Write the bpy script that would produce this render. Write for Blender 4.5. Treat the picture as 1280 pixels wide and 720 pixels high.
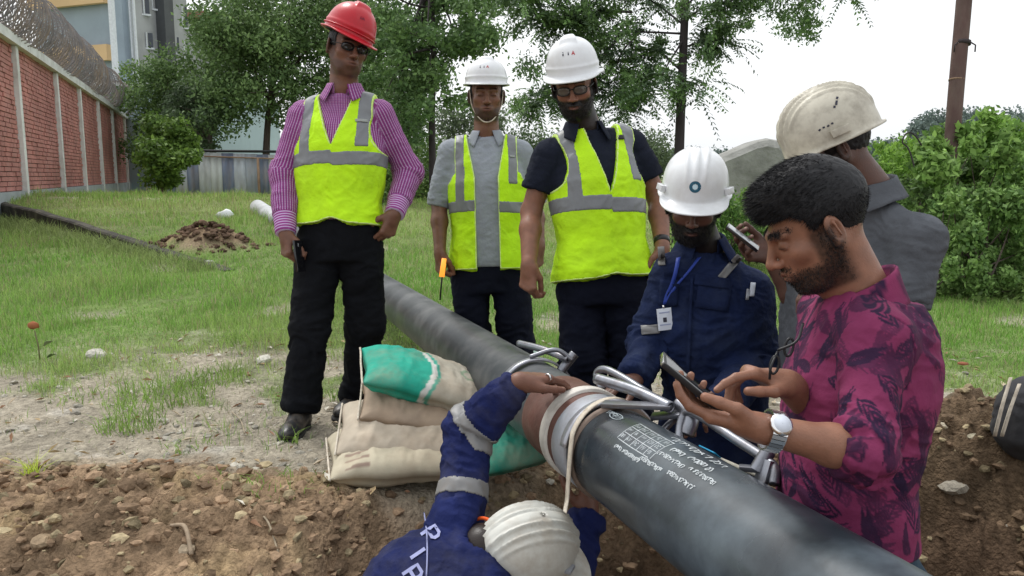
import bpy, math, random
import numpy as np
from mathutils import Vector, Matrix
from mathutils.bvhtree import BVHTree
rng = np.random.default_rng(7)
random.seed(7)
R = math.radians
scene = bpy.context.scene
for o in list(bpy.data.objects): bpy.data.objects.remove(o)
C = scene.collection

# ------------------------------------------------------------------ camera
CAM_H = 1.09; FPX = 1000.0; PITCH = R(8.0)
cam_d = bpy.data.cameras.new('camera'); cam = bpy.data.objects.new('camera', cam_d); C.objects.link(cam)
cam.location = (0, 0, CAM_H); cam.rotation_euler = (math.pi/2 - PITCH, 0, 0)
cam_d.sensor_width = 36; cam_d.lens = 36*FPX/1280; cam_d.clip_start = 0.05; cam_d.clip_end = 3000
scene.camera = cam
# ------------------------------------------------------------------ world, sun, exposure
SUN_EL, SUN_AZ = R(58), R(-35)
w = bpy.data.worlds.new('World'); scene.world = w; w.use_nodes = True
nt = w.node_tree; nt.nodes.clear()
sky = nt.nodes.new('ShaderNodeTexSky'); sky.sky_type = 'NISHITA'; sky.sun_disc = False
sky.sun_elevation = SUN_EL; sky.sun_rotation = SUN_AZ; sky.air_density = 2.0; sky.dust_density = 6.0
hs = nt.nodes.new('ShaderNodeHueSaturation'); hs.inputs['Saturation'].default_value = 0.18; hs.inputs['Value'].default_value = 0.06
mx = nt.nodes.new('ShaderNodeMixRGB'); mx.blend_type = 'ADD'; mx.inputs[0].default_value = 1.0
mx.inputs[2].default_value = (0.81, 0.835, 0.865, 1)          # even white cloud cover over the clear-sky model
bg = nt.nodes.new('ShaderNodeBackground'); bg.inputs[1].default_value = 1.0
ow = nt.nodes.new('ShaderNodeOutputWorld')
L = nt.links
L.new(sky.outputs[0], hs.inputs['Color']); L.new(hs.outputs[0], mx.inputs[1]); L.new(mx.outputs[0], bg.inputs[0]); L.new(bg.outputs[0], ow.inputs[0])
sd = bpy.data.lights.new('sun', 'SUN'); sd.energy = 1.3; sd.angle = R(14); sd.color = (1.0, 0.97, 0.92)
so = bpy.data.objects.new('sun', sd); C.objects.link(so)
sdir = Vector((math.sin(SUN_AZ)*math.cos(SUN_EL), math.cos(SUN_AZ)*math.cos(SUN_EL), math.sin(SUN_EL)))
so.rotation_euler = sdir.to_track_quat('Z', 'Y').to_euler()
scene.view_settings.view_transform = 'Standard'; scene.view_settings.look = 'None'
scene.view_settings.exposure = 0.14; scene.view_settings.gamma = 1.0
scene.render.engine = 'CYCLES'

# ------------------------------------------------------------------ helpers: pixels to points, noise, meshes
cp, sp_ = math.cos(PITCH), math.sin(PITCH)
def at(px, py, Z):
    cx, cu = (px-640)/FPX*Z, (360-py)/FPX*Z
    return np.array([cx, cp*Z + sp_*cu, CAM_H - sp_*Z + cp*cu])
def unit(v):
    v = np.asarray(v, float); return v/np.linalg.norm(v)
def V3(*a): return np.array(a, float)

def _hash(ix, iy, iz, seed):
    h = (ix.astype(np.uint32)*np.uint32(374761393) + iy.astype(np.uint32)*np.uint32(668265263)
         + iz.astype(np.uint32)*np.uint32(2147483647) + np.uint32(seed*974711+13))
    h = (h ^ (h >> np.uint32(13)))*np.uint32(1274126177)
    h = (h ^ (h >> np.uint32(16)))*np.uint32(2246822519)
    return h ^ (h >> np.uint32(15))
def noise(p, seed=0):
    """gradient noise, about -1..1; p is (N,3)"""
    p = np.asarray(p, float); i = np.floor(p).astype(np.int64); f = p - i
    u = f*f*f*(f*(f*6-15)+10); out = np.zeros(len(p))
    for dx in (0, 1):
        wx = u[:,0] if dx else 1-u[:,0]
        for dy in (0, 1):
            wy = u[:,1] if dy else 1-u[:,1]
            for dz in (0, 1):
                wz = u[:,2] if dz else 1-u[:,2]
                h = _hash(i[:,0]+dx, i[:,1]+dy, i[:,2]+dz, seed)
                gx = (h & np.uint32(255)).astype(float)/127.5-1; gy = ((h >> np.uint32(8)) & np.uint32(255)).astype(float)/127.5-1
                gz = ((h >> np.uint32(16)) & np.uint32(255)).astype(float)/127.5-1
                out += wx*wy*wz*(gx*(f[:,0]-dx)+gy*(f[:,1]-dy)+gz*(f[:,2]-dz))
    return out*1.3
def fbm(p, octv=3, seed=0, gain=.5):
    s = 0; a = 1.0; q = np.asarray(p, float)
    for k in range(octv):
        s = s + a*noise(q, seed+k*17); q = q*2.03; a *= gain
    return s
def n2(x, y, sc, seed=0, octv=1):
    x, y = np.broadcast_arrays(x, y)
    p = np.stack([x.ravel()*sc, y.ravel()*sc, np.full(x.size, seed*.37)], 1)
    return fbm(p, octv, seed).reshape(x.shape)
def sstep(a, b, x):
    t = np.clip((np.asarray(x, float)-a)/(b-a), 0, 1); return t*t*(3-2*t)

def mk(name, verts, faces, mat=None, parent=None, smooth=True, col=None, uv=None, tag=None):
    """one mesh object; faces (M,3) or (M,4) array or a list of such arrays"""
    verts = np.asarray(verts, np.float32)
    if isinstance(faces, list) and len(faces) and isinstance(faces[0], np.ndarray) and faces[0].ndim == 2: groups = faces
    else: groups = [np.asarray(faces)]
    groups = [g for g in groups if len(g)]
    me = bpy.data.meshes.new(name)
    if parent is not None: verts = verts - np.asarray(wloc(parent), np.float32)
    me.vertices.add(len(verts)); me.vertices.foreach_set('co', verts.ravel())
    idx = np.concatenate([g.ravel() for g in groups]).astype(np.int32)
    starts = []; k = 0
    for g in groups:
        starts.append(np.arange(len(g), dtype=np.int32)*g.shape[1]+k); k += g.size
    starts = np.concatenate(starts)
    me.loops.add(len(idx)); me.loops.foreach_set('vertex_index', idx)
    me.polygons.add(len(starts)); me.polygons.foreach_set('loop_start', starts)
    me.update(calc_edges=True)
    me.polygons.foreach_set('use_smooth', np.full(len(starts), bool(smooth)))
    if col is not None:
        col = np.asarray(col, np.float32)
        if col.shape[1] == 3: col = np.concatenate([col, np.ones((len(col), 1), np.float32)], 1)
        a = me.color_attributes.new('col', 'FLOAT_COLOR', 'POINT'); a.data.foreach_set('color', np.ascontiguousarray(col).ravel())
    if uv is not None:
        a = me.attributes.new('cuv', 'FLOAT_VECTOR', 'POINT'); a.data.foreach_set('vector', np.ascontiguousarray(uv, dtype=np.float32).ravel())
    if mat: me.materials.append(mat)
    ob = bpy.data.objects.new(name, me); C.objects.link(ob)
    if parent is not None: ob.parent = parent
    if tag: 
        for k_, v_ in tag.items(): ob[k_] = v_
    return ob
def wloc(o):
    l = np.zeros(3)
    while o is not None:
        l = l + np.array(o.location); o = o.parent
    return l
def thing(name, label, cat, loc=(0,0,0), group=None):
    o = bpy.data.objects.new(name, None); C.objects.link(o); o.empty_display_size = .1
    o.location = tuple(float(v) for v in loc); o['label'] = label; o['category'] = cat
    if group: o['group'] = group
    return o
def tagged(o, label, cat, group=None):
    o['label'] = label; o['category'] = cat
    if group: o['group'] = group
    return o

class Acc:
    """collects verts/faces (and colours) of many small shapes into one mesh"""
    def __init__(s): s.v = []; s.f = {3: [], 4: []}; s.c = []; s.n = 0
    def add(s, v, f, col=None):
        v = np.asarray(v, float)
        fs = f if isinstance(f, list) and len(f) and isinstance(f[0], np.ndarray) and f[0].ndim == 2 else [np.asarray(f)]
        for g in fs:
            if len(g): s.f[g.shape[1]].append(g + s.n)
        s.v.append(v); s.n += len(v)
        if col is not None: s.c.append(np.tile(np.asarray(col, float), (len(v), 1)) if np.ndim(col) == 1 else np.asarray(col, float))
        return s
    def build(s, name, mat=None, parent=None, smooth=True, **k):
        fs = [np.concatenate(s.f[q]) for q in (3, 4) if s.f[q]]
        return mk(name, np.concatenate(s.v), fs, mat, parent, smooth, col=np.concatenate(s.c) if s.c else None, **k)

BOXF = np.array([[0,1,3,2],[4,6,7,5],[0,4,5,1],[2,3,7,6],[0,2,6,4],[1,5,7,3]])
def box(c, half, X=(1,0,0), Y=(0,1,0), Z=(0,0,1)):
    X, Y, Z = np.asarray(X, float), np.asarray(Y, float), np.asarray(Z, float); c = np.asarray(c, float)
    v = [c + X*half[0]*a + Y*half[1]*b + Z*half[2]*d for a in (-1,1) for b in (-1,1) for d in (-1,1)]
    return np.array(v), BOXF
def rbox(c, half, X=(1,0,0), Y=(0,1,0), Z=(0,0,1), b=.1):
    """box with bevelled vertical edges and caps"""
    hx, hy, hz = half; b = min(hx, hy, hz)*b if b < 1 else b
    ring = []
    for (sx, sy) in ((1,1),(-1,1),(-1,-1),(1,-1)):
        a0 = {(1,1):0,(-1,1):90,(-1,-1):180,(1,-1):270}[(sx,sy)]
        for t in (0, 30, 60, 90):
            ring.append((sx*(hx-b)+b*math.cos(R(a0+t)), sy*(hy-b)+b*math.sin(R(a0+t))))
    ring = np.array(ring); n = len(ring); rows = []
    for z, k in ((-hz, .0), (-hz+b*.3, .7), (-hz+b, 1), (hz-b, 1), (hz-b*.3, .7), (hz, .0)):
        q = ring.copy(); inn = ring*((np.array([hx, hy])-b)/np.array([hx, hy]))
        rows.append(np.c_[inn*(1-k)+q*k, np.full(n, z)])
    v = np.concatenate(rows); m = len(rows)
    f = [[r*n+i, r*n+(i+1) % n, (r+1)*n+(i+1) % n, (r+1)*n+i] for r in range(m-1) for i in range(n)]
    f4 = np.array(f); nv = len(v); v = np.vstack([v, [0,0,-hz], [0,0,hz]])
    f3 = np.array([[nv, (i+1) % n, i] for i in range(n)]+[[nv+1, (m-1)*n+i, (m-1)*n+(i+1) % n] for i in range(n)])
    M = np.stack([np.asarray(X, float), np.asarray(Y, float), np.asarray(Z, float)])
    return v@M + np.asarray(c, float), [f3, f4]
def tube(pts, rad, n=8, closed=False, caps=True):
    P = np.asarray(pts, float); m = len(P); rad = np.broadcast_to(np.asarray(rad, float), (m,))
    if closed: T = np.roll(P, -1, 0)-np.roll(P, 1, 0)
    else: T = np.gradient(P, axis=0)
    T /= np.linalg.norm(T, axis=1)[:, None]+1e-12
    a = V3(0,0,1) if abs(T[0][2]) < .9 else V3(1,0,0)
    u = unit(np.cross(T[0], a)); fr = []
    for i in range(m):
        u = u - T[i]*(u@T[i]); u = u/np.linalg.norm(u); fr.append((u, np.cross(T[i], u)))
    ang = np.arange(n)*2*math.pi/n; v = []
    for i in range(m):
        v.append(P[i] + rad[i]*(np.cos(ang)[:, None]*fr[i][0] + np.sin(ang)[:, None]*fr[i][1]))
    v = np.concatenate(v); rr = m if closed else m-1
    i, j = np.meshgrid(np.arange(rr), np.arange(n), indexing='ij')
    i2 = (i+1) % m; j2 = (j+1) % n
    f = np.stack([i*n+j, i*n+j2, i2*n+j2, i2*n+j], -1).reshape(-1, 4)
    if caps and not closed:
        v = np.vstack([v, P[0], P[-1]]); k = len(v)
        a_ = np.arange(n); b_ = (a_+1) % n
        f3 = np.concatenate([np.stack([np.full(n, k-2), b_, a_], 1), np.stack([np.full(n, k-1), (m-1)*n+a_, (m-1)*n+b_], 1)])
        return v, [f3, f]
    return v, [f]
def smoothpath(pts, n=24):
    """Catmull-Rom through points"""
    P = np.asarray(pts, float); Q = np.vstack([2*P[0]-P[1], P, 2*P[-1]-P[-2]]); out = []
    seg = len(P)-1; per = max(2, n//seg)
    for i in range(seg):
        p0, p1, p2, p3 = Q[i:i+4]
        for t in np.arange(per)/per:
            out.append(.5*((2*p1)+(-p0+p2)*t+(2*p0-5*p1+4*p2-p3)*t*t+(-p0+3*p1-3*p2+p3)*t**3))
    out.append(P[-1]); return np.array(out)
def gridfaces(nr, nc, wrap=False):
    i, j = np.meshgrid(np.arange(nr-1), np.arange(nc if wrap else nc-1), indexing='ij'); j2 = (j+1) % nc
    return np.stack([i*nc+j, i*nc+j2, (i+1)*nc+j2, (i+1)*nc+j], -1).reshape(-1, 4)
def sheet(rows, thick, name, mat, parent, wrap=False, **k):
    """grid of points (nr,nc,3) given real thickness"""
    nr, nc = rows.shape[:2]; v = rows.reshape(-1, 3); f = gridfaces(nr, nc, wrap); nn = vnormals(v, f)
    v2 = np.vstack([v, v-nn*thick]); N = nr*nc; f2 = f[:, ::-1]+N; side = []
    if not wrap:
        for i in range(nr-1):
            side += [[i*nc, (i+1)*nc, (i+1)*nc+N, i*nc+N], [(i+1)*nc+nc-1, i*nc+nc-1, i*nc+nc-1+N, (i+1)*nc+nc-1+N]]
    for j in range(nc if wrap else nc-1):
        j2 = (j+1) % nc; side += [[j2, j, j+N, j2+N], [(nr-1)*nc+j, (nr-1)*nc+j2, (nr-1)*nc+j2+N, (nr-1)*nc+j+N]]
    return mk(name, v2, np.concatenate([f, f2, np.array(side)]), mat, parent, **k)
def vnormals(v, f):
    a, b, c = v[f[:,0]], v[f[:,1]], v[f[:,2]]
    if f.shape[1] == 4: nn = np.cross(c-a, v[f[:,3]]-b)
    else: nn = np.cross(b-a, c-a)
    out = np.zeros_like(v)
    for k in range(3):
        for q in range(f.shape[1]): out[:, k] += np.bincount(f[:, q], nn[:, k], len(v))
    return out/(np.linalg.norm(out, axis=1)[:, None]+1e-12)

# ------------------------------------------------------------------ implicit surfaces (smooth unions turned into one mesh)
class G:
    def __init__(s, lo, hi, h):
        s.lo = np.asarray(lo, float); s.h = h
        s.n = np.ceil((np.asarray(hi)-s.lo)/h).astype(int)+1
        s.D = np.full(s.n, 1.0, np.float32)
        s.ax = [(s.lo[i]+h*np.arange(s.n[i])).astype(np.float32) for i in range(3)]
    def _sl(s, lo, hi, m):
        sl = []
        for i in range(3):
            a = int(np.floor((lo[i]-m-s.lo[i])/s.h)); b = int(np.ceil((hi[i]+m-s.lo[i])/s.h))+1
            a = max(a, 0); b = min(b, s.n[i])
            if b <= a: return None
            sl.append(slice(a, b))
        return tuple(sl)
    def xyz(s, sl):
        return s.ax[0][sl[0]][:, None, None], s.ax[1][sl[1]][None, :, None], s.ax[2][sl[2]][None, None, :]
    def add(s, fn, lo, hi, k=.02, sub=False):
        sl = s._sl(lo, hi, k+3*s.h)
        if sl is None: return
        d = fn(*s.xyz(sl)); D = s.D[sl]
        if sub:
            d = -d; hh = np.maximum(k-np.abs(D-d), 0)/k; s.D[sl] = np.maximum(D, d)+hh*hh*k*.25
        else:
            hh = np.maximum(k-np.abs(D-d), 0)/k; s.D[sl] = np.minimum(D, d)-hh*hh*k*.25
    def cone(s, a, b, ra, rb, k=.02, sub=False, flat=False):
        a = np.asarray(a, float); b = np.asarray(b, float); ab = b-a; L2 = ab@ab+1e-12; Ln = math.sqrt(L2)
        def fn(X, Y, Z):
            px, py, pz = X-a[0], Y-a[1], Z-a[2]
            t = (px*ab[0]+py*ab[1]+pz*ab[2])/L2; tc = np.clip(t, 0, 1)
            d = np.sqrt((px-tc*ab[0])**2+(py-tc*ab[1])**2+(pz-tc*ab[2])**2)-(ra+(rb-ra)*tc)
            if flat: d = np.maximum(d, (t-1)*Ln)
            return d
        r = max(ra, rb); s.add(fn, np.minimum(a, b)-r, np.maximum(a, b)+r, k, sub)
    def chain(s, pts, rad, k=.02):
        for i in range(len(pts)-1): s.cone(pts[i], pts[i+1], rad[i], rad[i+1], k)
    def ell(s, c, r, M=None, k=.02, sub=False):
        c = np.asarray(c, float); r = np.asarray(r, float)
        M = np.eye(3) if M is None else np.asarray(M)
        def fn(X, Y, Z):
            px, py, pz = X-c[0], Y-c[1], Z-c[2]
            q = [(px*M[i][0]+py*M[i][1]+pz*M[i][2]) for i in range(3)]
            k0 = np.sqrt((q[0]/r[0])**2+(q[1]/r[1])**2+(q[2]/r[2])**2); k1 = np.sqrt((q[0]/r[0]**2)**2+(q[1]/r[1]**2)**2+(q[2]/r[2]**2)**2)+1e-6
            return k0*(k0-1)/k1
        m = max(r); s.add(fn, c-m, c+m, k, sub)
    def rbox(s, c, half, M, rr=.01, k=.01, sub=False):
        c = np.asarray(c, float)
        def fn(X, Y, Z):
            px, py, pz = X-c[0], Y-c[1], Z-c[2]; q = []
            for i in range(3): q.append(np.abs(px*M[i][0]+py*M[i][1]+pz*M[i][2])-half[i]+rr)
            return np.sqrt(np.maximum(q[0],0)**2+np.maximum(q[1],0)**2+np.maximum(q[2],0)**2)+np.minimum(np.maximum(np.maximum(q[0], q[1]), q[2]), 0)-rr
        m = math.sqrt(sum(h*h for h in half)); s.add(fn, c-m, c+m, k, sub)
    def loft(s, O, X, F, U, st, k=.02, off=0):
        """elliptic cross sections st rows: z, a, b, cx, cy in the frame O, X, F, U"""
        st = np.asarray(st, float); z0, z1 = st[0,0], st[-1,0]
        def fn(x, y, z):
            px, py, pz = x-O[0], y-O[1], z-O[2]
            lx = px*X[0]+py*X[1]+pz*X[2]; ly = px*F[0]+py*F[1]+pz*F[2]; lz = px*U[0]+py*U[1]+pz*U[2]
            a = np.interp(lz, st[:,0], st[:,1]); b = np.interp(lz, st[:,0], st[:,2])
            lx = lx-np.interp(lz, st[:,0], st[:,3]); ly = ly-np.interp(lz, st[:,0], st[:,4])
            P = np.sqrt(lx*lx+ly*ly); q = (np.abs(lx/a)**2.3+np.abs(ly/b)**2.3)**(1/2.3)+1e-6
            d = P-P/q-off
            d = np.where(P < 1e-4, -np.minimum(a, b)-off, d)
            return np.maximum(d, np.maximum(lz-z1-off, z0-off-lz)).astype(np.float32)
        m = max(st[:,1].max(), st[:,2].max())+.05+off+max(abs(st[:,3]).max(), abs(st[:,4]).max())
        p0 = O+U*z0; p1 = O+U*z1
        s.add(fn, np.minimum(p0, p1)-m, np.maximum(p0, p1)+m, k)
    def local(s, O, X, F, U):
        x, y, z = s.ax[0][:, None, None], s.ax[1][None, :, None], s.ax[2][None, None, :]
        px, py, pz = x-O[0], y-O[1], z-O[2]
        return (px*X[0]+py*X[1]+pz*X[2], px*F[0]+py*F[1]+pz*F[2], px*U[0]+py*U[1]+pz*U[2])
    def normals(s, v, D=None):
        D = s.D if D is None else D; i = np.clip(np.round((v-s.lo)/s.h).astype(int), 2, s.n-3); out = np.zeros(v.shape)
        for a in range(3):
            e = np.zeros(3, int); e[a] = 2; p = i+e; q = i-e; out[:, a] = D[p[:,0],p[:,1],p[:,2]]-D[q[:,0],q[:,1],q[:,2]]
        return out/(np.linalg.norm(out, axis=1)[:, None]+1e-9)
    def mesh(s, D=None):
        D = s.D if D is None else D
        D = D.copy(); 
        D[0], D[-1], D[:,0], D[:,-1], D[:,:,0], D[:,:,-1] = 1,1,1,1,1,1
        S = D < 0
        c = [S[a:S.shape[0]-1+a, b:S.shape[1]-1+b, d:S.shape[2]-1+d] for a in (0,1) for b in (0,1) for d in (0,1)]
        anyc = c[0]|c[1]|c[2]|c[3]|c[4]|c[5]|c[6]|c[7]; allc = c[0]&c[1]&c[2]&c[3]&c[4]&c[5]&c[6]&c[7]
        act = anyc & ~allc; I = np.argwhere(act)
        vid = np.full(act.shape, -1, np.int32); vid[act] = np.arange(len(I))
        pos = np.zeros((len(I), 3)); cnt = np.zeros(len(I))
        cs = [(a,b,d) for a in (0,1) for b in (0,1) for d in (0,1)]
        val = {q: D[I[:,0]+q[0], I[:,1]+q[1], I[:,2]+q[2]].astype(float) for q in cs}
        for q in cs:
            for ax in range(3):
                if q[ax]: continue
                r = list(q); r[ax] = 1; r = tuple(r); da, db = val[q], val[r]
                cr = (da < 0) != (db < 0); t = np.where(cr, da/np.where(cr, da-db, 1), 0)
                for kx in range(3): pos[:, kx] += np.where(cr, q[kx]+(t if kx == ax else 0), 0)
                cnt += cr
        v = s.lo + s.h*(I + pos/np.maximum(cnt, 1)[:, None]); F_ = []
        for ax in range(3):
            o1, o2 = [(1,2),(2,0),(0,1)][ax]
            sa = [slice(None)]*3; sb = [slice(None)]*3; sa[ax] = slice(0, -1); sb[ax] = slice(1, None)
            A, B = S[tuple(sa)], S[tuple(sb)]; E = np.argwhere(A != B)
            ok = (E[:,o1] > 0) & (E[:,o2] > 0) & (E[:,o1] < D.shape[o1]-1) & (E[:,o2] < D.shape[o2]-1); E = E[ok]
            if not len(E): continue
            def cid(d1, d2):
                q = E.copy(); q[:,o1] -= d1; q[:,o2] -= d2; return vid[q[:,0], q[:,1], q[:,2]]
            f = np.stack([cid(1,1), cid(0,1), cid(0,0), cid(1,0)], 1)
            inside = S[E[:,0], E[:,1], E[:,2]]; f[~inside] = f[~inside][:, ::-1]; F_.append(f)
        return v, np.concatenate(F_)
def joinm(ms):
    v = []; f = []; n = 0
    for a, b in ms: v.append(a); f.append(b+n); n += len(a)
    return np.concatenate(v), np.concatenate(f)

def ribbon(polys, width, fn):
    """flat strokes: each polyline (2D, metres) becomes a strip; fn maps 2D points to 3D"""
    acc = Acc()
    for P in polys:
        P = np.asarray(P, float)
        q = [P[0]]
        for a, b in zip(P[:-1], P[1:]):
            m = max(1, int(np.linalg.norm(b-a)/.012)); q += [a+(b-a)*t/m for t in range(1, m+1)]
        P = np.array(q); T = np.gradient(P, axis=0) if len(P) > 1 else P; T = T/(np.linalg.norm(T, axis=1)[:, None]+1e-9)
        N_ = np.c_[-T[:,1], T[:,0]]*width/2
        v = np.array([fn(p) for pair in zip(P+N_, P-N_) for p in pair])
        f = np.array([[2*i, 2*i+1, 2*i+3, 2*i+2] for i in range(len(P)-1)]); acc.add(v, f)
    return acc
def projector(ob, O, ux, uy, off=.0015):
    """maps a 2D point near O on the surface of an object by casting along the plane's normal"""
    me = ob.data; wl = wloc(ob); n = len(me.vertices); co = np.empty(n*3, np.float32); me.vertices.foreach_get('co', co)
    co = co.reshape(-1, 3)+wl; polys = [tuple(p.vertices) for p in me.polygons]
    b = BVHTree.FromPolygons([tuple(c) for c in co.tolist()], polys); nrm = unit(np.cross(ux, uy))
    def fn(p):
        s0 = O+ux*p[0]+uy*p[1]; h = b.ray_cast(Vector(s0+nrm*.12), Vector(-nrm), .4)
        if h[0] is None: return s0
        return np.array(h[0])+nrm*off
    return fn
GLY = {'P': [[(0,0),(0,1),(.5,1),(.62,.85),(.62,.62),(.5,.48),(0,.48)]], 'I': [[(.2,0),(.2,1)]], 'A': [[(0,0),(.32,1),(.64,0)],[(.12,.36),(.52,.36)]],
       '1': [[(.1,.8),(.3,1),(.3,0)]], 'E': [[(.6,0),(0,0),(0,1),(.6,1)],[(0,.5),(.5,.5)]], 'i': [[(.2,0),(.2,.6)],[(.2,.82),(.2,.95)]]}
def word(txt, h, gap=.25, x0=0, y0=0):
    out = []; x = x0
    for ch in txt:
        if ch == ' ': x += h*.4; continue
        g = GLY[ch]; wd = max(p[0] for s_ in g for p in s_)
        out += [[(x+p[0]*h, y0+p[1]*h) for p in s_] for s_ in g]; x += (wd+gap)*h
    return out

# ------------------------------------------------------------------ materials
def mat(name, base=(.5,.5,.5), rough=.7, metal=0., attr=False, var=.12, vscale=8., bump=0., bscale=60., spec=.35,
        sss=0., sheen=0., coat=0., dirt=None, dirt_scale=5., dirt_amt=.5, bdist=.004, stretch=None, extra=None, alpha=None, rvar=.0):
    m = bpy.data.materials.new(name); m.use_nodes = True; nt = m.node_tree; nd = nt.nodes; lk = nt.links
    b = nd['Principled BSDF']; b.inputs['Roughness'].default_value = rough; b.inputs['Metallic'].default_value = metal
    b.inputs['Specular IOR Level'].default_value = spec
    if sss: b.inputs['Subsurface Weight'].default_value = sss; b.inputs['Subsurface Radius'].default_value = (.012, .005, .003); b.inputs['Subsurface Scale'].default_value = 1.0
    if sheen: b.inputs['Sheen Weight'].default_value = sheen; b.inputs['Sheen Roughness'].default_value = .5
    if coat: b.inputs['Coat Weight'].default_value = coat; b.inputs['Coat Roughness'].default_value = .12
    tc = nd.new('ShaderNodeTexCoord'); src = tc.outputs['Object']
    if stretch:
        mp = nd.new('ShaderNodeMapping'); mp.inputs['Scale'].default_value = stretch; lk.new(src, mp.inputs[0]); src = mp.outputs[0]
    if attr:
        a = nd.new('ShaderNodeAttribute'); a.attribute_name = 'col'; colr = a.outputs['Color']
    else:
        c = nd.new('ShaderNodeRGB'); c.outputs[0].default_value = (*base, 1); colr = c.outputs[0]
    if extra: colr = extra(nt, colr, src)
    if dirt is not None:
        dn = nd.new('ShaderNodeTexNoise'); dn.inputs['Scale'].default_value = dirt_scale; dn.inputs['Detail'].default_value = 8; dn.inputs['Roughness'].default_value = .65; lk.new(src, dn.inputs[0])
        rp = nd.new('ShaderNodeValToRGB'); rp.color_ramp.elements[0].position = .45; rp.color_ramp.elements[1].position = .7
        rp.color_ramp.elements[1].color = (dirt_amt,)*3+(1,); lk.new(dn.outputs[0], rp.inputs[0])
        mm = nd.new('ShaderNodeMixRGB'); lk.new(rp.outputs[0], mm.inputs[0]); lk.new(colr, mm.inputs[1]); mm.inputs[2].default_value = (*dirt, 1); colr = mm.outputs[0]
    if var:
        n1 = nd.new('ShaderNodeTexNoise'); n1.inputs['Scale'].default_value = vscale; n1.inputs['Detail'].default_value = 6; lk.new(src, n1.inputs[0])
        mr = nd.new('ShaderNodeMapRange'); mr.inputs[1].default_value = .25; mr.inputs[2].default_value = .75; mr.inputs[3].default_value = 1-var; mr.inputs[4].default_value = 1+var
        lk.new(n1.outputs[0], mr.inputs[0]); vm = nd.new('ShaderNodeVectorMath'); vm.operation = 'SCALE'; lk.new(colr, vm.inputs[0]); lk.new(mr.outputs[0], vm.inputs['Scale']); colr = vm.outputs[0]
        if rvar:
            mr2 = nd.new('ShaderNodeMapRange'); mr2.inputs[1].default_value = .3; mr2.inputs[2].default_value = .7; mr2.inputs[3].default_value = rough-rvar; mr2.inputs[4].default_value = rough+rvar
            lk.new(n1.outputs[0], mr2.inputs[0]); lk.new(mr2.outputs[0], b.inputs['Roughness'])
    lk.new(colr, b.inputs['Base Color'])
    if bump:
        n3 = nd.new('ShaderNodeTexNoise'); n3.inputs['Scale'].default_value = bscale; n3.inputs['Detail'].default_value = 7; lk.new(src, n3.inputs[0])
        bp = nd.new('ShaderNodeBump'); bp.inputs['Strength'].default_value = bump; bp.inputs['Distance'].default_value = bdist
        lk.new(n3.outputs[0], bp.inputs['Height']); lk.new(bp.outputs[0], b.inputs['Normal'])
    if alpha is not None:
        b.inputs['Transmission Weight'].default_value = alpha; b.inputs['IOR'].default_value = 1.45
    return m
M = {}
M['skin_dark'] = mat('skin_dark', attr=True, rough=.46, var=.16, vscale=38, bump=.4, bscale=260, bdist=.0018, sss=.04, rvar=.1)
M['white_plastic'] = mat('white_plastic', (.72,.74,.76), rough=.28, var=.04, coat=.2, dirt=(.35,.31,.26), dirt_scale=11, dirt_amt=.25)
M['old_plastic'] = mat('old_plastic', (.56,.53,.44), rough=.42, var=.08, dirt=(.13,.10,.07), dirt_scale=14, dirt_amt=.55, bump=.15, bscale=70, bdist=.002)
M['dusty_plastic'] = mat('dusty_plastic', (.62,.62,.57), rough=.45, var=.08, dirt=(.30,.22,.14), dirt_scale=9, dirt_amt=.6, bump=.1, bscale=90, bdist=.002)
M['red_plastic'] = mat('red_plastic', (.46,.010,.022), rough=.33, var=.1, coat=.1, spec=.3, dirt=(.35,.1,.1), dirt_scale=20, dirt_amt=.2)
M['black'] = mat('black', (.012,.012,.014), rough=.4, var=.1)
M['black_glass'] = mat('black_glass', (.008,.008,.01), rough=.08, var=0, spec=.6)
M['black_trousers'] = mat('black_trousers', (.0060,.0068,.009), rough=.9, var=.3, vscale=12, bump=.5, bscale=30, bdist=.012, spec=.12)
M['navy_trousers'] = mat('navy_trousers', (.006,.0075,.016), rough=.9, var=.3, vscale=12, bump=.5, bscale=30, bdist=.012, spec=.12)
M['jeans'] = mat('jeans', (.02,.045,.07), rough=.85, var=.25, vscale=20, bump=.3, bscale=80)
M['vest_mesh'] = mat('vest_yellow', (.50,.86,.006), rough=.75, var=.12, vscale=9, bump=.55, bscale=16, bdist=.022, dirt=(.36,.55,.02), dirt_scale=5, dirt_amt=.35)
M['reflective'] = mat('reflective', (.17,.18,.19), rough=.45, var=.08, vscale=30, bump=.15, bscale=120, metal=.0, spec=.6)
M['silver_tape'] = mat('silver_tape', (.19,.19,.19), rough=.5, var=.1, vscale=30, spec=.6, dirt=(.2,.17,.14), dirt_scale=20)
M['vest_piping'] = mat('vest_piping', (.62,.8,.25), rough=.7, var=.05)
M['grey_shirt'] = mat('grey_shirt', (.27,.295,.335), rough=.85, var=.12, vscale=15, bump=.6, bscale=22, bdist=.016)
M['navy_polo'] = mat('navy_polo', (.011,.014,.025), rough=.9, var=.2, vscale=15, bump=.5, bscale=30, bdist=.012, spec=.15)
M['grey_polo'] = mat('grey_polo', (.094,.101,.114), rough=.9, var=.16, vscale=15, bump=.6, bscale=22, bdist=.016, spec=.15)
M['white_tee'] = mat('white_tee', (.6,.6,.6), rough=.9)
M['coverall'] = mat('coverall', (.008,.015,.050), rough=.9, var=.3, vscale=12, bump=.7, bscale=24, bdist=.016, spec=.15, dirt=(.03,.04,.07), dirt_scale=7, dirt_amt=.5)
M['coverall_bright'] = mat('coverall_bright', (.011,.017,.078), rough=.9, var=.3, vscale=12, bump=.7, bscale=24, bdist=.016, spec=.15, dirt=(.05,.05,.075), dirt_scale=7, dirt_amt=.6)
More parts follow.
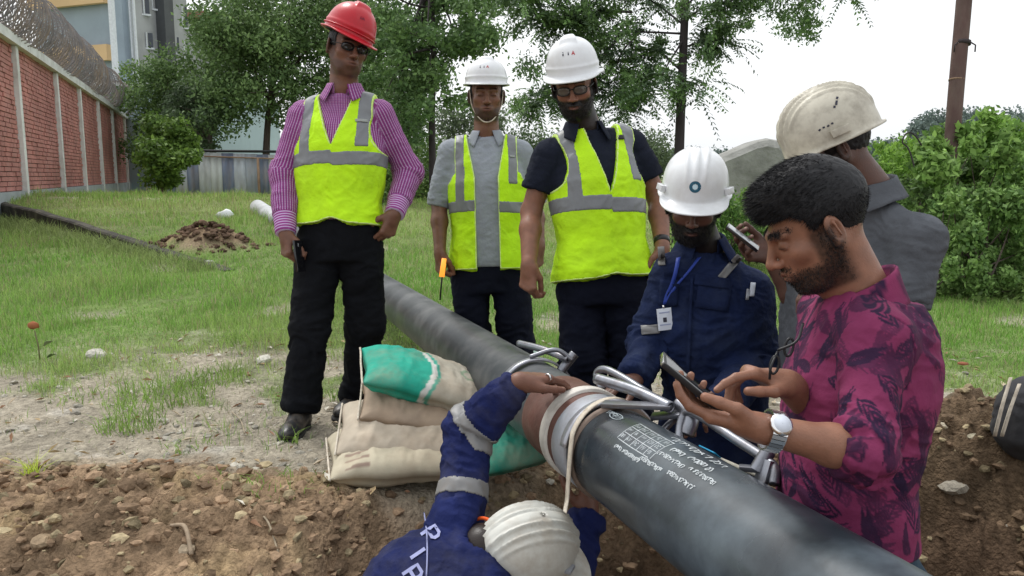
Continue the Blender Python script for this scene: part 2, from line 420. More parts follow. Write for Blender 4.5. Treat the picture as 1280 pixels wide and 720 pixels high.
M['hair'] = mat('hair', (.009,.009,.011), rough=.6, var=.4, vscale=90, bump=.4, bscale=260, bdist=.002, spec=.35)
M['steel'] = mat('steel', (.24,.25,.28), rough=.36, metal=.85, var=.15, vscale=30, dirt=(.16,.13,.12), dirt_scale=25, dirt_amt=.6, bump=.1, bscale=100)
M['band_steel'] = mat('band_steel', (.40,.41,.45), rough=.35, metal=.6, var=.12, vscale=20, dirt=(.2,.15,.12), dirt_scale=18, dirt_amt=.5)
M['watch_steel'] = mat('watch_steel', (.75,.75,.76), rough=.2, metal=1., var=.05)
M['shoe'] = mat('shoe', (.018,.018,.02), rough=.35, var=.2, dirt=(.2,.16,.12), dirt_scale=20, dirt_amt=.4)
M['sole'] = mat('sole', (.03,.028,.026), rough=.8)
M['orange'] = mat('orange', (.85,.12,.02), rough=.6)
M['strap'] = mat('strap', (.58,.52,.43), rough=.9, var=.2, vscale=60, bump=.5, bscale=300, bdist=.001, dirt=(.25,.18,.12), dirt_scale=25)
M['lanyard'] = mat('lanyard', (.02,.05,.30), rough=.6)
M['paper'] = mat('paper', (.62,.66,.74), rough=.6, var=.05)
M['ink_blue'] = mat('ink_blue', (.03,.07,.16), rough=.6, var=0)
M['ink_dark'] = mat('ink_dark', (.03,.03,.05), rough=.6, var=0)
M['ink_teal'] = mat('ink_teal', (.02,.10,.16), rough=.5, var=0)
M['ink_red'] = mat('ink_red', (.45,.03,.04), rough=.5, var=0)
M['ink_light'] = mat('ink_light', (.62,.80,.88), rough=.5, var=0)
M['chalk'] = mat('chalk', (.50,.54,.56), rough=.8, var=.3, vscale=120)
M['faded_chalk'] = mat('faded_chalk', (.26,.30,.32), rough=.8, var=.4, vscale=90)
M['badge_text'] = mat('badge_text', (.3,.34,.5), rough=.6)
M['back_letters'] = mat('back_letters', (.28,.30,.50), rough=.7, var=.2)
# ------------------------------------------------------------------ people
def frame3(F, Uh):
    """right, front, up of a head-like frame from a front vector and an up hint"""
    F = unit(F); X = unit(np.cross(F, Uh)); U = np.cross(X, F); return X, F, U
class Head:
    def __init__(s, c, F, Uh=(0,0,1), sc=1.0, skin=(.20,.092,.055), beard=.5, beard_col=(.012,.009,.008), lids=True, hairline=.045):
        s.c = np.asarray(c, float); s.X, s.F, s.U = frame3(F, Uh); s.sc = sc; s.skin = np.array(skin); s.beard = beard; s.bc = np.array(beard_col); s.hairline = hairline; s.lids = lids
        s.M = np.stack([s.X, s.F, s.U])
    def w(s, x, y, z): return s.c + s.sc*(x*s.X + y*s.F + z*s.U)
    def loc(s, v): return ((v-s.c)@s.M.T)/s.sc
    def carve(s, g, neck_to, neck_r=.056):
        q = s.sc; w = s.w; M_ = s.M
        g.ell(w(0,-.012,.035), V3(.075,.094,.083)*q, M_, .01)
        g.ell(w(0,.028,-.028), V3(.060,.066,.086)*q, M_, .025*q)
        g.ell(w(0,.046,-.076), V3(.041,.041,.033)*q, M_, .025*q)
        g.ell(w(0,.072,-.098), V3(.019,.017,.016)*q, M_, .02*q)
        for e in (-1, 1):
            g.cone(w(e*.057,.0,-.03), w(e*.032,.052,-.088), .021*q, .018*q, .025*q)
            g.ell(w(e*.040,.060,-.018), V3(.022,.018,.015)*q, M_, .025*q)
            g.cone(w(e*.012,.089,.026), w(e*.046,.074,.028), .0095*q, .009*q, .012*q)
            g.ell(w(e*.031,.096,.008), V3(.019,.014,.0115)*q, M_, .012*q, sub=True)
            g.ell(w(e*.031,.0765,.0075), V3(.0145,.013,.0125)*q, M_, .003*q)
            if s.lids: g.cone(w(e*.018,.0875,.002), w(e*.044,.0805,.002), .0028*q, .0026*q, .004*q)
        g.cone(w(0,.088,.020), w(0,.113,-.022), .0075*q, .0095*q, .012*q)
        g.ell(w(0,.113,-.027), V3(.0115,.0115,.0095)*q, M_, .008*q)
        for e in (-1, 1): g.ell(w(e*.0125,.101,-.030), V3(.0085,.011,.008)*q, M_, .006*q)
        for e in (-1, 1): g.ell(w(e*.006,.108,-.0375), V3(.0035,.005,.003)*q, M_, .003*q, sub=True)
        g.ell(w(0,.086,-.060), V3(.026,.014,.020)*q, M_, .014*q)
        g.cone(w(-.019,.093,-.0545), w(0,.1015,-.0525), .0036*q, .0056*q, .004*q); g.cone(w(.019,.093,-.0545), w(0,.1015,-.0525), .0036*q, .0056*q, .004*q)
        g.cone(w(-.016,.094,-.0655), w(.016,.094,-.0655), .0055*q, .0055*q, .005*q); g.ell(w(0,.098,-.0655), V3(.012,.006,.0055)*q, M_, .004*q)
        g.cone(w(-.021,.101,-.0595), w(.021,.101,-.0595), .0018*q, .0018*q, .003*q, sub=True)
        for e in (-1, 1):
            Xe = unit(e*s.X*.93 + s.F*-.36); Fe = unit(np.cross(s.U, Xe)); Me = np.stack([Xe, Fe, unit(s.U*.97 - s.F*.2)])
            c = w(e*.083,-.008,-.002)
            g.ell(c, V3(.0085,.0195,.0315)*q, Me, .006*q)
            g.ell(c+Xe*.0085*q+Fe*.0*q, V3(.0095,.0125,.0215)*q, Me, .003*q, sub=True); g.cone(c+Xe*.0045*q-s.U*.012*q-s.F*.004*q, c+Xe*.0045*q+s.U*.014*q-s.F*.001*q, .0026*q, .0026*q, .004*q)
            g.ell(c+Xe*.001*q-s.U*.026*q+s.F*.006*q, V3(.006,.009,.010)*q, Me, .006*q)
            g.ell(c+Xe*.004*q+s.F*.012*q-s.U*.004*q, V3(.004,.005,.007)*q, Me, .004*q)
        g.cone(w(0,-.025,-.035), neck_to, neck_r*q, (neck_r+.008)*q, .03*q)
        g.cone(w(0,.030,-.082), w(0,.030,-.082)*.35+np.asarray(neck_to)*.65+s.F*.028, .026*q, .022*q, .03*q)
    def paint(s, v):
        p = s.loc(v); x, y, z = p[:,0], p[:,1], p[:,2]; ax = np.abs(x)
        c = np.tile(s.skin, (len(v), 1)); n = fbm(v*40, 3, 3)
        c *= (1+.10*n)[:, None]
        warm = np.exp(-((ax-.04)**2/.0006+(z+.02)**2/.0009))*(y > .03) + np.exp(-(x**2/.0003+(z+.03)**2/.0003))*(y > .09)
        c = c*(1+warm[:, None]*np.array([.10,.02,.0]))
        def mixc(w_, col): 
            nonlocal c
            w_ = np.clip(w_, 0, 1)[:, None]; c = c*(1-w_)+np.array(col)*w_
        # beard: jaw, chin, moustache
        jaw = sstep(-.030, -.052, z + .35*np.maximum(0, .045-ax)*0) * sstep(.118, .06, np.abs(z+.02)) 
        jl = sstep(-.044, -.062, z - np.clip((.035-y), 0, .1)*.75)*sstep(-.03, .0, y)*sstep(-.125, -.112, z)
        side = sstep(.048, .060, ax)*sstep(-.012, .004, y)*sstep(.045, .03, y)*sstep(.03, .0, z)*sstep(-.08,-.05,z)
        cheek_clear = np.exp(-((ax-.036)**2/.00022+(z+.036)**2/.0003))*(y > .04)
        mous = np.exp(-((z+.0455)/.006)**2)*(ax < .030)*(y > .07)
        mouth = np.exp(-((z+.0595)/.0105)**2-(x/.024)**2)*(y > .075)
        b = np.clip(np.maximum(np.maximum(jl, side), mous)-cheek_clear*.7-mouth*1.3, 0, 1)*s.beard*(1+.25*fbm(v*170, 2, 9))
        mixc(b, s.bc)
        mixc(np.exp(-((z+.0595)/.0085)**2-(x/.021)**2)*(y > .08)*.8, s.skin*np.array([.80,.55,.62]))
        mixc(np.exp(-((z+.0595)/.0018)**2-(x/.020)**4)*(y > .08)*.8, s.skin*.25)
        arch = .030+.005*np.cos((ax-.030)/.018*1.3)
        mixc(np.exp(-((z-arch)/.0042)**2)*sstep(.010,.015,ax)*sstep(.053,.046,ax)*(y > .05)*.9, s.bc)
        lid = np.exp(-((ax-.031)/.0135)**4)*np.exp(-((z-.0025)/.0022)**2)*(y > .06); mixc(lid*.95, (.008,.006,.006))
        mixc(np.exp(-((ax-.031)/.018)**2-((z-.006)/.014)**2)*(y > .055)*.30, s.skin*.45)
        if s.beard > 1:
            b3 = (sstep(-.028, -.042, z-np.clip(.040-y, 0, .1)*.65)*sstep(-.01, .015, y)+1.2*np.exp(-((z+.0465)/.0065)**2)*(ax < .032)*(y > .075))*(1-1.2*np.exp(-((z+.0605)/.0065)**2-(x/.020)**2)*(y > .07)); mixc(np.clip(b3*.97, 0, 1), s.bc)
        hl = sstep(s.hairline, s.hairline+.012, z - np.clip(.02-y, 0, .1)*-.0 + np.clip(-y+.0, 0, .09)*.9)*(1) 
        mixc(hl*.96, s.bc*1.1)
        return c

def hand(g, wrist, F, N, right=True, sc=1., curl=(.5,.5,.5,.5), spread=.12, th1=(.62,.62,.40), th2=(.86,.25,.40), k=.008, tc=None):
    """palm, four fingers and a thumb; F finger direction, N palm normal; returns the finger tips"""
    F = unit(F); N = unit(N - F*(np.asarray(N)@F)); T = np.cross(F, N)*(1 if right else -1); w = np.asarray(wrist, float)
    offs = [.027,.009,-.010,-.028]; kn = [.088,.093,.087,.077]; ln = [(.043,.026,.021),(.048,.030,.022),(.044,.028,.021),(.034,.021,.018)]; rr = [.0098,.0100,.0094,.0084]; tips = []
    for i in range(4):
        kp = w + (T*offs[i] + F*kn[i])*sc
        g.cone(w+(T*offs[i]*.62+F*.006)*sc, kp, .0150*sc, .0118*sc, .016*sc)
        c = curl[i]; c = c if isinstance(c, tuple) else (c, c*1.15, c*.75)
        a = 0.; p = kp; r = rr[i]*sc
        g.ell(kp-N*.001*sc, V3(1,1,1)*.0112*sc, None, .006*sc)
        sd = T*(offs[i]/.028)*spread
        for j in range(3):
            a += c[j]; d = unit(F*math.cos(a)+N*math.sin(a)+sd*max(0, math.cos(a)))
            q = p + d*ln[i][j]*sc; r2 = r*(.93 if j < 2 else .84); g.cone(p, q, r, r2, .0035*sc); p = q; r = r2
        tips.append((p, d, unit(F*-math.sin(a)+N*math.cos(a)), r))
    t0 = w + (T*.020 + F*.014 + N*.008)*sc
    def dr(t): return unit(F*t[0]+T*t[1]+N*t[2])
    t1 = t0 + dr(th1)*.044*sc; t2 = t1 + dr(th2)*.034*sc; t3 = t2 + dr(tc or th2)*.026*sc
    g.cone(t0, t1, .0170*sc, .0125*sc, .016*sc); g.cone(t1, t2, .0115*sc, .0105*sc, .004*sc); g.cone(t2, t3, .0105*sc, .0088*sc, .004*sc)
    tips.append((t3, dr(tc or th2), N, .0088*sc))
    g.cone(w-F*.012*sc, w+F*.03*sc, .0225*sc, .022*sc, .015*sc)
    return tips
def skin_paint(v, skin, Np=None, tips=None):
    c = np.tile(np.array(skin), (len(v), 1))*(1+.10*fbm(v*45, 3, 5))[:, None]
    if tips:
        for (p, d, n, r) in tips:
            nail = np.exp(-np.sum((v-(p-n*r*.9+d*r*.2))**2, 1)/(r*.62)**2)[:, None]
            c = c*(1-.6*nail)+nail*.6*np.array([.50,.30,.24])
    return c

TORSO = np.array([  # z/L, a, b, cx, cy
    [-.16,.135,.100,0,-.004],[-.05,.160,.112,0,-.006],[.08,.160,.112,0,.0],[.30,.146,.106,0,.008],[.52,.156,.114,0,.008],[.72,.168,.120,0,.002],[.88,.155,.108,0,-.006],[1.0,.118,.084,0,-.012],[1.08,.07,.062,0,-.012]])
class Person:
    def __init__(s, name_label, hips, shR, shL, build=1.0, lean=0., skin=(.20,.092,.055), base=None, belly=0., depth=1.0):
        s.shR, s.shL = np.asarray(shR, float), np.asarray(shL, float); s.hc = np.asarray(hips, float)
        sc_ = (s.shR+s.shL)/2; s.U = unit(sc_-s.hc); s.L = np.linalg.norm(sc_-s.hc)
        X = s.shL-s.shR; X = X-s.U*(X@s.U); s.X = unit(X); s.F = np.cross(s.X, s.U); s.O = s.hc; s.skin = skin
        s.sw = np.linalg.norm(s.shL-s.shR)/2
        st = TORSO.copy(); st[:,0] *= s.L; st[:,1:3] *= build; st[:,2] *= depth; st[:,1] *= np.interp(np.arange(9), [0,8], [1,1])
        st[2:5,4] += belly; st[2:5,2] += belly*.7; s.st = st; s.build = build
        base = s.hc if base is None else base
        s.root = thing('person', name_label, 'person', base); s.body = []
    def skin_mesh(s, v, f, paint=None, **k): s.body.append((v, f, paint(v) if paint else skin_paint(v, s.skin, **k)))
    def finish_body(s):
        v = np.concatenate([b[0] for b in s.body]); n = 0; f = []
        for b in s.body: f.append(b[1]+n); n += len(b[0])
        return mk('body', v, np.concatenate(f), M['skin_dark'], s.root, col=np.concatenate([b[2] for b in s.body]))
    def core(s, arms, legs, neck, h=.012):
        """slim body under the clothes"""
        pts = [s.hc, s.shR, s.shL, neck]+[p for a in arms for p in a]+[p for l in legs for p in l]
        lo = np.min(pts, 0)-.18; hi = np.max(pts, 0)+.18; g = G(lo, hi, h)
        st = s.st.copy(); st[:,1:3] -= .018; g.loft(s.O, s.X, s.F, s.U, st, .03)
        g.cone(s.shR, s.shL, .035, .035, .03)
        for a in arms: g.chain(a, [.043,.036,.024][:len(a)], .02)
        for l in legs: g.chain(l, [.068,.045,.034], .02)
        v, f = g.mesh(); s.skin_mesh(v, f)
    def head(s, hd, neck, h=.0036, neck_r=.056):
        lo = np.minimum(hd.c-.17, neck-.09); hi = np.maximum(hd.c+.17, neck+.09); g = G(lo, hi, h); hd.carve(g, neck, neck_r)
        v, f = g.mesh(); s.body.append((v, f, hd.paint(v))); s.hd = hd; return g
    def arm_skin(s, pts, rad, handargs, h=.004, hk={}, palm=None):
        """forearm with its hand as one surface; pts along the arm, the last one the wrist"""
        w = np.asarray(pts[-1]); F = unit(handargs[0]); ext = w+F*.19
        al = np.vstack(pts+[ext]); g = G(al.min(0)-.08, al.max(0)+.08, h); g.chain(pts, rad, .02)
        tips = hand(g, w, handargs[0], handargs[1], handargs[2], **hk); v, f = g.mesh()
        N = unit(handargs[1]); col = skin_paint(v, s.skin, tips=tips)
        s.body.append((v, f, col)); return tips

def sleeve(g, pts, rad, k=.02, flat=True):
    n = len(pts)
    for i in range(n-1): g.cone(pts[i], pts[i+1], rad[i], rad[i+1], k, flat=(flat and i == n-2))
def bone_uv(v, bones):
    """bones: list of (a, b, r, offset); gives (around metres, along metres, bone id)"""
    best = np.full(len(v), 1e9); out = np.zeros((len(v), 3))
    for i, (a, b, r, xr) in enumerate(bones):
        a, b = np.asarray(a, float), np.asarray(b, float); ab = b-a; L2 = ab@ab; t = (v-a)@ab/L2; tc = np.clip(t, 0, 1)
        d = np.linalg.norm(v-a-tc[:, None]*ab, axis=1)/r; u = ab/math.sqrt(L2); x = np.asarray(xr, float); x = unit(x-u*(x@u)); y = np.cross(u, x)
        q = v-a; ang = np.arctan2(q@y, q@x); sel = d < best
        best = np.where(sel, d, best); out[sel] = np.c_[ang*r*1.1, t*math.sqrt(L2), np.full(len(v), i)][sel]
    return out
def folds(v, f, uv, amp=.005, fu=9., fv=26., seed=1, power=1., it=1, wfn=None, nn=None):
    """cloth folds: ridged noise in limb coordinates pushed along the normals"""
    nn = vnormals(v, f) if nn is None else nn; q = np.c_[uv[:,0]*fu, uv[:,1]*fv, uv[:,2]*5.3]
    warp = noise(v*9, seed+5)[:, None]*np.array([1.2, 1.6, 0]); n1 = 1-2*np.abs(noise(q+warp, seed)); n2_ = 1-2*np.abs(noise(q*2.1+warp+7, seed+3))
    big = noise(v*6.5, seed+8)
    a = amp*(.75*n1+.35*n2_)*(1.+.5*big) + amp*.9*big
    if wfn is not None: a = a*wfn
    v = v + nn*a[:, None]; return v
def soften(v, f, it=1):
    for _ in range(it):
        s_ = np.zeros_like(v); c = np.zeros(len(v))
        for a in range(4):
            b = (a+1) % 4
            for k in range(3): s_[:, k] += np.bincount(f[:,a], v[f[:,b],k], len(v))+np.bincount(f[:,b], v[f[:,a],k], len(v))
            c += np.bincount(f[:,a], minlength=len(v))+np.bincount(f[:,b], minlength=len(v))
        v = v*.5+.5*s_/c[:, None]
    return v
def torso_bone(P, r=.15): return (P.O-P.U*.1, P.O+P.U*P.L, r, P.F)

def collar(P, C0, m, r=.062, h=.032, leaf=.045, tip=.03, gap=.35, tilt=.03, frame=None, wide=1.0, name='collar', colfn=None):
    X, F, U = frame if frame is not None else (P.X, P.F, P.U)
    rows = []; th = np.linspace(gap, 2*math.pi-gap, 48)
    prof = [(0.98,-.006),(1.0,h*.5),(1.02,h*.9),(1.05,h+.003),(1.12,h+.002),(1.20,h*.78),(1.30,h-leaf*.4),(1.42,h-leaf*.65),(1.52,h-leaf*.85),(1.60,h-leaf)]
    for i, (kr, kz) in enumerate(prof):
        row = []
        for t in th:
            e = max(0, 1-min(t-gap, 2*math.pi-gap-t)/.9); ez = 0; er = 0; et = 0
            if i >= 5: ez = -tip*e*(i-4)/5; er = .12*e*(i-4)/5; et = .16*e*e*(i-4)/5
            tt = t+(et if t < math.pi else -et)
            row.append(C0 + X*math.sin(tt)*r*(kr+er)*wide + F*(math.cos(tt)*r*(kr+er)*.95) + U*(kz+ez-tilt*(1+math.cos(t))*.5+.012))
        rows.append(row)
    uvc = np.array([[t*r*1.2, i*.012, 0] for i in range(len(prof)) for t in th]); return sheet(np.array(rows), -.0022, name, m, P.root, uv=np.vstack([uvc, uvc]), col=None if colfn is None else colfn(np.tile(np.array(rows).reshape(-1,3), (2,1)), np.vstack([uvc, uvc])))

def helmet(P, hd, m, style='vgard', lift=.045, size=1.0, back=.0, tiltF=None, ridge=1., brim_w=.016, visor=.05, H=.140, parent=None, c=None, frame=None, tip=0., roll=0.):
    X, F, U = (hd.X, hd.F, hd.U) if frame is None else frame
    F, U = F*math.cos(tip)+U*math.sin(tip), U*math.cos(tip)-F*math.sin(tip); X, U = X*math.cos(roll)+U*math.sin(roll), U*math.cos(roll)-X*math.sin(roll)
    c = hd.w(0,-.012-back,lift) if c is None else c
    ax, ay = .108*size, .133*size; H *= size; nth = 128; rows = []; th = np.arange(nth)*2*math.pi/nth
    sx, cy = np.sin(th), np.cos(th)       # th = 0 front
    front = np.clip(cy, 0, 1); fr = sstep(.35, 1., front)
    P_ = []
    def dome(t, off=0.):
        a = t*math.pi/2; r = math.sin(a)**.92; z = H*math.cos(a)**.80
        x = ax*r*sx; y = ay*r*cy; nx, ny, nz = x/ax**2, y/ay**2, np.full(nth, z)/H**2; nl = np.sqrt(nx**2+ny**2+nz**2)+1e-9
        d = np.full(nth, off); zz = z/H
        if off == 0.:
            if style == 'three':
                w_ = sstep(.30, .62, zz)
                sh = 1-.25*(1-zz)
                for q_, w0, hh in ((0., .0085, .0062), (.031, .0065, .0052), (-.031, .0065, .0052)):
                    d = d + ridge*hh*np.exp(-((x-q_*sh*size)/w0)**4)*w_
                d = d - .003*np.exp(-((zz-.28)/.02)**2)*0
            elif style == 'vgard':
                w_ = sstep(.55, .80, zz)*sstep(.075, .045, y); half = .014+.22*np.clip(y+.02, 0, .1)
                d = d + ridge*.0095*sstep(half+.008, half-.004, np.abs(x))*w_
                d = d + .0035*np.exp(-((zz-.20)/.05)**2)
            elif style == 'rib':
                w_ = sstep(.20, .50, zz)
                for q_, hh in ((.020, .0050), (-.020, .0050), (.042, .0045), (-.042, .0045), (.062, .003), (-.062, .003)):
                    d = d + ridge*hh*np.exp(-((x-q_*size*(1-.3*(1-zz)))/.0035)**2)*w_
                d = d + .006*np.exp(-(x/.016)**4)*w_
        x = x+d*nx/nl; y = y+d*ny/nl; z_ = z+d*nz/nl
        return x, y, z_
    for t in np.linspace(.015, .5, 15).tolist()+np.linspace(.52, 1., 30).tolist(): P_.append(dome(t))
    bx, by, bz = P_[-1]
    bw = (brim_w+visor*fr)*size
    def brim(k, dz, extra=0):
        rr = bw*k+extra; nx_, ny_ = sx/ax, cy/ay; nl = np.sqrt(nx_**2+ny_**2)
        return (ax*sx+nx_/nl*rr, ay*cy+ny_/nl*rr, -.004-.30*rr*(.4+.6*fr)+dz)
    P_ += [brim(.0, .001, .003), brim(.35, .0, .002), brim(.7, -.0005), brim(.93, -.001), brim(1., .0005), brim(1.03, -.002), brim(1., -.005), brim(.93, -.0052), brim(.5, -.0045), brim(.02, -.005)]
    for t in (.97, .8, .6, .4, .2, .02): P_.append(dome(t, -.0045))
    Pn = np.array(P_)                      # rows,3,nth
    pts = c + Pn[:,0,:,None]*X + Pn[:,1,:,None]*F + Pn[:,2,:,None]*U
    nr = len(P_); v = pts.reshape(-1, 3); f = gridfaces(nr, nth, True)
    v = np.vstack([v, c+U*(Pn[0,2].mean()+.0005), c+U*Pn[-1,2].mean()]); n = len(v); a_ = np.arange(nth); b_ = (a_+1) % nth
    f3 = np.concatenate([np.stack([np.full(nth, n-2), a_, b_], 1)[:, ::-1], np.stack([np.full(nth, n-1), (nr-1)*nth+b_, (nr-1)*nth+a_], 1)[:, ::-1]])
    ob = mk('helmet', v, [f[:, ::-1], f3], m, P.root if parent is None else parent)
    ob_frame = (c, X, F, U, ax, ay, H)
    # inner cradle band
    ang = th; band = c + .93*ax*np.sin(ang)[:, None]*X + .93*ay*np.cos(ang)[:, None]*F
    rows = np.stack([band-U*.012, band+U*.006, band+U*.022]); bo = sheet(rows[::-1], .002, 'cradle_band', M['black'], ob, wrap=True)
    return ob, ob_frame
def helmet_marks(ob, fr, polys_col, az=0., el=.32, s=1.):
    """flat print on the shell, cast from outside"""
    c, X, F, U, ax, ay, H = fr
    d = unit(F*math.cos(az)*math.cos(el)+X*math.sin(az)*math.cos(el)+U*math.sin(el)); ux = unit(np.cross(d, U))*-1; uy = np.cross(d, ux)
    if uy@U < 0: uy = -uy
    if np.cross(ux, uy)@d < 0: ux = -ux
    O = c+U*.015+d*.12; fn = projector(ob, O, ux, uy, .0012)
    for polys, wdt, mt, nm in polys_col:
        a = ribbon(polys, wdt, fn); a.build(nm, mt, ob, smooth=False)
def strap_tube(P, pts, name, m, r=.004, parent=None, n=6):
    v, f = tube(smoothpath(pts, 30), r, n); return mk(name, v, f, m, parent or P.root)
def glasses(P, hd, dark=True, lens_m=None, parent=None):
    acc = Acc(); w = hd.w
    for e in (-1, 1):
        pts = []; lens = []
        for t in np.arange(20)*2*math.pi/20:
            x = e*(.033+.0265*np.sign(math.cos(t))*abs(math.cos(t))**.75); z = .006+.0165*np.sign(math.sin(t))*abs(math.sin(t))**.75
            y = .103-.9*max(0, abs(x)-.02)**2*12*.6
            pts.append(w(x, y, z)); 
        pts = np.array(pts); v, f = tube(pts, .0016*hd.sc, 6, closed=True); acc.add(v, f)
        cen = pts.mean(0)+hd.F*.0015; lv = np.vstack([pts, (pts+cen)/2+hd.F*.0012, cen]); n = 20; i = np.arange(n); j = (i+1) % n
        f4 = np.stack([i, j, n+j, n+i], 1); f3 = np.stack([n+i, n+j, np.full(n, 2*n)], 1)
        lv2 = np.vstack([lv, lv-hd.F*.0015]); k = len(lv); rimf = np.stack([i, i+k, j+k, j], 1)
        s_lens = (lv2, [np.concatenate([f3, f3[:, ::-1]+k]), np.concatenate([f4, f4[:, ::-1]+k, rimf])])
        lens_ob = s_lens; 
        if e == -1: LA = Acc()
        LA.add(*s_lens)
        v, f = tube([w(e*.059,.092,.012), w(e*.072,.080,.012), w(e*.079,.03,.012), w(e*.082,-.005,.010)], .0018*hd.sc, 6); acc.add(v, f)
    v, f = tube([w(-.008,.104,.010), w(0,.106,.013), w(.008,.104,.010)], .0016*hd.sc, 6); acc.add(v, f)
    g = acc.build('glasses', M['black'], parent or P.root)
    LA.build('lens', lens_m or M['black_glass'], g)
    return g
def shell_hair(P, hd, mask, h=.0045, thick=.010, amp=.004, name='hair', mt=None, freq=90, top=0.):
    """hair or beard: a layer over the skull kept where mask(x,y,z in head units) is below 0"""
    lo = hd.c-.16; hi = hd.c+.16; g = G(lo, hi, h); q = hd.sc; w = hd.w; Mx = hd.M
    g.ell(w(0,-.014,.035+top*.3), V3(.0765+thick*.8,.096+thick,.084+thick+top)*q, Mx, .01)
    g.ell(w(0,.028,-.028), V3(.0605+thick*.5,.066+thick*.6,.088+thick*.5)*q, Mx, .02)
    if mask is None: return g
    lx, ly, lz = g.local(hd.c, hd.X, hd.F, hd.U); m_ = mask(lx/q, ly/q, lz/q)*q
    D = np.maximum(g.D, m_); v, f = g.mesh(D)
    nn = vnormals(v, f); v = v + nn*(amp*fbm(v*freq, 2, 11))[:, None]
    return mk(name, v, f, mt or M['hair'], P.root)
def shoe(P, ankle, toe_dir, ground_z, m=None):
    t = np.array([toe_dir[0], toe_dir[1], 0.]); t = unit(t); s_ = V3(-t[1], t[0], 0); z0 = ground_z
    hp = V3(ankle[0], ankle[1], z0+.04); g = G(hp-.25, hp+.25, .007)
    g.ell(hp+t*.02+V3(0,0,.018), V3(.075,.043,.048), np.stack([t, s_, V3(0,0,1)]), .02); g.ell(hp+t*.12-V3(0,0,.004), V3(.10,.047,.034), np.stack([t, s_, V3(0,0,1)]), .03)
    g.cone(hp-t*.01, V3(ankle[0], ankle[1], z0+.12), .045, .042, .02)
    lx, ly, lz = g.local(V3(0,0,z0), t, s_, V3(0,0,1)); g.D = np.maximum(g.D, (.018-lz)); v, f = g.mesh(); sh = mk('shoe', v, f, m or M['shoe'], P.root)
    g = G(hp-.25, hp+.25, .007); g.ell(hp+t*.02-V3(0,0,.03), V3(.085,.046,.05), np.stack([t, s_, V3(0,0,1)]), .02); g.ell(hp+t*.12-V3(0,0,.03), V3(.108,.052,.05), np.stack([t, s_, V3(0,0,1)]), .03)
    lx, ly, lz = g.local(V3(0,0,z0), t, s_, V3(0,0,1)); g.D = np.maximum(g.D, np.maximum(lz-.020, -lz-.004)); v, f = g.mesh(); mk('sole', v, f, M['sole'], sh)
def trousers(P, hipR, hipL, legs, m, r=(.098,.072,.062), h=.008, amp=.0095, waist=None, name='trousers', seed=4):
    pts = np.array([p for l in legs for p in l]+[P.O+P.U*.25*P.L]); g = G(pts.min(0)-.16, pts.max(0)+.16, h)
    st = P.st.copy(); st[:,1:3] += .010; st = st[st[:,0] <= .32*P.L+1e-6]; g.loft(P.O, P.X, P.F, P.U, st, .03)
    for l in legs: sleeve(g, l, r, .03)
    v, f = g.mesh(); bones = [(l[i], l[i+1], .08, P.F) for l in legs for i in range(2)]+[(P.O, P.O+P.U*.25, .15, P.F)]
    uv = bone_uv(v, bones); t = uv[:,1]; wf = np.ones(len(v))*.6
    for l in legs:
        for j, s_ in ((1, .13), (2, .16)): wf += 1.2*np.exp(-np.sum((v-l[j])**2, 1)/s_**2)
        wf += .5*np.exp(-np.sum((v-l[0])**2, 1)/.15**2)
    v = folds(v, f, uv, amp, 7, 17, seed, wfn=wf); return mk(name, v, f, m, P.root, uv=uv)
def shirt(P, m, arms, rads, off=.014, h=.006, hem=-.1, amp=.005, seed=2, name='shirt', shoulder=.058, neck=None, neck_r=.062, col=None, sh_k=.05, fv=24, fu=9, extra=None, ret=False, wide=0., top=None):
    pts = np.array([p for a in arms for p in a]+[P.O+P.U*hem, P.O+P.X*.2, P.O-P.X*.2, P.O+P.U*(P.L+.12), P.O+P.F*.15, P.O-P.F*.15])
    g = G(pts.min(0)-.09, pts.max(0)+.09, h); st = P.st.copy(); st[:,1:3] += off
    if hem < st[0,0]: st[0,0] = hem
    g.loft(P.O, P.X, P.F, P.U, st, .03)
    g.cone(P.shR, P.shL, shoulder*.8, shoulder*.8, sh_k)
    if neck is not None:
        for e in (P.shR, P.shL): g.cone(neck-P.U*.055, e, .052, .046, .03)
    if extra: extra(g)
    for a, r in zip(arms, rads): sleeve(g, a, r, .035)
    if neck is not None: g.cone(neck-P.U*.02, neck+P.U*.20, neck_r*.8, neck_r*.8, .01, sub=True)
    lx, ly, lz = g.local(P.O, P.X, P.F, P.U)
    g.D = np.where(np.sqrt(lx**2+ly**2) < .27, np.maximum(g.D, hem-lz), g.D)
    v, f = g.mesh(); bones = [torso_bone(P)]+[(a[i], a[i+1], .055, P.F) for a in arms for i in range(len(a)-1)]; uv = bone_uv(v, bones)
    wf = np.full(len(v), .7)
    for a in arms:
        for j in range(len(a)): wf += (1.3 if j == 1 else .5)*np.exp(-np.sum((v-a[j])**2, 1)/.09**2)
    v = folds(v, f, uv, amp, fu, fv, seed, wfn=wf, nn=g.normals(v))
    ob = mk(name, v, f, m, P.root, uv=uv, col=None if col is None else col(v, uv))
    return (ob, v, f, g) if ret else ob
def split_mk(name, v, f, m, parent):
    lab = np.arange(len(v))
    for _ in range(400):
        fm = lab[f].min(1); new = lab.copy(); np.minimum.at(new, f.ravel(), np.repeat(fm, f.shape[1])); new = new[new]
        if (new == lab).all(): break
        lab = new
    fl = lab[f[:,0]]
    for l in np.unique(fl):
        ff = f[fl == l]
        if len(ff) < 60: continue
        idx = np.unique(ff); mp = np.zeros(len(v), int); mp[idx] = np.arange(len(idx)); mk(name, v[idx], mp[ff], m, parent)
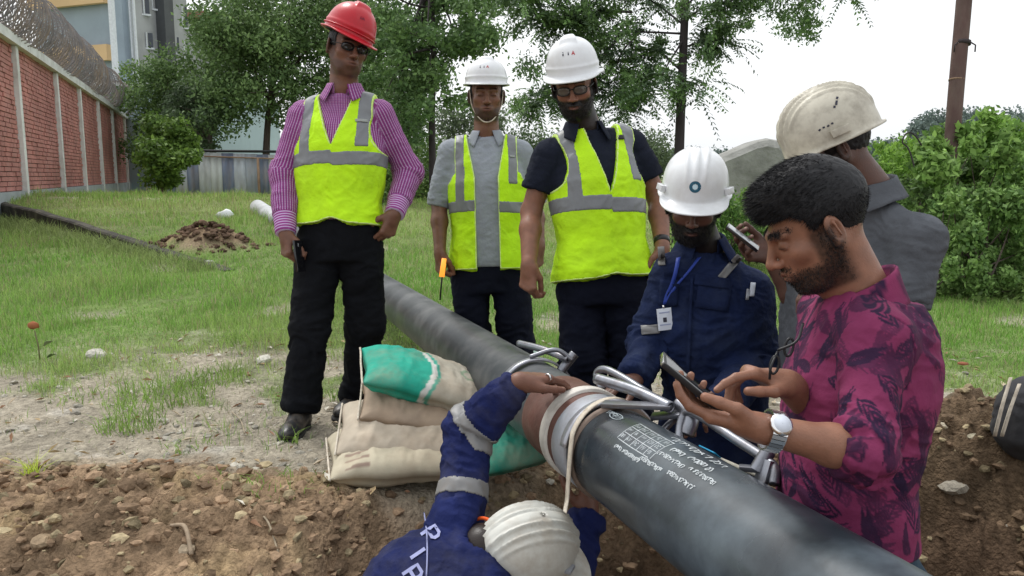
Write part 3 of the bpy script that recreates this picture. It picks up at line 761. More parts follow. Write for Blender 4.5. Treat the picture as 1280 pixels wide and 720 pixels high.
def vest(P, off=.026, h=.0055, hem=-.12, vz=.55, vw=.055, arm_r=.09, open_w=None, stripe_x=.105, band_z=.30, band_h=.055, extra=None, amp=.0055, seed=6, shx=.14, skew=0., flare=0., hem_curve=.03, stripe_w=.026, twist=0., neckw=.06, arm_in=0., neck=None):
    """hi-vis vest with its own front edges, neck, armholes, hem and reflective strips"""
    L_ = P.L; c = P.O; ex = .34; ptz = np.array([c+P.X*a+P.F*b+P.U*z for a in (-.29,.29) for b in (-.26,.26) for z in (hem-.02, L_+.12)])
    g = G(ptz.min(0), ptz.max(0), h); st = P.st.copy(); st[:,1:3] += off; st[:3,1:3] += flare; st[0,0] = hem-.02
    g.loft(c, P.X, P.F, P.U, st, .03); g.cone(P.shR*.92+P.shL*.08, P.shR*.08+P.shL*.92, .060, .060, .05)
    if neck is not None:
        for e in (P.shR, P.shL): g.cone(neck-P.U*.052, e+P.U*.004, .058, .058, .03)
    if extra: extra(g)
    lx, ly, lz = g.local(c, P.X, P.F, P.U); D = g.D + (.0035*np.exp(-((lx+skew*(lz-.2))/.005)**2)*(ly > 0)).astype(np.float32)
    ax_ = np.abs(lx)
    # armholes
    az = (L_-.07); arm = arm_r-np.sqrt(((ax_-(P.sw+.062-arm_in))*1.25)**2+((lz-az-.0)*.80)**2)+0*ly
    arm2 = ax_-shx; arm2 = np.where(lz > L_-.12, arm2, -1)
    # neck opening
    fz = np.where(ly > 0, vz*L_, L_+.0); ww = vw+0*lz; top = L_+.03
    t = np.clip((lz-fz)/(top-fz), 0, 1.2)
    xl = lx + skew*(lz-.2)
    v_cut = np.where(lz > fz, neckw*t**.9-np.abs(xl), -1)
    if open_w is not None:
        ow = open_w; v_cut = np.where(ly > 0, np.maximum(v_cut, ow-np.abs(xl)), v_cut)
    hemz = hem + hem_curve*(ax_/.18)**2*0 + hem_curve*np.exp(-(xl/.05)**2)*(ly > 0)
    mask = np.maximum(np.maximum(arm, arm2), np.maximum(v_cut, hemz-lz))
    Dv = np.maximum(D, mask); v, f = g.mesh(Dv)
    uv = bone_uv(v, [torso_bone(P)]); low = 1+.8*sstep(.25*L_, -.05, (v-P.O)@P.U)
    seed_ = seed; foldf = lambda q, ff: folds(q, ff, bone_uv(q, [torso_bone(P)]), amp, 10, 6, seed_, wfn=(1+.8*sstep(.25*L_, -.05, (q-P.O)@P.U)), nn=g.normals(q, D))
    nn0 = vnormals(v, f)
    v = foldf(v, f); vo = mk('vest', v, f, M['vest_mesh'], P.root, uv=uv)
    # strips: same surface a little proud
    dz = band_z*L_; tw = lz + twist*lx
    horiz = np.abs(tw-dz+.010*(xl > .004))-band_h/2
    vert = np.maximum(np.abs(ax_-(stripe_x+.0*lz))-stripe_w, np.where(lx > 0, .70*L_-lz, dz-tw))
    sm_ = np.minimum(horiz, vert)
    Ds = np.maximum(np.maximum(D-.0022, sm_), mask+.002); v2, f2 = g.mesh(Ds); v2 = foldf(v2, f2); so_ = mk('reflective_strip', v2, f2, M['reflective'], vo)
    pm = np.maximum(np.abs(mask+.0035)-.0035, -1); Dp = np.maximum(D-.0018, pm); v3, f3 = g.mesh(Dp); v3 = foldf(v3, f3); split_mk('piping', v3, f3, M['vest_piping'], vo)
    return vo, g

def on_px(ob, px, py, off=.004):
    me = ob.data; wl = wloc(ob); co = np.empty(len(me.vertices)*3, np.float32); me.vertices.foreach_get('co', co); b = BVHTree.FromPolygons([tuple(c) for c in (co.reshape(-1,3)+wl).tolist()], [tuple(p.vertices) for p in me.polygons])
    o_ = V3(0,0,CAM_H); d = unit(at(px, py, 1.)-o_); h = b.ray_cast(Vector(o_+d*.3), Vector(d)); return np.array(h[0])-d*off, np.array(h[1])
def tab(ob, px, py, w_, h_, m, name, rot=0., off=.004):
    """small sewn or printed patch lying on the cloth"""
    try: c, n = on_px(ob, px, py, 0.)
    except TypeError: return
    n = unit(n)*(1 if n@(c-V3(0,0,CAM_H)) < 0 else -1); ux = unit(np.cross(V3(0,0,1), n)); ux = ux*(1 if ux[0] > 0 else -1); uy = np.cross(n, ux); ux, uy = ux*math.cos(rot)+uy*math.sin(rot), uy*math.cos(rot)-ux*math.sin(rot)
    fn = projector(ob, c+n*.05, ux, uy, off); rows = np.array([[fn((w_*(a-.5), h_*(b-.5))) for b in np.linspace(0,1,4)] for a in np.linspace(0,1,6)]); return sheet(rows, .002, name, m, ob)
# ------------------------------------------------------------------ ground
K0 = V3(-8.9, 13.6, 0); K1 = at(272, 322, 8.2)*V3(1,1,0)           # foot of the low dark kerb
kd = unit(K1-K0); kn_ = V3(-kd[1], kd[0], 0)                         # kn_ points behind the kerb
if kn_[1] < 0: kn_ = -kn_
KL = np.linalg.norm(K1-K0)
PIT = [(.55, 2.25, .62, .55), (1.10, 1.65, .75, .75), (.05, 1.75, .55, .62), (.75, 1.2, .9, .6), (1.45, 2.35, .55, .6), (.0, 1.2, .6, .5)]
def pit_mask(x, y):
    d = np.full(np.broadcast(x, y).shape, 9.)
    for (cx, cy, rx, ry) in PIT: d = np.minimum(d, np.sqrt(((x-cx)/rx)**2+((y-cy)/ry)**2))
    return d
def base_h(x, y):
    d = np.asarray(y, float); z = .028*np.clip(d-4, 0, 11)*sstep(3, -2, x)
    z = z + .07*sstep(6, 12, d)*sstep(-1, -5, x)
    s_ = (x-K0[0])*kn_[0]+(y-K0[1])*kn_[1]; al = (x-K0[0])*kd[0]+(y-K0[1])*kd[1]
    hgt = np.clip(.30*(1-al/KL*1.0), 0, .34)
    z = z + hgt*sstep(0, .12, s_)*sstep(26, 14, np.asarray(y))*1.0 + hgt*.6*sstep(14, 26, np.asarray(y))*0
    return z
def H(x, y, detail=True):
    x, y = np.broadcast_arrays(np.asarray(x, float), np.asarray(y, float))
    z = base_h(x, y) + .03*n2(x, y, .35, 3) + .02*n2(x, y, 1.1, 4)*sstep(1, 4, np.asarray(y))
    wob = .18*n2(x, y, 1.3, 8, 2)
    pm = pit_mask(x, y)+wob; pit = sstep(1.38, .55, pm)
    # spoil heaps
    mound = .10*np.exp(-(((x+1.15)/.85)**2+((y-2.30)/.42)**2)**1.3)+.03*np.exp(-(((x+.55)/.45)**2+((y-2.55)/.35)**2))
    mound = mound + .12*np.exp(-(((x-2.0)/.62)**2+((y-2.95)/.50)**2)) + .12*np.exp(-(((x-1.75)/.35)**2+((y-2.3)/.5)**2)) + .1*np.exp(-(((x-2.02)/.16)**2+((y-3.38)/.12)**2))
    far = at(258, 278, 9.6); mound = mound + .26*np.exp(-(((x-far[0])/.42)**2+((y-far[1])/.28)**2))
    soil = soil_mask(x, y)
    r = fb2(x, y, 5.5, 21, 4); r2 = fb2(x, y, 17, 31, 3)
    z = z*(1-pit) + pit*(-.58+.05*r) + mound*(1-pit*.6)
    if detail: z = z + soil*(.055*(1-2*np.abs(r))+.030*(1-2*np.abs(r2))+.016*fb2(x, y, 36, 37, 2))*(.8+.5*n2(x, y, 2.1, 39, 2)+.3*sstep(0,.2,mound)) - soil*.03 + (1-soil)*(.012*n2(x, y, 6, 5, 2)+.010*n2(x, y, 22, 6, 2)*sstep(6,4,y))
    return z
def fb2(x, y, sc, seed, o): return n2(x, y, sc, seed, o)
def soil_mask(x, y):
    wob = .25*n2(x, y, 1.6, 12, 3)
    lim = 2.92+.10*sstep(-1, -2.5, x)+.62*sstep(1.2, 1.9, x)-.30*sstep(.5, -.6, x)+.1*np.sin(x*3)
    a = sstep(lim+.20, lim-.20, y+wob*1.5)
    b = sstep(1.3, 1.05, pit_mask(x, y)+wob)
    far = at(258, 278, 9.6); c_ = sstep(1.4, .8, np.sqrt(((x-far[0])/.5)**2+((y-far[1])/.35)**2)+wob)
    c2 = sstep(1.15, .85, np.sqrt(((x-1.9)/.95)**2+((y-2.85)/.66)**2)+wob)
    return np.maximum(np.maximum(a, b), np.maximum(c_, c2))
def grass_mask(x, y):
    x, y = np.broadcast_arrays(np.asarray(x, float), np.asarray(y, float))
    wob = .9*n2(x, y, .8, 41, 3)+.5*n2(x, y, 3.1, 43, 2)
    e = 4.55-.75*sstep(.8, 1.8, x); g = sstep(e-.55, e+.75, y+wob)
    patch = sstep(.25, .60, n2(x, y, 1.7, 47, 3)+.35*np.exp(-(((x+1.15)/.5)**2+((y-3.75)/.5)**2))*1.6)*sstep(2.7, 3.3, y)*.8
    return np.maximum(g, patch)*(1-soil_mask(x, y))*(1-.75*sstep(.42,.75, n2(x, y, 1.25, 71, 2)))
def axis(dense_lo, dense_hi, d, lo, hi, gr=1.06):
    c = list(np.arange(dense_lo, dense_hi, d)); s_ = d
    while c[-1] < hi: s_ *= gr; c.append(c[-1]+s_)
    s_ = d; a = [c[0]]
    while a[0] > lo: s_ *= gr; a.insert(0, a[0]-s_)
    return np.array(a[:-1]+c)
gx = axis(-2.3, 2.9, .0155, -700, 700, 1.055); gy = axis(1.1, 4.6, .0155, -60, 1200, 1.045)
GX, GY = np.meshgrid(gx, gy); gz = H(GX, GY); far_ = sstep(40, 120, np.hypot(GX, GY)); gz = gz*(1-far_)
nr, nc = GX.shape
soil_v = soil_mask(GX, GY); grass_v = grass_mask(GX, GY)
# earth colours in noise patches, darker towards the right and inside the pit
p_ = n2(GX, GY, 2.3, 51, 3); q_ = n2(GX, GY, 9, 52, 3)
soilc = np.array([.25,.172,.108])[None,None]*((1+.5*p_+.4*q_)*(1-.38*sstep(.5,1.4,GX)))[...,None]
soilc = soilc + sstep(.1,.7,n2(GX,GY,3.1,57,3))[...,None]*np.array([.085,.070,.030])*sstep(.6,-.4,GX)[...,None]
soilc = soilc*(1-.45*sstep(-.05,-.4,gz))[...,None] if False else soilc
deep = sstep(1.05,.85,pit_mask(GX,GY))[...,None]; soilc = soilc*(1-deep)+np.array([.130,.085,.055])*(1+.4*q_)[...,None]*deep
bare = np.array([.34,.30,.235])*(1+.22*p_+.30*q_)[...,None]
bare = bare + sstep(.35,.8,n2(GX,GY,5,58,2))[...,None]*np.array([.12,.12,.12])
grc = np.array([.145,.215,.060])*(1+.30*n2(GX,GY,.9,53,3)+.35*q_)[...,None] + sstep(8,16,GY)[...,None]*np.array([.07,.045,.03])
gw = (grass_v*.92)[...,None]; sw_ = soil_v[...,None]
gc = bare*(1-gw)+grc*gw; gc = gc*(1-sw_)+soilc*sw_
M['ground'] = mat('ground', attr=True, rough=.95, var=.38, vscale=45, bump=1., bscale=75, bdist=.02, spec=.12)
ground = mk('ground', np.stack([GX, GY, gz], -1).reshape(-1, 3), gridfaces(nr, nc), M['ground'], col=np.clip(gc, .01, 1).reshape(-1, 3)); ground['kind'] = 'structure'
def gh(x, y): return float(H(np.array([x]), np.array([y]))[0])

# earth clods, stones, dry leaves, grass -------------------------------------------------
def ico(n=1):
    import bmesh
    bm = bmesh.new(); bmesh.ops.create_icosphere(bm, subdivisions=n, radius=1.); v = np.array([x.co[:] for x in bm.verts]); f = np.array([[q.index for q in p.verts] for p in bm.faces]); bm.free(); return v, f
IC1, IF1 = ico(1); IC2, IF2 = ico(2)
def scatter_lumps(name, xs, ys, size, cols, mt, label, squash=.65, seed=0, ic=(IC2, IF2), sink=.25, rough=.30):
    r = np.random.default_rng(seed); acc = Acc(); zs = H(xs, ys); V_, F_ = ic; n = len(xs); nv = len(V_)
    shapes = [V_*(1+rough*noise(V_*1.6+k*9, k)[:, None]+rough*.6*noise(V_*3.7+k*5, k+4)[:, None]) for k in range(12)]
    vs = np.zeros((n, nv, 3)); 
    for i in range(n):
        a = r.uniform(0, 6.28); ca, sa = math.cos(a), math.sin(a); s_ = shapes[r.integers(12)]*size[i]*np.array([r.uniform(.8,1.3), r.uniform(.7,1.1), squash*r.uniform(.7,1.2)])
        t = r.normal(0, .35); s_ = np.c_[s_[:,0], s_[:,1]*math.cos(t)-s_[:,2]*math.sin(t), s_[:,1]*math.sin(t)+s_[:,2]*math.cos(t)]
        vs[i] = np.c_[s_[:,0]*ca-s_[:,1]*sa, s_[:,0]*sa+s_[:,1]*ca, s_[:,2]] + [xs[i], ys[i], zs[i]+size[i]*squash*(1-2*sink)*.5]
    f = (F_[None]+np.arange(n)[:, None, None]*nv).reshape(-1, 3); c = np.repeat(cols, nv, 0)
    ob = mk(name, vs.reshape(-1, 3), f, mt, col=c, smooth=False); ob['kind'] = 'stuff'; ob['label'] = label; ob['category'] = name.replace('_', ' '); return ob
r = np.random.default_rng(3)
def sample(n, x0, x1, y0, y1, wfn):
    xs = r.uniform(x0, x1, n); ys = y0*(y1/y0)**r.uniform(0, 1, n); keep = r.uniform(0, 1, n) < wfn(xs, ys); return xs[keep], ys[keep]
M['earth'] = mat('earth', attr=True, rough=.97, var=.35, vscale=45, bump=1., bscale=110, bdist=.006, spec=.1)
xs, ys = sample(30000, -2.4, 3.0, 1.2, 4.0, lambda x, y: soil_mask(x, y)*np.clip(.5+n2(x, y, 2.2, 61, 2), .08, 1))
sz = .005+.022*r.uniform(0, 1, len(xs))**2.4+.014*(r.uniform(0, 1, len(xs)) < .02)
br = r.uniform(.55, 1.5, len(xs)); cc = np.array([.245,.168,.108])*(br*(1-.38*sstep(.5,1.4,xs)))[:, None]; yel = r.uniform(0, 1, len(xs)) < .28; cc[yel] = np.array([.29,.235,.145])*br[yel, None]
big = 1.-.0
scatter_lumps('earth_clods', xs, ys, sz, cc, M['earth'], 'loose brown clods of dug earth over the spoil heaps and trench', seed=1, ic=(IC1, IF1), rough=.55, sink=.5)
xs, ys = sample(9000, -2.6, 3.4, 2.6, 9., lambda x, y: (1-soil_mask(x, y))*np.clip(1-grass_mask(x, y), .03, 1)*np.clip(.4+n2(x, y, 2.9, 64, 2)*1.6, .0, 1))
sz = .004+.022*r.uniform(0, 1, len(xs))**5; cc = np.array([.38,.355,.30])*r.uniform(.6, 1.35, len(xs))[:, None]
_f = at(258,278,9.6); _x = _f[0]+r.normal(0,.33,260); _y = _f[1]+r.normal(0,.2,260); scatter_lumps('soil_crumbs', _x, _y, r.uniform(.015,.05,260), np.array([.10,.065,.045])*r.uniform(.6,1.8,260)[:, None], M['earth'], 'dark crumbs of earth heaped on the small far soil pile', seed=4, ic=(IC1, IF1))
scatter_lumps('gravel', xs, ys, sz, cc, M['earth'], 'pale grey stones and rubble crumbs on the bare ground before the grass', seed=2, ic=(IC1, IF1), squash=.5)
# larger stones, each one its own
stones = [(120,447,.07,(.45,.43,.38)),(330,452,.055,(.5,.48,.42)),(80,580,.05,(.33,.29,.22)),(390,470,.045,(.42,.4,.36)),(52,680,.032,(.27,.20,.13)),(232,690,.028,(.3,.24,.17)),(452,604,.03,(.45,.42,.35)),(262,330,.05,(.4,.4,.38)),(1172,541,.035,(.42,.37,.28)),(1215,556,.03,(.5,.45,.33)),(1190,630,.05,(.30,.27,.22)),(118,602,.035,(.38,.32,.22))]
def hit(px, py, z0=None):
    """where the view ray through a pixel meets the ground"""
    lo, hi = .8, 60.
    zs = np.geomspace(lo, hi, 500); P = np.array([at(px, py, z) for z in zs]); g_ = H(P[:,0], P[:,1], False)
    k = np.argmax(P[:,2] < g_); return P[k]*V3(1,1,0)+V3(0,0,g_[k])
SLAB = ['flat pale stone among the sparse grass at far left','pale broken stone left of the standing man in red helmet','grey stone on the left spoil heap edge','small pale stone beside the trouser leg of the man in red helmet','brown clod-covered stone at the lower left corner','buff stone near the bottom of the left heap','cream stone just in front of the sacks','grey stone at the end of the low kerb','small buff stone high on the right heap','small cream stone lower on the right heap','dull grey stone low on the right heap','little tan stone on the crest of the left heap']
for (px, py, s_, c_), lb in zip(stones, SLAB):
    p = hit(px, py); v = IC2*(1+.28*noise(IC2*1.7+px, 3)[:, None])*np.array([1.25,.85,.5])*s_; a = px*.7; v = np.c_[v[:,0]*math.cos(a)-v[:,1]*math.sin(a), v[:,0]*math.sin(a)+v[:,1]*math.cos(a), v[:,2]]
    tagged(mk('stone', v+p+V3(0,0,s_*.15), IF2, M['earth'], col=np.tile(np.array(c_), (len(v), 1)), smooth=False), lb, 'stone', 'loose stones')

def blades(name, xs, ys, hgt, wid, cols, mt, label, lean=.5, seed=0, z0=None, kind='stuff'):
    r = np.random.default_rng(seed); n = len(xs); z = (H(xs, ys, False) if z0 is None else z0)-.004
    a = r.uniform(0, 6.283, n); la = r.uniform(0, 6.283, n); ln = np.abs(r.normal(lean, .35, n)); dx, dy = np.cos(a), np.sin(a); lx, ly = np.cos(la)*ln, np.sin(la)*ln
    rows = []
    for t, wk in ((0, 1.), (.5, .8), (1., 0.)):
        cx = xs+lx*hgt*t*t*.8; cy = ys+ly*hgt*t*t*.8; cz = z+hgt*t*(1-.25*ln*t)
        if wk: rows += [np.stack([cx-dx*wid*wk*.5, cy-dy*wid*wk*.5, cz], 1), np.stack([cx+dx*wid*wk*.5, cy+dy*wid*wk*.5, cz], 1)]
        else: rows.append(np.stack([cx, cy, cz], 1))
    v = np.stack(rows, 1).reshape(-1, 3); b = np.arange(n)[:, None]*5
    f4 = b+np.array([[0,1,3,2]]); f3 = b+np.array([[2,3,4]]); ob = mk(name, v, [f3, f4], mt, col=np.repeat(cols, 5, 0))
    if kind: ob['kind'] = kind
    if label: ob['label'] = label; ob['category'] = 'grass'
    return ob
def leafmat(name, tr=.25, rough=.6, var=.15):
    m = mat(name, attr=True, rough=rough, var=var, vscale=3, spec=.25); nt = m.node_tree; b = nt.nodes['Principled BSDF']; out = nt.nodes['Material Output']
    t = nt.nodes.new('ShaderNodeBsdfTranslucent'); mxn = nt.nodes.new('ShaderNodeMixShader'); mxn.inputs[0].default_value = tr
    src = b.inputs['Base Color'].links[0].from_socket; nt.links.new(src, t.inputs[0]); nt.links.new(b.outputs[0], mxn.inputs[1]); nt.links.new(t.outputs[0], mxn.inputs[2]); nt.links.new(mxn.outputs[0], out.inputs[0]); return m
M['grass'] = leafmat('grass', .35); M['leaf'] = leafmat('leaf', .30)
r = np.random.default_rng(11)
n_ = 400000; ys = 2.7*(46/2.7)**r.uniform(0, 1, n_)**1.15; xs = r.uniform(-.78, .78, n_)*ys*1.05
hy = H(xs, ys, False); pxs = 640+FPX*xs/ys
gm = grass_mask(xs, ys); keep = r.uniform(0, 1, n_) < gm*.95+.05*sstep(0,.5,n2(xs,ys,3.3,66,2))*(ys > 3.0)*(1-soil_mask(xs, ys)); xs, ys, gm = xs[keep], ys[keep], gm[keep]
tall = np.clip(.6+.8*n2(xs, ys, .9, 81, 2), .25, 1.5)
hg = (.036+.058*r.uniform(0, 1, len(xs)))*tall*(1+.35*sstep(0,-2.5,xs))*(1+.7*sstep(.1,.6,n2(xs, ys, 2.2, 85, 2)))*(1+.055*np.clip(ys-4, 0, 14)); wd = .0032*(ys/3.6)**.80*r.uniform(.7, 1.3, len(xs))
t = n2(xs, ys, .55, 83, 3); c0 = np.array([.175,.36,.060]); c1 = np.array([.34,.46,.14]); k = np.clip(.35+.8*t+r.normal(0, .22, len(xs))+.45*sstep(8, 13, ys), 0, 1)[:, None]
cc = (c0*(1-k)+c1*k)*r.uniform(.6, 1.35, len(xs))[:, None]; dry = r.uniform(0, 1, len(xs)) < .10+.1*sstep(7, 14, ys); cc[dry] = np.array([.44,.39,.22])*r.uniform(.7, 1.1, dry.sum())[:, None]
blades('grass', xs, ys, hg, wd, cc, M['grass'], 'short green grass covering the field behind the pipe', seed=5)
r = np.random.default_rng(19); xs = r.uniform(-2.6, 3.0, 16000); ys = r.uniform(2.7, 5.2, 16000); k = r.uniform(0, 1, len(xs)) < (1-soil_mask(xs, ys))*np.clip(.35+1.1*n2(xs, ys, 1.9, 91, 3), 0, 1); xs, ys = xs[k], ys[k]
cc = np.where(r.uniform(0, 1, len(xs))[:, None] < .55, np.array([[.42,.37,.25]]), np.array([[.20,.30,.10]]))*r.uniform(.5, 1.3, len(xs))[:, None]
blades('dry_straw', xs, ys, r.uniform(.015, .05, len(xs)), np.full(len(xs), .0032), cc, M['grass'], 'thin dry straw and tiny shoots on the bare strip', lean=1.1, seed=12)
# taller wisps against the kerb and tufts on the bare strip
def tuft(px, py, n, hgt, rad, lb, c=(.16,.30,.06), wd=.0042, lean=.85, grp='weed tufts'):
    p = hit(px, py); r = np.random.default_rng(int(px*7+py)); a = r.uniform(0, 6.28, n); q = rad*np.sqrt(r.uniform(0, 1, n)); x = p[0]+q*np.cos(a); y = p[1]+q*np.sin(a)
    cc = np.array(c)*r.uniform(.6, 1.5, n)[:, None]; o = blades('grass_tuft', x, y, hgt*r.uniform(.25, 1.1, n), np.full(n, wd), cc, M['grass'], None, lean=lean, seed=px, kind=None)
    tagged(o, lb, 'grass tuft', grp)
T_ = [(200,500,460,.13,.26,'largest tuft of long grass on the bare strip left of centre'),(165,535,220,.12,.14,'grass tuft in front of the largest tuft near the heap'),(262,480,240,.11,.2,'grass tuft between the largest tuft and the man in red helmet'),(300,430,110,.12,.15,'sparse tuft at the lawn edge left of the black trouser leg'),(360,555,46,.11,.05,'upright tuft by the shoe of the man in red helmet'),(40,600,60,.12,.03,'small yellow green tuft on the left heap'),(370,610,90,.07,.14,'low weeds on the heap in front of the sacks'),(98,500,60,.10,.12,'thin tuft at the left beyond the heap'),(430,500,90,.10,.07,'weed beside the far shoe of the man in red helmet'),(238,560,50,.07,.10,'low sprig on the crest of the left heap'),(285,600,50,.05,.12,'spread weed on the right flank of the left heap'),(745,445,60,.08,.08,'tuft seen between the trouser legs over the pipe'),(20,440,90,.14,.16,'broad weed tuft at the left picture edge')]
for t_ in T_: tuft(*t_[:5], t_[5], c=(.22,.34,.08) if t_[0] != 40 else (.45,.55,.08))
r = np.random.default_rng(15); n_ = 3600; al = r.uniform(0, KL, n_); off = -np.abs(r.normal(.05, .25, n_)); xs = K0[0]+kd[0]*al+kn_[0]*off; ys = K0[1]+kd[1]*al+kn_[1]*off
blades('wispy_grass', xs, ys, r.uniform(.10, .30, n_)*(1.1-.5*al/KL), np.full(n_, .010), np.array([.26,.33,.12])*r.uniform(.6,1.4,n_)[:, None], M['grass'], 'long wispy grass leaning over the low dark kerb', lean=.8, seed=8)
# litter of dry leaves on the heaps
r = np.random.default_rng(21); A = Acc(); M['dry_leaf'] = mat('dry_leaf', attr=True, rough=.8, var=.2, vscale=40)
xs, ys = sample(1300, -2.4, 2.9, 1.9, 5.2, lambda x, y: .16+.84*(1-soil_mask(x, y)))
for i in range(len(xs)):
    a = r.uniform(0, 6.28); l = r.uniform(.008, .032); wv = l*r.uniform(.12, .4); z = gh(xs[i], ys[i])+.012; d = V3(math.cos(a), math.sin(a), r.normal(0, .25)); s_ = V3(-d[1], d[0], r.normal(0, .3))
    c = V3(xs[i], ys[i], z); v = np.array([c-d*l, c-s_*wv+V3(0,0,.004), c+s_*wv+V3(0,0,.006), c+d*l, c+V3(0,0,-.003)]); A.add(v, np.array([[0,1,4],[1,3,4],[3,2,4],[2,0,4]]), np.array([[.55,.46,.34],[.40,.30,.17],[.62,.58,.5],[.30,.17,.10]][r.integers(4)]))
o = A.build('leaf_litter', M['dry_leaf'], smooth=False); o['kind'] = 'stuff'; o['label'] = 'dry curled leaves and straw bits strewn on the soil'; o['category'] = 'leaves'
def twig(pts, rad, lb, c=(.42,.34,.24), name='twig', grp=None):
    v, f = tube(smoothpath(pts, 14), rad, 5); o = mk(name, v, f, mat(name, c, rough=.9, var=.3, vscale=40)); tagged(o, lb, name.replace('_', ' '), grp); return o
for i, (a, b, lb) in enumerate([((215,668),(240,702),'curved pale husk on the left heap'),((312,640),(348,690),'thin dry stem near the man in the trench on the left heap'),((290,520),(306,545),'short stick on bare ground left of the shoe')]):
    p, q = hit(*a), hit(*b); p[2] = gh(*p[:2])+.012; q[2] = gh(*q[:2])+.012; m_ = (p+q)/2+V3(.008,.01,0); m_[2] = gh(*m_[:2])+.02; twig([p, m_, q], (.006,.003,.003)[i], lb, (.30,.23,.16) if i == 0 else (.33,.27,.19), grp='sticks on the soil')

# ------------------------------------------------------------------ far ground features
M['kerb'] = mat('kerb', (.045,.042,.036), rough=.95, var=.35, vscale=6, bump=.6, bscale=30, bdist=.02, dirt=(.16,.15,.11), dirt_scale=4, dirt_amt=.6)
al = np.linspace(-1.2, KL+.1, 60); A = []
for a_ in al:
    x, y = K0[0]+kd[0]*a_, K0[1]+kd[1]*a_; zf = float(H(np.array([x-kn_[0]*.15]), np.array([y-kn_[1]*.15]), False)[0]); hh = max(.02, .36*(1-a_/KL)+.02)
    top = zf+hh+.012*noise(np.array([[a_*2.3, 0, 0]]), 4)[0]; A.append([V3(x,y,zf-.15), V3(x,y,top-.02), V3(x,y,top)+kn_*.02, V3(x,y,top)+kn_*.13, V3(x,y,top-.02)+kn_*.15, V3(x,y,zf-.1)+kn_*.15])
A = np.array(A); o = mk('low_kerb', A.reshape(-1, 3), gridfaces(len(al), 6), M['kerb'], smooth=False); tagged(o, 'long low dark concrete kerb retaining the upper grass at left', 'kerb')
M['clear_plastic'] = mat('clear_plastic', (.55,.72,.66), rough=.25, var=.2, vscale=30)
def lathe(prof, c, ax, n=16):
    ax = unit(ax); u = unit(np.cross(ax, V3(.3,.2,.93))); v_ = np.cross(ax, u); th = np.arange(n)*2*math.pi/n
    P = np.array([[np.asarray(c)+ax*z+rr*(u*math.cos(t)+v_*math.sin(t)) for t in th] for rr, z in prof]); return P.reshape(-1, 3), gridfaces(len(prof), n, True)
p = hit(668, 452); b = thing('plastic_bottle', 'crushed pale green plastic bottle on the grass between the men in white helmets', 'bottle', p)
v, f = lathe([(.001,0),(.030,0),(.033,.01),(.033,.06),(.028,.075),(.033,.09),(.033,.13),(.014,.17),(.013,.19),(.001,.19)], p+V3(0,0,.035), V3(-.6,.75,.02)); mk('bottle_body', v, f, M['clear_plastic'], b)
v, f = lathe([(.001,0),(.016,0),(.016,.018),(.001,.018)], p+V3(0,0,.035)+unit(V3(-.6,.75,.02))*.188, V3(-.6,.75,.02)); mk('cap', v, f, M['white_plastic'], b)
p = hit(765, 431); v = []; 
rows = np.array([[p+V3(-.10+.03*i, .01*math.sin(i*1.7), .010+.006*math.sin(i*2.3))+V3(0,.03*j,0) for i in range(8)] for j in range(2)]); o = sheet(rows, .0015, 'plastic_tape', mat('pink_tape', (.62,.10,.16), rough=.5), None); tagged(o, 'crumpled pink plastic tape on the grass behind the dark trousers', 'tape')
p = hit(765, 420); rows = np.array([[p+V3(-.10+.028*i, .01*math.sin(i*2.1), .012+.006*math.sin(i*1.3))+V3(0,.04*j,0) for i in range(8)] for j in range(2)]); o = sheet(rows, .0015, 'paper_scrap', mat('paper_scrap', (.7,.62,.58), rough=.8), None); tagged(o, 'pale paper scrap behind the pink tape on the grass', 'paper')
p = hit(283, 272); v = IC2*(1+.75*noise(IC2*2.3, 7)[:, None]+.3*noise(IC2*5, 8)[:, None])*np.array([.11,.08,.08]); tagged(mk('plastic_bag', v+p+V3(0,0,.04), IF2, mat('white_bag', (.75,.77,.78), rough=.6)), 'small white plastic bag beside the far soil pile', 'bag')
p = hit(1203, 461); v = IC1*(1+.5*noise(IC1*2, 5)[:, None])*np.array([.032,.03,.010]); tagged(mk('dry_leaf', v+p+V3(0,0,.03), IF1, mat('rust_leaf', (.28,.10,.05), rough=.8)), 'curled rusty brown leaf on the lawn at right', 'leaf')
# dead sprig with one brown leaf at the left
p = hit(50, 455); b = thing('sprig', 'thin weed with one curled rust brown leaf at top, far left', 'plant', p)
v, f = tube([p, p+V3(.0,0,.09), p+V3(-.015,0,.19)], .004, 5); mk('stem', v, f, mat('sprig_stem', (.16,.15,.07)), b)
q = p+V3(-.02,0,.22); v = IC2*(1+.6*noise(IC2*2.2, 9)[:, None])*np.array([.034,.010,.024]); mk('curled_leaf', v+q, IF2, mat('curled_leaf', (.33,.12,.05), rough=.8, var=.3), b)
for k, (dx, dz, c) in enumerate([(.06,.10,(.25,.28,.18)),(-.06,.08,(.12,.2,.06)),(.09,.03,(.1,.16,.05))]):
    c0_ = p+V3(dx*.5,0,dz); d = unit(V3(dx,-.01,.03)); s_ = unit(np.cross(d, V3(0,.3,1))); rows = np.array([[c0_+d*.07*t+s_*.02*math.sin(math.pi*(t*.9+.05))*e+V3(0,0,.01*math.sin(3*t)) for e in (-1,0,1)] for t in np.linspace(0,1,6)]); sheet(rows, .001, 'leaf', mat('sprig_leaf', c), b)

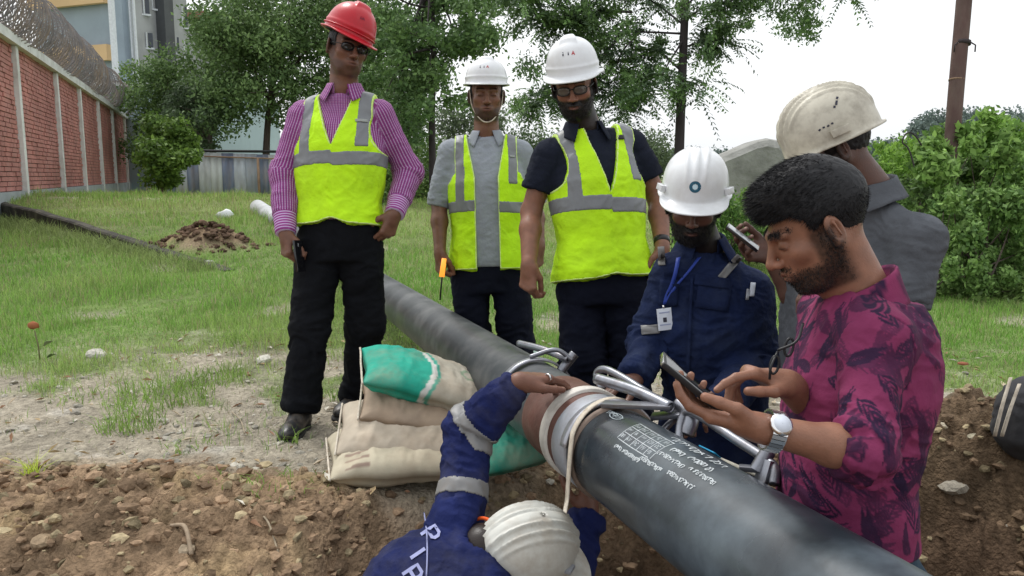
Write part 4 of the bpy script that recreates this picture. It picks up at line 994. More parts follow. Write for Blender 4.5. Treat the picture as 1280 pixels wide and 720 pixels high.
# ------------------------------------------------------------------ brick boundary wall
WA = V3(-.61*15, 15, 0); WD = unit(V3(-16.2+9.15, 34-15, 0)); WN = V3(WD[1], -WD[0], 0); M['brick'] = mat('brick', (.46,.20,.175), rough=.9, var=.28, vscale=1.3, bump=.3, bscale=50, bdist=.01, dirt=(.42,.24,.22), dirt_scale=2.2, dirt_amt=.55)
M['mortar'] = mat('mortar', (.20,.13,.11), rough=.95, var=.2); M['wall_paint'] = mat('wall_paint', (.74,.75,.74), rough=.8, var=.12, vscale=2, dirt=(.33,.32,.27), dirt_scale=3, dirt_amt=.45)
M['plinth'] = mat('plinth', (.36,.40,.42), rough=.9, var=.15, vscale=2, dirt=(.2,.2,.16), dirt_scale=3)
wall = thing('brick_wall', 'long red brick boundary wall with white posts and coping receding at left', 'wall', WA)
def wall_pt(s_, out=0., z=0.): return WA+WD*s_+WN*out+V3(0,0,z)
def wz(s_): return .60-.018*max(s_, 0)*.55 if s_ > 0 else .60
sposts = [-7.8,-3.9,0,4.1,7.6,11.4,15.2,19.5,23.4,27.3,31]; WH = 2.95
rr_ = np.random.default_rng(5); sh_brick = None
for i in range(len(sposts)-1):
    s0, s1 = sposts[i], sposts[i+1]; z0 = .52; zt = wz(s0)*0+.60+WH; A = Acc(); 
    nb = int((s1-s0-.22)/.24); nz = int((WH-.25)/.085)
    for kz in range(nz):
        zc = z0+.34+kz*.085
        for kb in range(nb+1):
            sc0 = s0+.11+(kb-.5*(kz % 2))*.24; a0 = max(sc0, s0+.11); a1 = min(sc0+.228, s1-.11)
            if a1-a0 < .03: continue
            c = (a0+a1)/2; v, f = box(wall_pt(c, .012+.010*rr_.uniform(-1,1), zc), ((a1-a0)/2, .05, .035), WD, WN, V3(0,0,1)); A.add(v, f)
    o = A.build('bricks', M['brick'], wall, smooth=False); o['kind'] = 'stuff'
    v, f = box(wall_pt((s0+s1)/2, -.06, z0+WH/2), ((s1-s0)/2, .10, WH/2), WD, WN); mk('backing', v, f, M['mortar'], wall, smooth=False)
    v, f = box(wall_pt((s0+s1)/2, -.02, z0+.05), ((s1-s0)/2, .14, .24), WD, WN); mk('plinth', v, f, M['plinth'], wall, smooth=False)
    v, f = box(wall_pt(s0, .0, z0+WH/2-.05), (.10, .135, WH/2-.0), WD, WN); mk('post', v, f, M['wall_paint'], wall, smooth=False)
    v, f = box(wall_pt((s0+s1)/2, .0, z0+WH+.045), ((s1-s0)/2+.002, .19, .085), WD, WN); mk('coping', v, f, M['wall_paint'], wall, smooth=False)
# coiled razor wire on the coping
M['wire'] = mat('wire', (.20,.185,.19), rough=.8, var=.3, vscale=3, dirt=(.36,.24,.13), dirt_scale=.8, dirt_amt=.7)
def coil(s0, s1, rad, zc, turns, lb, seed, r0=.010):
    r = np.random.default_rng(seed); n = int(turns*16); t = np.linspace(0, 1, n); s_ = s0+(s1-s0)*t; ph = t*turns*2*math.pi
    ra = rad*(1+.12*np.sin(s_*1.3+seed)+.06*noise(np.c_[s_*3, s_*0, s_*0], seed)); jit = .22*noise(np.c_[ph*.3, ph*0, ph*0], seed+2)
    P = np.array([wall_pt(a+b+.5*rr*math.cos(q)*.4, rr*math.cos(q)*.75, zc+rr*math.sin(q)) for a, b, rr, q in zip(s_, jit, ra, ph)]); v, f = tube(P, r0, 3, caps=False)
    # barbs
    A = Acc(); A.add(v, f); k = np.arange(0, n, 2)
    for q in k: 
        d = unit(r.normal(size=3))*.035; e = unit(np.cross(d, r.normal(size=3)))*.014; A.add(np.array([P[q]-d-e, P[q]+d, P[q]+e]), np.array([[0,1,2]]))
    o = A.build('razor_wire_coil', M['wire'], smooth=False); tagged(o, lb, 'razor wire', 'razor wire coils on the wall')
coil(-8, 30, .62, .60+WH+.62, 150, 'large dark coil of rusty razor wire on top of the brick wall', 1, .012)
coil(-8, 30, .42, .60+WH+.42, 150, 'inner smaller coil of razor wire tangled within the large coil', 2, .012)
coil(-8, 12, .55, .60+WH+.75, 70, 'upper brown coil of razor wire over the near part of the wall', 3, .012)

# corrugated sheet fence --------------------------------------------------------
F0 = at(205, 236, 24.)*V3(1,1,0); F1 = at(352, 252, 24.5)*V3(1,1,0); fd = unit(F1-F0); fl = np.linalg.norm(F1-F0); fn_ = V3(fd[1], -fd[0], 0); zb = .10
fence = thing('corrugated_fence', 'weathered blue grey corrugated sheet fence behind the small round tree', 'fence', F0)
tones = [(.18,.22,.29),(.42,.46,.50),(.15,.19,.27),(.46,.50,.51),(.52,.55,.54),(.16,.20,.29),(.46,.50,.55),(.34,.38,.43),(.17,.21,.29),(.52,.53,.52),(.38,.42,.47)]
nS = 10; wS = fl/nS
for i in range(nS+4):
    c = tones[i % len(tones)]; mt = mat('sheet_metal', c, rough=.6, var=.25, vscale=2.5, dirt=tuple(.5*a+.16 for a in c[::-1]), dirt_scale=1.6, dirt_amt=.6, stretch=(2.5,2.5,.7), spec=.3)
    xs_ = np.linspace(0, wS*1.03, 25); rows = []
    for z in (zb, zb+.9, zb+1.72-.012*i): rows.append([F0+fd*(i*wS+x)+fn_*(.015*math.sin(x*math.pi*2/.19)+.012*(i % 2))+V3(0,0,z) for x in xs_])
    sheet(np.array(rows), .003, 'corrugated_sheet', mt, fence)
M['rusty'] = mat('rusty', (.30,.20,.13), rough=.9, var=.3, vscale=5)
for (a, b, z0_, z1_, nm, mt) in [(0, nS+3, 1.83, 1.80, 'top_rail', M['black']), (3.6, nS+3, 1.66, 1.56, 'tube_rail', M['rusty'])]:
    v, f = tube([F0+fd*a*wS+fn_*.08+V3(0,0,z0_+zb*0), F0+fd*b*wS+fn_*.08+V3(0,0,z1_)], .04 if nm == 'top_rail' else .022, 8); mk(nm, v, f, mt, fence)
v, f = tube([F0+fd*8.15*wS+fn_*.1+V3(0,0,0), F0+fd*8.15*wS+fn_*.1+V3(0,0,1.62)], .04, 8); mk('fence_post', v, f, M['rusty'], fence)

# ------------------------------------------------------------------ buildings
M['glass_dark'] = mat('glass_dark', (.05,.06,.075), rough=.15, var=.1); M['bl_blue'] = mat('bl_blue', (.30,.36,.42), rough=.9, var=.1, vscale=.3, dirt=(.22,.26,.30), dirt_scale=.4)
M['bl_orange'] = mat('bl_orange', (.62,.43,.24), rough=.9, var=.08, vscale=.5); M['bl_grey'] = mat('bl_grey', (.36,.37,.38), rough=.9, var=.14, vscale=.5, dirt=(.2,.2,.2), dirt_scale=.6)
M['bl_pale'] = mat('bl_pale', (.40,.50,.55), rough=.9, var=.1, vscale=.3, dirt=(.28,.35,.38), dirt_scale=.4); M['bl_dark'] = mat('bl_dark', (.09,.095,.10), rough=.9, var=.2, vscale=1); M['bl_white'] = mat('bl_white', (.62,.65,.68), rough=.9)
def quadbox(px0, px1, Z0, Z1, z0, z1, depth, name, mt, parent, push=0.):
    """a wall block whose face runs between two pixel columns at given distances"""
    a = at(px0, 219, Z0)*V3(1,1,0); b = at(px1, 219, Z1)*V3(1,1,0); d = unit(b-a); n = V3(d[1], -d[0], 0); c = (a+b)/2-n*(depth/2-push); v, f = box(c+V3(0,0,(z0+z1)/2), (np.linalg.norm(b-a)/2, depth/2, (z1-z0)/2), d, n, V3(0,0,1)); return mk(name, v, f, mt, parent, smooth=False)
def zz(py, Z): return at(640, py, Z)[2]
bA = thing('apartment_building', 'tall grey blue apartment block with orange bands at the upper left', 'building', at(160,219,45)*V3(1,1,0))
quadbox(60, 152, 47, 45, -.5, 16, .8, 'wall', M['bl_blue'], bA)
quadbox(60, 152, 47, 45, zz(79,45), zz(60,45), .3, 'orange_band', M['bl_orange'], bA, .45); quadbox(60, 152, 47, 45, zz(11,45), zz(-30,45), .3, 'orange_band', M['bl_orange'], bA, .45)
quadbox(150.5, 154.5, 44.4, 44.4, -.5, 16.2, .4, 'white_corner_strip', M['bl_white'], bA, .12)
quadbox(153, 178, 45, 46.5, -.5, 16, .6, 'wall', M['bl_blue'], bA, -.15)
quadbox(178, 250, 46.8, 52, -.5, 17, .6, 'wall', M['bl_grey'], bA, -.3)
for px in (176.5, 181): quadbox(px, px+1.8, 46.4, 46.4, -.5, 16, .2, 'drain_pipe', M['bl_white'], bA, .25)
quadbox(213, 224, 49., 49.6, -.5, 16, 1.2, 'stair_shaft', M['bl_dark'], bA, .3)
for (px, py, w_, h_) in [(194,6,9,34),(205,6,7,22),(195,54,12,18),(240,26,8,26),(228,60,8,20),(240,66,6,20),(194,-34,9,26),(240,-24,8,26)]:
    Z = 47.6+(px-185)*.075; o = quadbox(px-w_/2, px+w_/2, Z, Z+.3, zz(py+h_/2, Z), zz(py-h_/2, Z), .3, 'window', M['glass_dark'], bA, .12)
    q = quadbox(px-w_/2-1, px+w_/2+1, Z, Z+.3, zz(py+h_/2, Z)-.1, zz(py+h_/2, Z), .5, 'sill', M['bl_white'], o, .3); quadbox(px-.4, px+.4, Z, Z, zz(py+h_/2, Z), zz(py-h_/2, Z), .1, 'mullion', M['bl_white'], o, .2)
bB = thing('pale_building', 'pale blue building with small dark windows behind the trees beside the red helmet', 'building', at(300,219,38)*V3(1,1,0))
quadbox(262, 352, 34, 44, -.5, zz(116, 36.), 8, 'wall', M['bl_pale'], bB); quadbox(258, 356, 33.6, 44.5, zz(116, 36.), zz(112, 36.), 8.6, 'parapet', M['bl_white'], bB, .2)
for (px, py, w_, h_) in [(317,134,5,22),(326,140,5,16),(308,158,4,16),(313,160,4,14),(326,176,5,20),(333,184,5,20),(338,146,4,18),(296,186,5,14),(290,150,5,16),(338,172,4,12)]:
    Z = 34+(px-262)/90*10; o = quadbox(px-w_/2, px+w_/2, Z, Z+w_/9., zz(py+h_/2, Z), zz(py-h_/2, Z), .2, 'window', M['glass_dark'], bB, .06)
    quadbox(px-w_/2-.6, px+w_/2+.6, Z, Z+w_/9., zz(py+h_/2, Z)-.08, zz(py+h_/2, Z), .4, 'sill', M['bl_white'], o, .15)
bC = thing('tiled_roof_house', 'small strip of red roof between the apartment block and the trees', 'building', at(250,219,60)*V3(1,1,0))
quadbox(236, 300, 58, 60, -.5, zz(30,59), 6, 'wall', M['bl_grey'], bC); quadbox(234, 302, 57.8, 60, zz(30,59), zz(21,59), 7, 'roof', mat('bl_roof', (.30,.13,.11), rough=.9), bC, .3)
bD = thing('pale_shed', 'low pale shed roof glimpsed beyond the leafy shrubs at the right edge', 'shed', at(1275,219,22)*V3(1,1,0))
quadbox(1258, 1330, 22, 22, 0, zz(216,22), 3, 'wall', M['bl_pale'], bD); quadbox(1255, 1335, 21.9, 21.9, zz(216,22), zz(203,22), 3.4, 'roof', M['bl_white'], bD, .2)
# slanted concrete slab / rubble heap behind
c = at(925, 225, 13.); M['rubble'] = mat('rubble', (.30,.30,.28), rough=.95, var=.25, vscale=4, bump=.5, bscale=20, bdist=.03, dirt=(.12,.12,.10), dirt_scale=3, dirt_amt=.6)
outl = [(868,262),(880,215),(893,196),(915,187),(940,176),(955,173),(972,176),(985,190),(1002,215),(1010,262)]
A = []; 
for k, (dz, sh) in enumerate([(-.35,.80),(-.25,.95),(0,1.),(.5,.97),(.9,.82)]):
    A.append([c*V3(1,0,1)+V3(0,c[1]+dz,0)+(at(px,py,13.)-c)*V3(1,0,1)*sh+V3(0,0,-.05*(1-sh)) for px, py in outl])
A = np.array(A); v = A.reshape(-1, 3); f = gridfaces(5, len(outl)); cap = (v[0]+v[len(outl)-1])/2; v = np.vstack([v, cap]); n = len(outl); f3 = np.array([[len(v)-1, i+1, i] for i in range(n-1)])
o = mk('concrete_heap', v, [f, f3], M['rubble'], smooth=False); tagged(o, 'grey weathered concrete heap rising between the two white helmets at right', 'rubble heap')
# ------------------------------------------------------------------ trees and shrubs
M['bark'] = mat('bark', (.105,.082,.070), rough=.95, var=.3, vscale=9, bump=.7, bscale=25, bdist=.02, stretch=(1,1,.25))
M['bark_dark'] = mat('bark_dark', (.055,.045,.048), rough=.95, var=.3, vscale=9, bump=.6, bscale=25, bdist=.02, stretch=(1,1,.25))
def leaf_cloud(cs, rs, n, size, c0, c1, seed, droop=.0, aspect=.55, shellk=.55, squash=.8, gaps=.0, gscale=1.2):
    """many small leaves through the volume of overlapping clumps"""
    r = np.random.default_rng(seed); cs = np.asarray(cs, float); rs = np.asarray(rs, float); w_ = rs**2; idx = r.choice(len(cs), n, p=w_/w_.sum())
    d = r.normal(size=(n, 3)); d /= np.linalg.norm(d, axis=1)[:, None]; rad = rs[idx]*(shellk+(1-shellk)*r.uniform(0, 1, n)**.6)*(1+.18*r.normal(size=n)); p = cs[idx]+d*rad[:, None]*np.array([1,1,squash])
    if gaps: k = noise(p*gscale, seed) > -1+gaps*1.0; p = p[k]; d = d[k]; idx = idx[k]; n = len(p)
    a = r.normal(size=(n, 3)); a[:,2] -= droop; a /= np.linalg.norm(a, axis=1)[:, None]; nn = d+.7*r.normal(size=(n, 3))+np.array([0,0,.5]); b = np.cross(a, nn); b /= np.linalg.norm(b, axis=1)[:, None]+1e-9
    s_ = size*r.uniform(.6, 1.4, n)[:, None]; v = np.stack([p-a*s_*.5, p+b*s_*aspect*.5, p+a*s_*.5, p-b*s_*aspect*.5], 1).reshape(-1, 3); f = np.arange(4*n).reshape(n, 4)
    cl = r.uniform(0, 1, len(cs))[idx]; k = np.clip(.15+.5*cl+.25*r.normal(size=n), 0, 1)[:, None]; c = np.array(c0)*(1-k)+np.array(c1)*k; c = c*r.uniform(.65, 1.35, n)[:, None]
    return v, f, np.repeat(c, 4, 0)
def clumps(px0, px1, py0, py1, Z, dz, n, r0, r1, seed, edge=None):
    r = np.random.default_rng(seed); out = []; rs = []
    while len(out) < n:
        px = r.uniform(px0, px1); py = r.uniform(py0, py1)
        u = (px-(px0+px1)/2)/((px1-px0)/2); v_ = (py-(py0+py1)/2)/((py1-py0)/2)
        if (edge(px, py) if edge else u*u+v_*v_ < 1): out.append(at(px, py, Z+r.uniform(-dz, dz))); rs.append(r.uniform(r0, r1))
    return np.array(out), np.array(rs)
def tree(label, base, trunk_pts, tr, cs, rs, nleaf, size, c0, c1, seed, name='broadleaf_tree', limbs=10, group='trees behind the field', bark='bark', **k):
    t = thing(name, label, 'tree', base, group); A = Acc(); P = smoothpath(trunk_pts, 14); rad = np.linspace(tr, tr*.45, len(P)); v, f = tube(P, rad, 8); A.add(v, f)
    r = np.random.default_rng(seed+1); sel = r.permutation(len(cs))[:limbs]
    for i in sel:
        q = P[int(len(P)*r.uniform(.45, .98))]; m_ = (q+cs[i])/2+r.normal(0, .25, 3)*rs[i]; PP = smoothpath([q, m_, cs[i]], 8); v, f = tube(PP, np.linspace(tr*.42, tr*.08, len(PP)), 5); A.add(v, f)
    A.build('trunk', M[bark], t); v, f, c = leaf_cloud(cs, rs, nleaf, size, c0, c1, seed, **k); mk('crown', v, f, M['leaf'], t, col=c, smooth=False); return t
DG0, DG1 = (.088,.155,.055), (.215,.325,.115)
def g0(px, py, Z): 
    p = at(px, py, Z); p[2] = base_h(p[0], p[1]); return p
# big dark tree left of the red helmet
e1 = lambda px, py: not (px < 352 and py > 108 and px > 268) and px > 248+max(0, 55-py)*.25 and (((px-375)/150)**2+((py-50)/100)**2 < 1) or (((px-280)/50)**2+((py-100)/50)**2 < 1) and 60 < py < 150
cs, rs = clumps(225, 530, -60, 165, 28, 2.5, 125, .5, 1.05, 1, e1)
tree('largest dark green tree spreading above the corrugated fence', g0(330,230,28), [g0(330,230,28), at(335,150,28), at(345,60,28)], .15, cs, rs, 66000, .135, DG0, DG1, 1, limbs=16, gaps=.55, gscale=1.0)
cs, rs = clumps(150, 262, 62, 200, 30, 1.6, 40, .45, .85, 2)
tree('round green tree filling the gap between brick wall and large dark tree', g0(205,232,30), [g0(205,232,30), at(207,180,30), at(205,110,30)], .2, cs, rs, 20000, .13, (.09,.155,.055), (.21,.32,.10), 2, gaps=.5)
cs, rs = clumps(212, 272, 110, 205, 27, 1.0, 26, .35, .65, 3)
tree('dark tree standing against the pale blue building', g0(262,232,27), [g0(262,232,27), at(262,180,27), at(262,140,27)], .15, cs, rs, 9000, .12, (.055,.09,.045), (.12,.18,.08), 3, gaps=.55)
# small bright tree at the end of the wall
cs, rs = clumps(177, 243, 148, 228, 19, .7, 30, .20, .42, 4)
tree('small bright green bushy tree at the far end of the brick wall', g0(205,241,19), [g0(205,241,19), at(207,215,19), at(208,180,19)], .06, cs, rs, 9000, .11, (.075,.14,.03), (.20,.32,.06), 4, name='small_tree', gaps=.4)
# tree with slim trunk behind man two
e5 = lambda px, py: (((px-545)/75)**2+((py-20)/78)**2 < 1) or (((px-505)/55)**2+((py-95)/75)**2 < 1) or (((px-570)/36)**2+((py-95)/50)**2 < .8)
cs, rs = clumps(440, 625, -60, 175, 17, 1.6, 80, .22, .5, 5, e5)
tree('tall airy tree with slim reddish trunk between the red helmet and the first white helmet', g0(541,236,17), [g0(541,236,17), at(540,150,17), at(542,60,17), at(538,-40,17)], .085, cs, rs, 25000, .10, (.08,.15,.055), (.20,.32,.11), 5, bark='bark_dark', limbs=22, gaps=.6, gscale=2.2, shellk=.3)
cs, rs = clumps(455, 520, 110, 205, 24, 1.2, 22, .35, .7, 6)
tree('mid green tree right behind the shoulder of the man in red helmet', g0(490,232,24), [g0(490,232,24), at(490,170,24)], .13, cs, rs, 9000, .12, (.06,.11,.035), (.15,.23,.07), 6, gaps=.4)
for (px, py, w_, h_, Z, c0, c1, lb) in [(590,175,44,40,34,(.09,.125,.075),(.17,.22,.12),'grey green tree low behind the man in grey shirt'),(660,205,60,38,36,(.07,.11,.05),(.15,.21,.09),'low tree between the two men in white helmets'),(525,215,34,36,20,(.06,.12,.03),(.17,.26,.07),'leafy bush beside the slim trunk'),(475,225,34,34,16,(.08,.15,.04),(.2,.3,.08),'low bright bush behind the elbow of the man in red helmet'),(800,205,50,30,36,(.09,.13,.07),(.16,.21,.11),'distant greyish tree behind the second man in white helmet')]:
    cs, rs = clumps(px-w_, px+w_, py-h_, py+h_*.9, Z, 1.0, 24, .016*Z, .028*Z, int(px)); tree(lb, g0(px, 238, Z), [g0(px,238,Z), at(px,py,Z)], .1, cs, rs, 7000, .0042*Z, c0, c1, int(px), limbs=5, gaps=.3)
# pinnate tree with the thin dark trunk
def frond(A, p, d, L_, r, c, nl=12, wl=.068):
    d = unit(d); s_ = unit(np.cross(d, V3(0,0,1))+r.normal(0, .15, 3)); P = []
    for t in np.linspace(0, 1, nl+1): P.append(p+d*L_*t+V3(0,0,-1)*L_*.42*t*t)
    P = np.array(P); up = V3(0,0,1); vs = []
    for i in range(1, nl+1):
        q = P[i]; dd = unit(P[i]-P[i-1]); l = wl*(1-.35*abs(i/nl-.4))*r.uniform(.8, 1.2)
        for e in (-1, 1):
            a = unit(s_*e+dd*.45+V3(0,0,-.35)+r.normal(0, .15, 3)); b = unit(dd+r.normal(0, .2, 3))*l*.24; vs.append([q, q+a*l*.45+b, q+a*l, q+a*l*.45-b])
    vs.append([P[0], (P[0]+P[-1])/2+s_*.004, P[-1], (P[0]+P[-1])/2-s_*.004])
    v = np.array(vs).reshape(-1, 3); A.add(v, np.arange(len(v)).reshape(-1, 4), np.array(c)*r.uniform(.7, 1.35))
tz = 9.; t = thing('pinnate_tree', 'tree with thin dark leaning trunk and drooping feathery leaves behind the second white helmet', 'tree', g0(846,300,tz), 'trees behind the field')
A = Acc(); TP = smoothpath([g0(846,300,tz), at(849,190,tz), at(853,90,tz), at(858,-20,tz), at(868,-160,tz)], 24); v, f = tube(TP, np.linspace(.062, .035, len(TP)), 10); A.add(v, f)
r = np.random.default_rng(9); LF = Acc()
br_ = [((852,42),(800,40),(760,44),(720,60)),((853,30),(820,5),(770,-25),(720,-20)),((855,10),(900,-30),(960,-40),(1010,-20)),((852,60),(880,52),(905,50)),((853,90),(815,60),(800,90),(785,140)),((850,-10),(790,-60),(690,-40),(650,0)),((852,100),(870,105),(876,112)),((860,-60),(960,-80),(1040,-50),(1060,-15)),((800,40),(775,70),(765,120)),((790,15),(730,15),(680,30)),((855,25),(890,5),(930,0)),((770,50),(740,90),(700,110),(665,135)),((854,50),(835,80),(820,110))]
dens = [20,30,16,16,30,40,5,14,24,40,14,30,12]
for k, (bp, dn) in enumerate(zip(br_, dens)):
    Zs = np.linspace(tz, tz+r.uniform(-.9, .9), len(bp)); P = smoothpath([at(x, y, z) for (x, y), z in zip(bp, Zs)], 14); v, f = tube(P, np.linspace(.014, .004, len(P)), 5); A.add(v, f)
    for q in range(int(dn*3.4)):
        i = r.integers(len(P)//3, len(P)); d = r.normal(size=3)*V3(1,1,.4); d[2] += .12; col = (.085,.135,.07) if r.uniform() < .7 else (.15,.26,.08)
        frond(LF, P[i]+r.normal(0, .05, 3), d, r.uniform(.28, .5), r, col)
PC_ = [(700,20,58,34),(755,25,48,34),(655,12,34,26),(690,95,34,40),(660,130,22,22),(905,35,30,22),(880,62,22,16),(985,18,44,22),(1010,45,20,18),(775,118,26,24),(800,100,26,30),(740,70,36,26),(865,8,30,20),(930,10,30,18),(835,110,20,22),(770,-30,90,30),(900,-40,90,30),(820,60,18,14)]
r5 = np.random.default_rng(55); cc_ = []; rc_ = []
for (px, py, a_, b_) in PC_:
    for q in range(int(3+a_*b_/130)): u = r5.normal(size=2)*.5; cc_.append(at(px+a_*u[0], py+b_*u[1], tz+r5.uniform(-.8,.8))); rc_.append(r5.uniform(.07,.19))
v5, f5, c5 = leaf_cloud(cc_, rc_, 21000, .052, (.085,.15,.06), (.20,.33,.11), 56, droop=.7, aspect=.38, shellk=.1, squash=.9); LF.add(v5, f5, c5)
A.build('trunk', M['bark_dark'], t); LF.build('crown', M['leaf'], t, smooth=False)
# steel / wood pole at the right
pole = thing('utility_pole', 'reddish brown pole rising out of the shrubs at the right, clamp near the top', 'pole', g0(1186,330,8.5))
pp = [g0(1184,330,8.5)-V3(0,0,.1), at(1190,180,8.5), at(1206,-10,8.5), at(1214,-120,8.5)]
M['pole'] = mat('pole', (.105,.062,.055), rough=.8, var=.25, vscale=6, stretch=(1,1,.3), dirt=(.2,.16,.13), dirt_scale=8, dirt_amt=.4)
v, f = tube(smoothpath(pp, 20), .078, 18); mk('shaft', v, f, M['pole'], pole)
q = at(1202, 54, 8.5); dx = unit(pp[2]-pp[1]); v, f = tube([q-dx*.02, q+dx*.02], .09, 16); cl = mk('clamp', v, f, M['bark_dark'], pole)
A = Acc(); [A.add(*tube([q+V3(s_*.07,-.05,0), q+V3(s_*.11,-.07,-.03), q+V3(s_*.11,-.07,-.10)], .008, 5)) for s_ in (-1, 1)]; A.build('clamp_bolt', M['bark_dark'], cl)
q = at(1196, 100, 8.5); v, f = tube([q-dx*.008, q+dx*.008], .081, 16); mk('wire_tie', v, f, M['rusty'], pole)
# shrubs and creepers on the right
SH = [(1215,215,70,55,8.2,(.07,.13,.035),(.20,.32,.08),.075,5200,'broad leafed creeper shrub around the foot of the pole'),
      (1165,235,50,40,8.6,(.07,.11,.05),(.17,.25,.09),.055,3600,'grey green shrub left of the pole'),
      (1120,215,46,36,9.5,(.09,.18,.03),(.24,.38,.07),.05,3800,'bright yellow green shrub behind the grey polo shoulder'),
      (1245,190,50,45,9.0,(.08,.15,.035),(.22,.36,.08),.08,3400,'large leafed shrub right of the pole'),
      (1150,275,90,40,8.3,(.08,.14,.045),(.20,.31,.09),.05,6000,'low tangled shrub below the pole'),
      (1235,285,80,50,7.6,(.07,.13,.04),(.19,.30,.08),.05,6500,'dense low bramble at the right edge'),
      (1200,330,110,38,7.4,(.085,.15,.045),(.20,.31,.09),.04,7000,'knee high weeds in front of the brambles'),
      (1275,240,40,60,8.,(.06,.12,.035),(.18,.3,.07),.065,3000,'tall shrub cut by the right picture edge'),
      (1060,270,70,50,9.5,(.08,.16,.035),(.21,.34,.07),.05,4000,'green shrub hidden behind the two men at right'),
      (890,285,60,50,9.,(.06,.12,.035),(.18,.30,.07),.05,4000,'dark green shrub seen beside the rightmost of the small white helmets'),
      (935,275,60,40,9.8,(.08,.16,.035),(.2,.32,.07),.05,3000,'shrub at the foot of the concrete heap')]
for (px, py, w_, h_, Z, c0, c1, sz_, nl, lb) in SH:
    cs, rs = clumps(px-w_, px+w_, py-h_, py+h_, Z, .8, 34, .007*Z, .021*Z, int(px+py)); b = g0(px, 330, Z)
    t = thing('shrub', lb, 'shrub', b, 'shrubs along the right side'); r = np.random.default_rng(int(px)); A = Acc()
    for i in range(14): c = cs[i]; q = b+V3(r.normal(0,.25), r.normal(0,.2), 0); P = smoothpath([q, (q+c)/2+r.normal(0,.08,3), c], 8); A.add(*tube(P, np.linspace(.012,.004,len(P)), 4))
    A.build('stems', M['bark'], t); v, f, c = leaf_cloud(cs, rs, int(nl*1.7), sz_*1.15, np.array(c0)*1.6, np.array(c1)*1.45, int(px*3), droop=.35, aspect=.5, shellk=.05, squash=1.1, gaps=.75, gscale=3.5); mk('foliage', v, f, M['leaf'], t, col=c, smooth=False)
# ground cover mass under the shrubs
r = np.random.default_rng(31); cs = []; rs = []
for i in range(260):
    px = r.uniform(1020, 1420); Z = r.uniform(6.8, 12); b = at(px, 300, Z); b[2] = base_h(b[0], b[1])+r.uniform(.02, .25)*(1 if Z > 7.5 else .5); cs.append(b); rs.append(r.uniform(.10, .26))
v, f, c = leaf_cloud(cs, rs, 26000, .05, (.09,.15,.045), (.22,.33,.09), 77, shellk=.2); o = mk('ground_cover', v, f, M['leaf'], col=c, smooth=False); o['kind'] = 'stuff'; o['label'] = 'leafy ground cover between lawn and brambles'; o['category'] = 'plants'
# hooked dry vine tip
P = [at(x, y, 8.) for x, y in [(1150,240),(1142,205),(1135,185),(1128,178),(1132,168),(1139,166),(1146,172),(1152,182)]]; v, f = tube(smoothpath(P, 30), .008, 5); tagged(mk('dry_vine', v, f, M['bark_dark']), 'dead vine tip curling like a hook above the shrubs', 'vine')
# far tree line, distance haze painted into the blue-grey leaf colour
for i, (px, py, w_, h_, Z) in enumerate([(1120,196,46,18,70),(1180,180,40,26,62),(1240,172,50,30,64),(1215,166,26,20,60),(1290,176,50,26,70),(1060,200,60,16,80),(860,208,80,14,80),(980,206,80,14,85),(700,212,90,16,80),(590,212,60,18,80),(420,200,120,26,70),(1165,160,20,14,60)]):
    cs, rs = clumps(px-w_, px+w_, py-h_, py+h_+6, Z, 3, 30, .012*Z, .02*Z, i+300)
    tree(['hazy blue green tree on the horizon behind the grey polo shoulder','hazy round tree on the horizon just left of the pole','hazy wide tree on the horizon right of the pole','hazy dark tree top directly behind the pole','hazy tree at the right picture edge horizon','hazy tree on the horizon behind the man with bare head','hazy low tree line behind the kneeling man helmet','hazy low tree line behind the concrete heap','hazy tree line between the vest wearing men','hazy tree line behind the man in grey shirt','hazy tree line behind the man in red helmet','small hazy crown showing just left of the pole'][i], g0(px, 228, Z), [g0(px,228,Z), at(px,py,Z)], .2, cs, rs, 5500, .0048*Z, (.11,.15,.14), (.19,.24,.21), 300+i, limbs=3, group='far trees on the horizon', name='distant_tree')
# ------------------------------------------------------------------ pipe, joint, clamps, sacks
def rayd(px, py): return unit(at(px, py, 1.)-V3(0,0,CAM_H))
PD = rayd(309.5, 248); PRAD = .120
_rt, _rb = rayd(700, 342+.55*220), rayd(700, 391+.8625*225); _nt, _nb = unit(np.cross(_rt, PD)), unit(np.cross(_rb, PD)); _ang = math.acos(abs(_nt@_nb))
_p1, _p2 = unit(_rt-PD*(_rt@PD)), unit(_rb-PD*(_rb@PD)); PC = unit(_p1+_p2)*PRAD/math.sin(_ang/2)+V3(0,0,CAM_H)
PU = unit(V3(0,0,1)-PD*PD[2]); PS = np.cross(PD, PU)          # up and sideways (towards far right) about the axis
def ppt(s_, th, r_=PRAD):
    """point on the pipe: s along the axis away from the camera, th from the top towards the far side"""
    return PC+PD*s_+(PU*math.cos(th)+PS*math.sin(th))*r_
def s_of_px(px, py):
    """axis parameter whose cross-section passes behind this pixel"""
    rr = rayd(px, py); A_ = np.stack([rr, -PD], 1); sol = np.linalg.lstsq(A_, PC-V3(0,0,CAM_H), rcond=None)[0]; return sol[1]
def _pipe_base(nt, colr, src): return colr
M['pipe'] = mat('pipe', (.022,.030,.038), rough=.34, var=.45, vscale=6, rvar=.12, dirt=(.12,.155,.18), dirt_scale=4.2, dirt_amt=.55, bump=.10, bscale=60, bdist=.002, spec=.5)  # blue-grey blotches in the base colour imitate sky highlights on the pipe
M['pipe_far'] = mat('pipe_far', (.045,.050,.055), rough=.42, var=.25, vscale=4, rvar=.10, dirt=(.20,.20,.20), dirt_scale=5, dirt_amt=.5, bump=.1, bscale=60, bdist=.002)
sJ0 = s_of_px(764, 572)
pipe = thing('pipeline', 'thick dark plastic pipe running diagonally from lower right to the far grass', 'pipe', ppt(sJ0, math.pi))
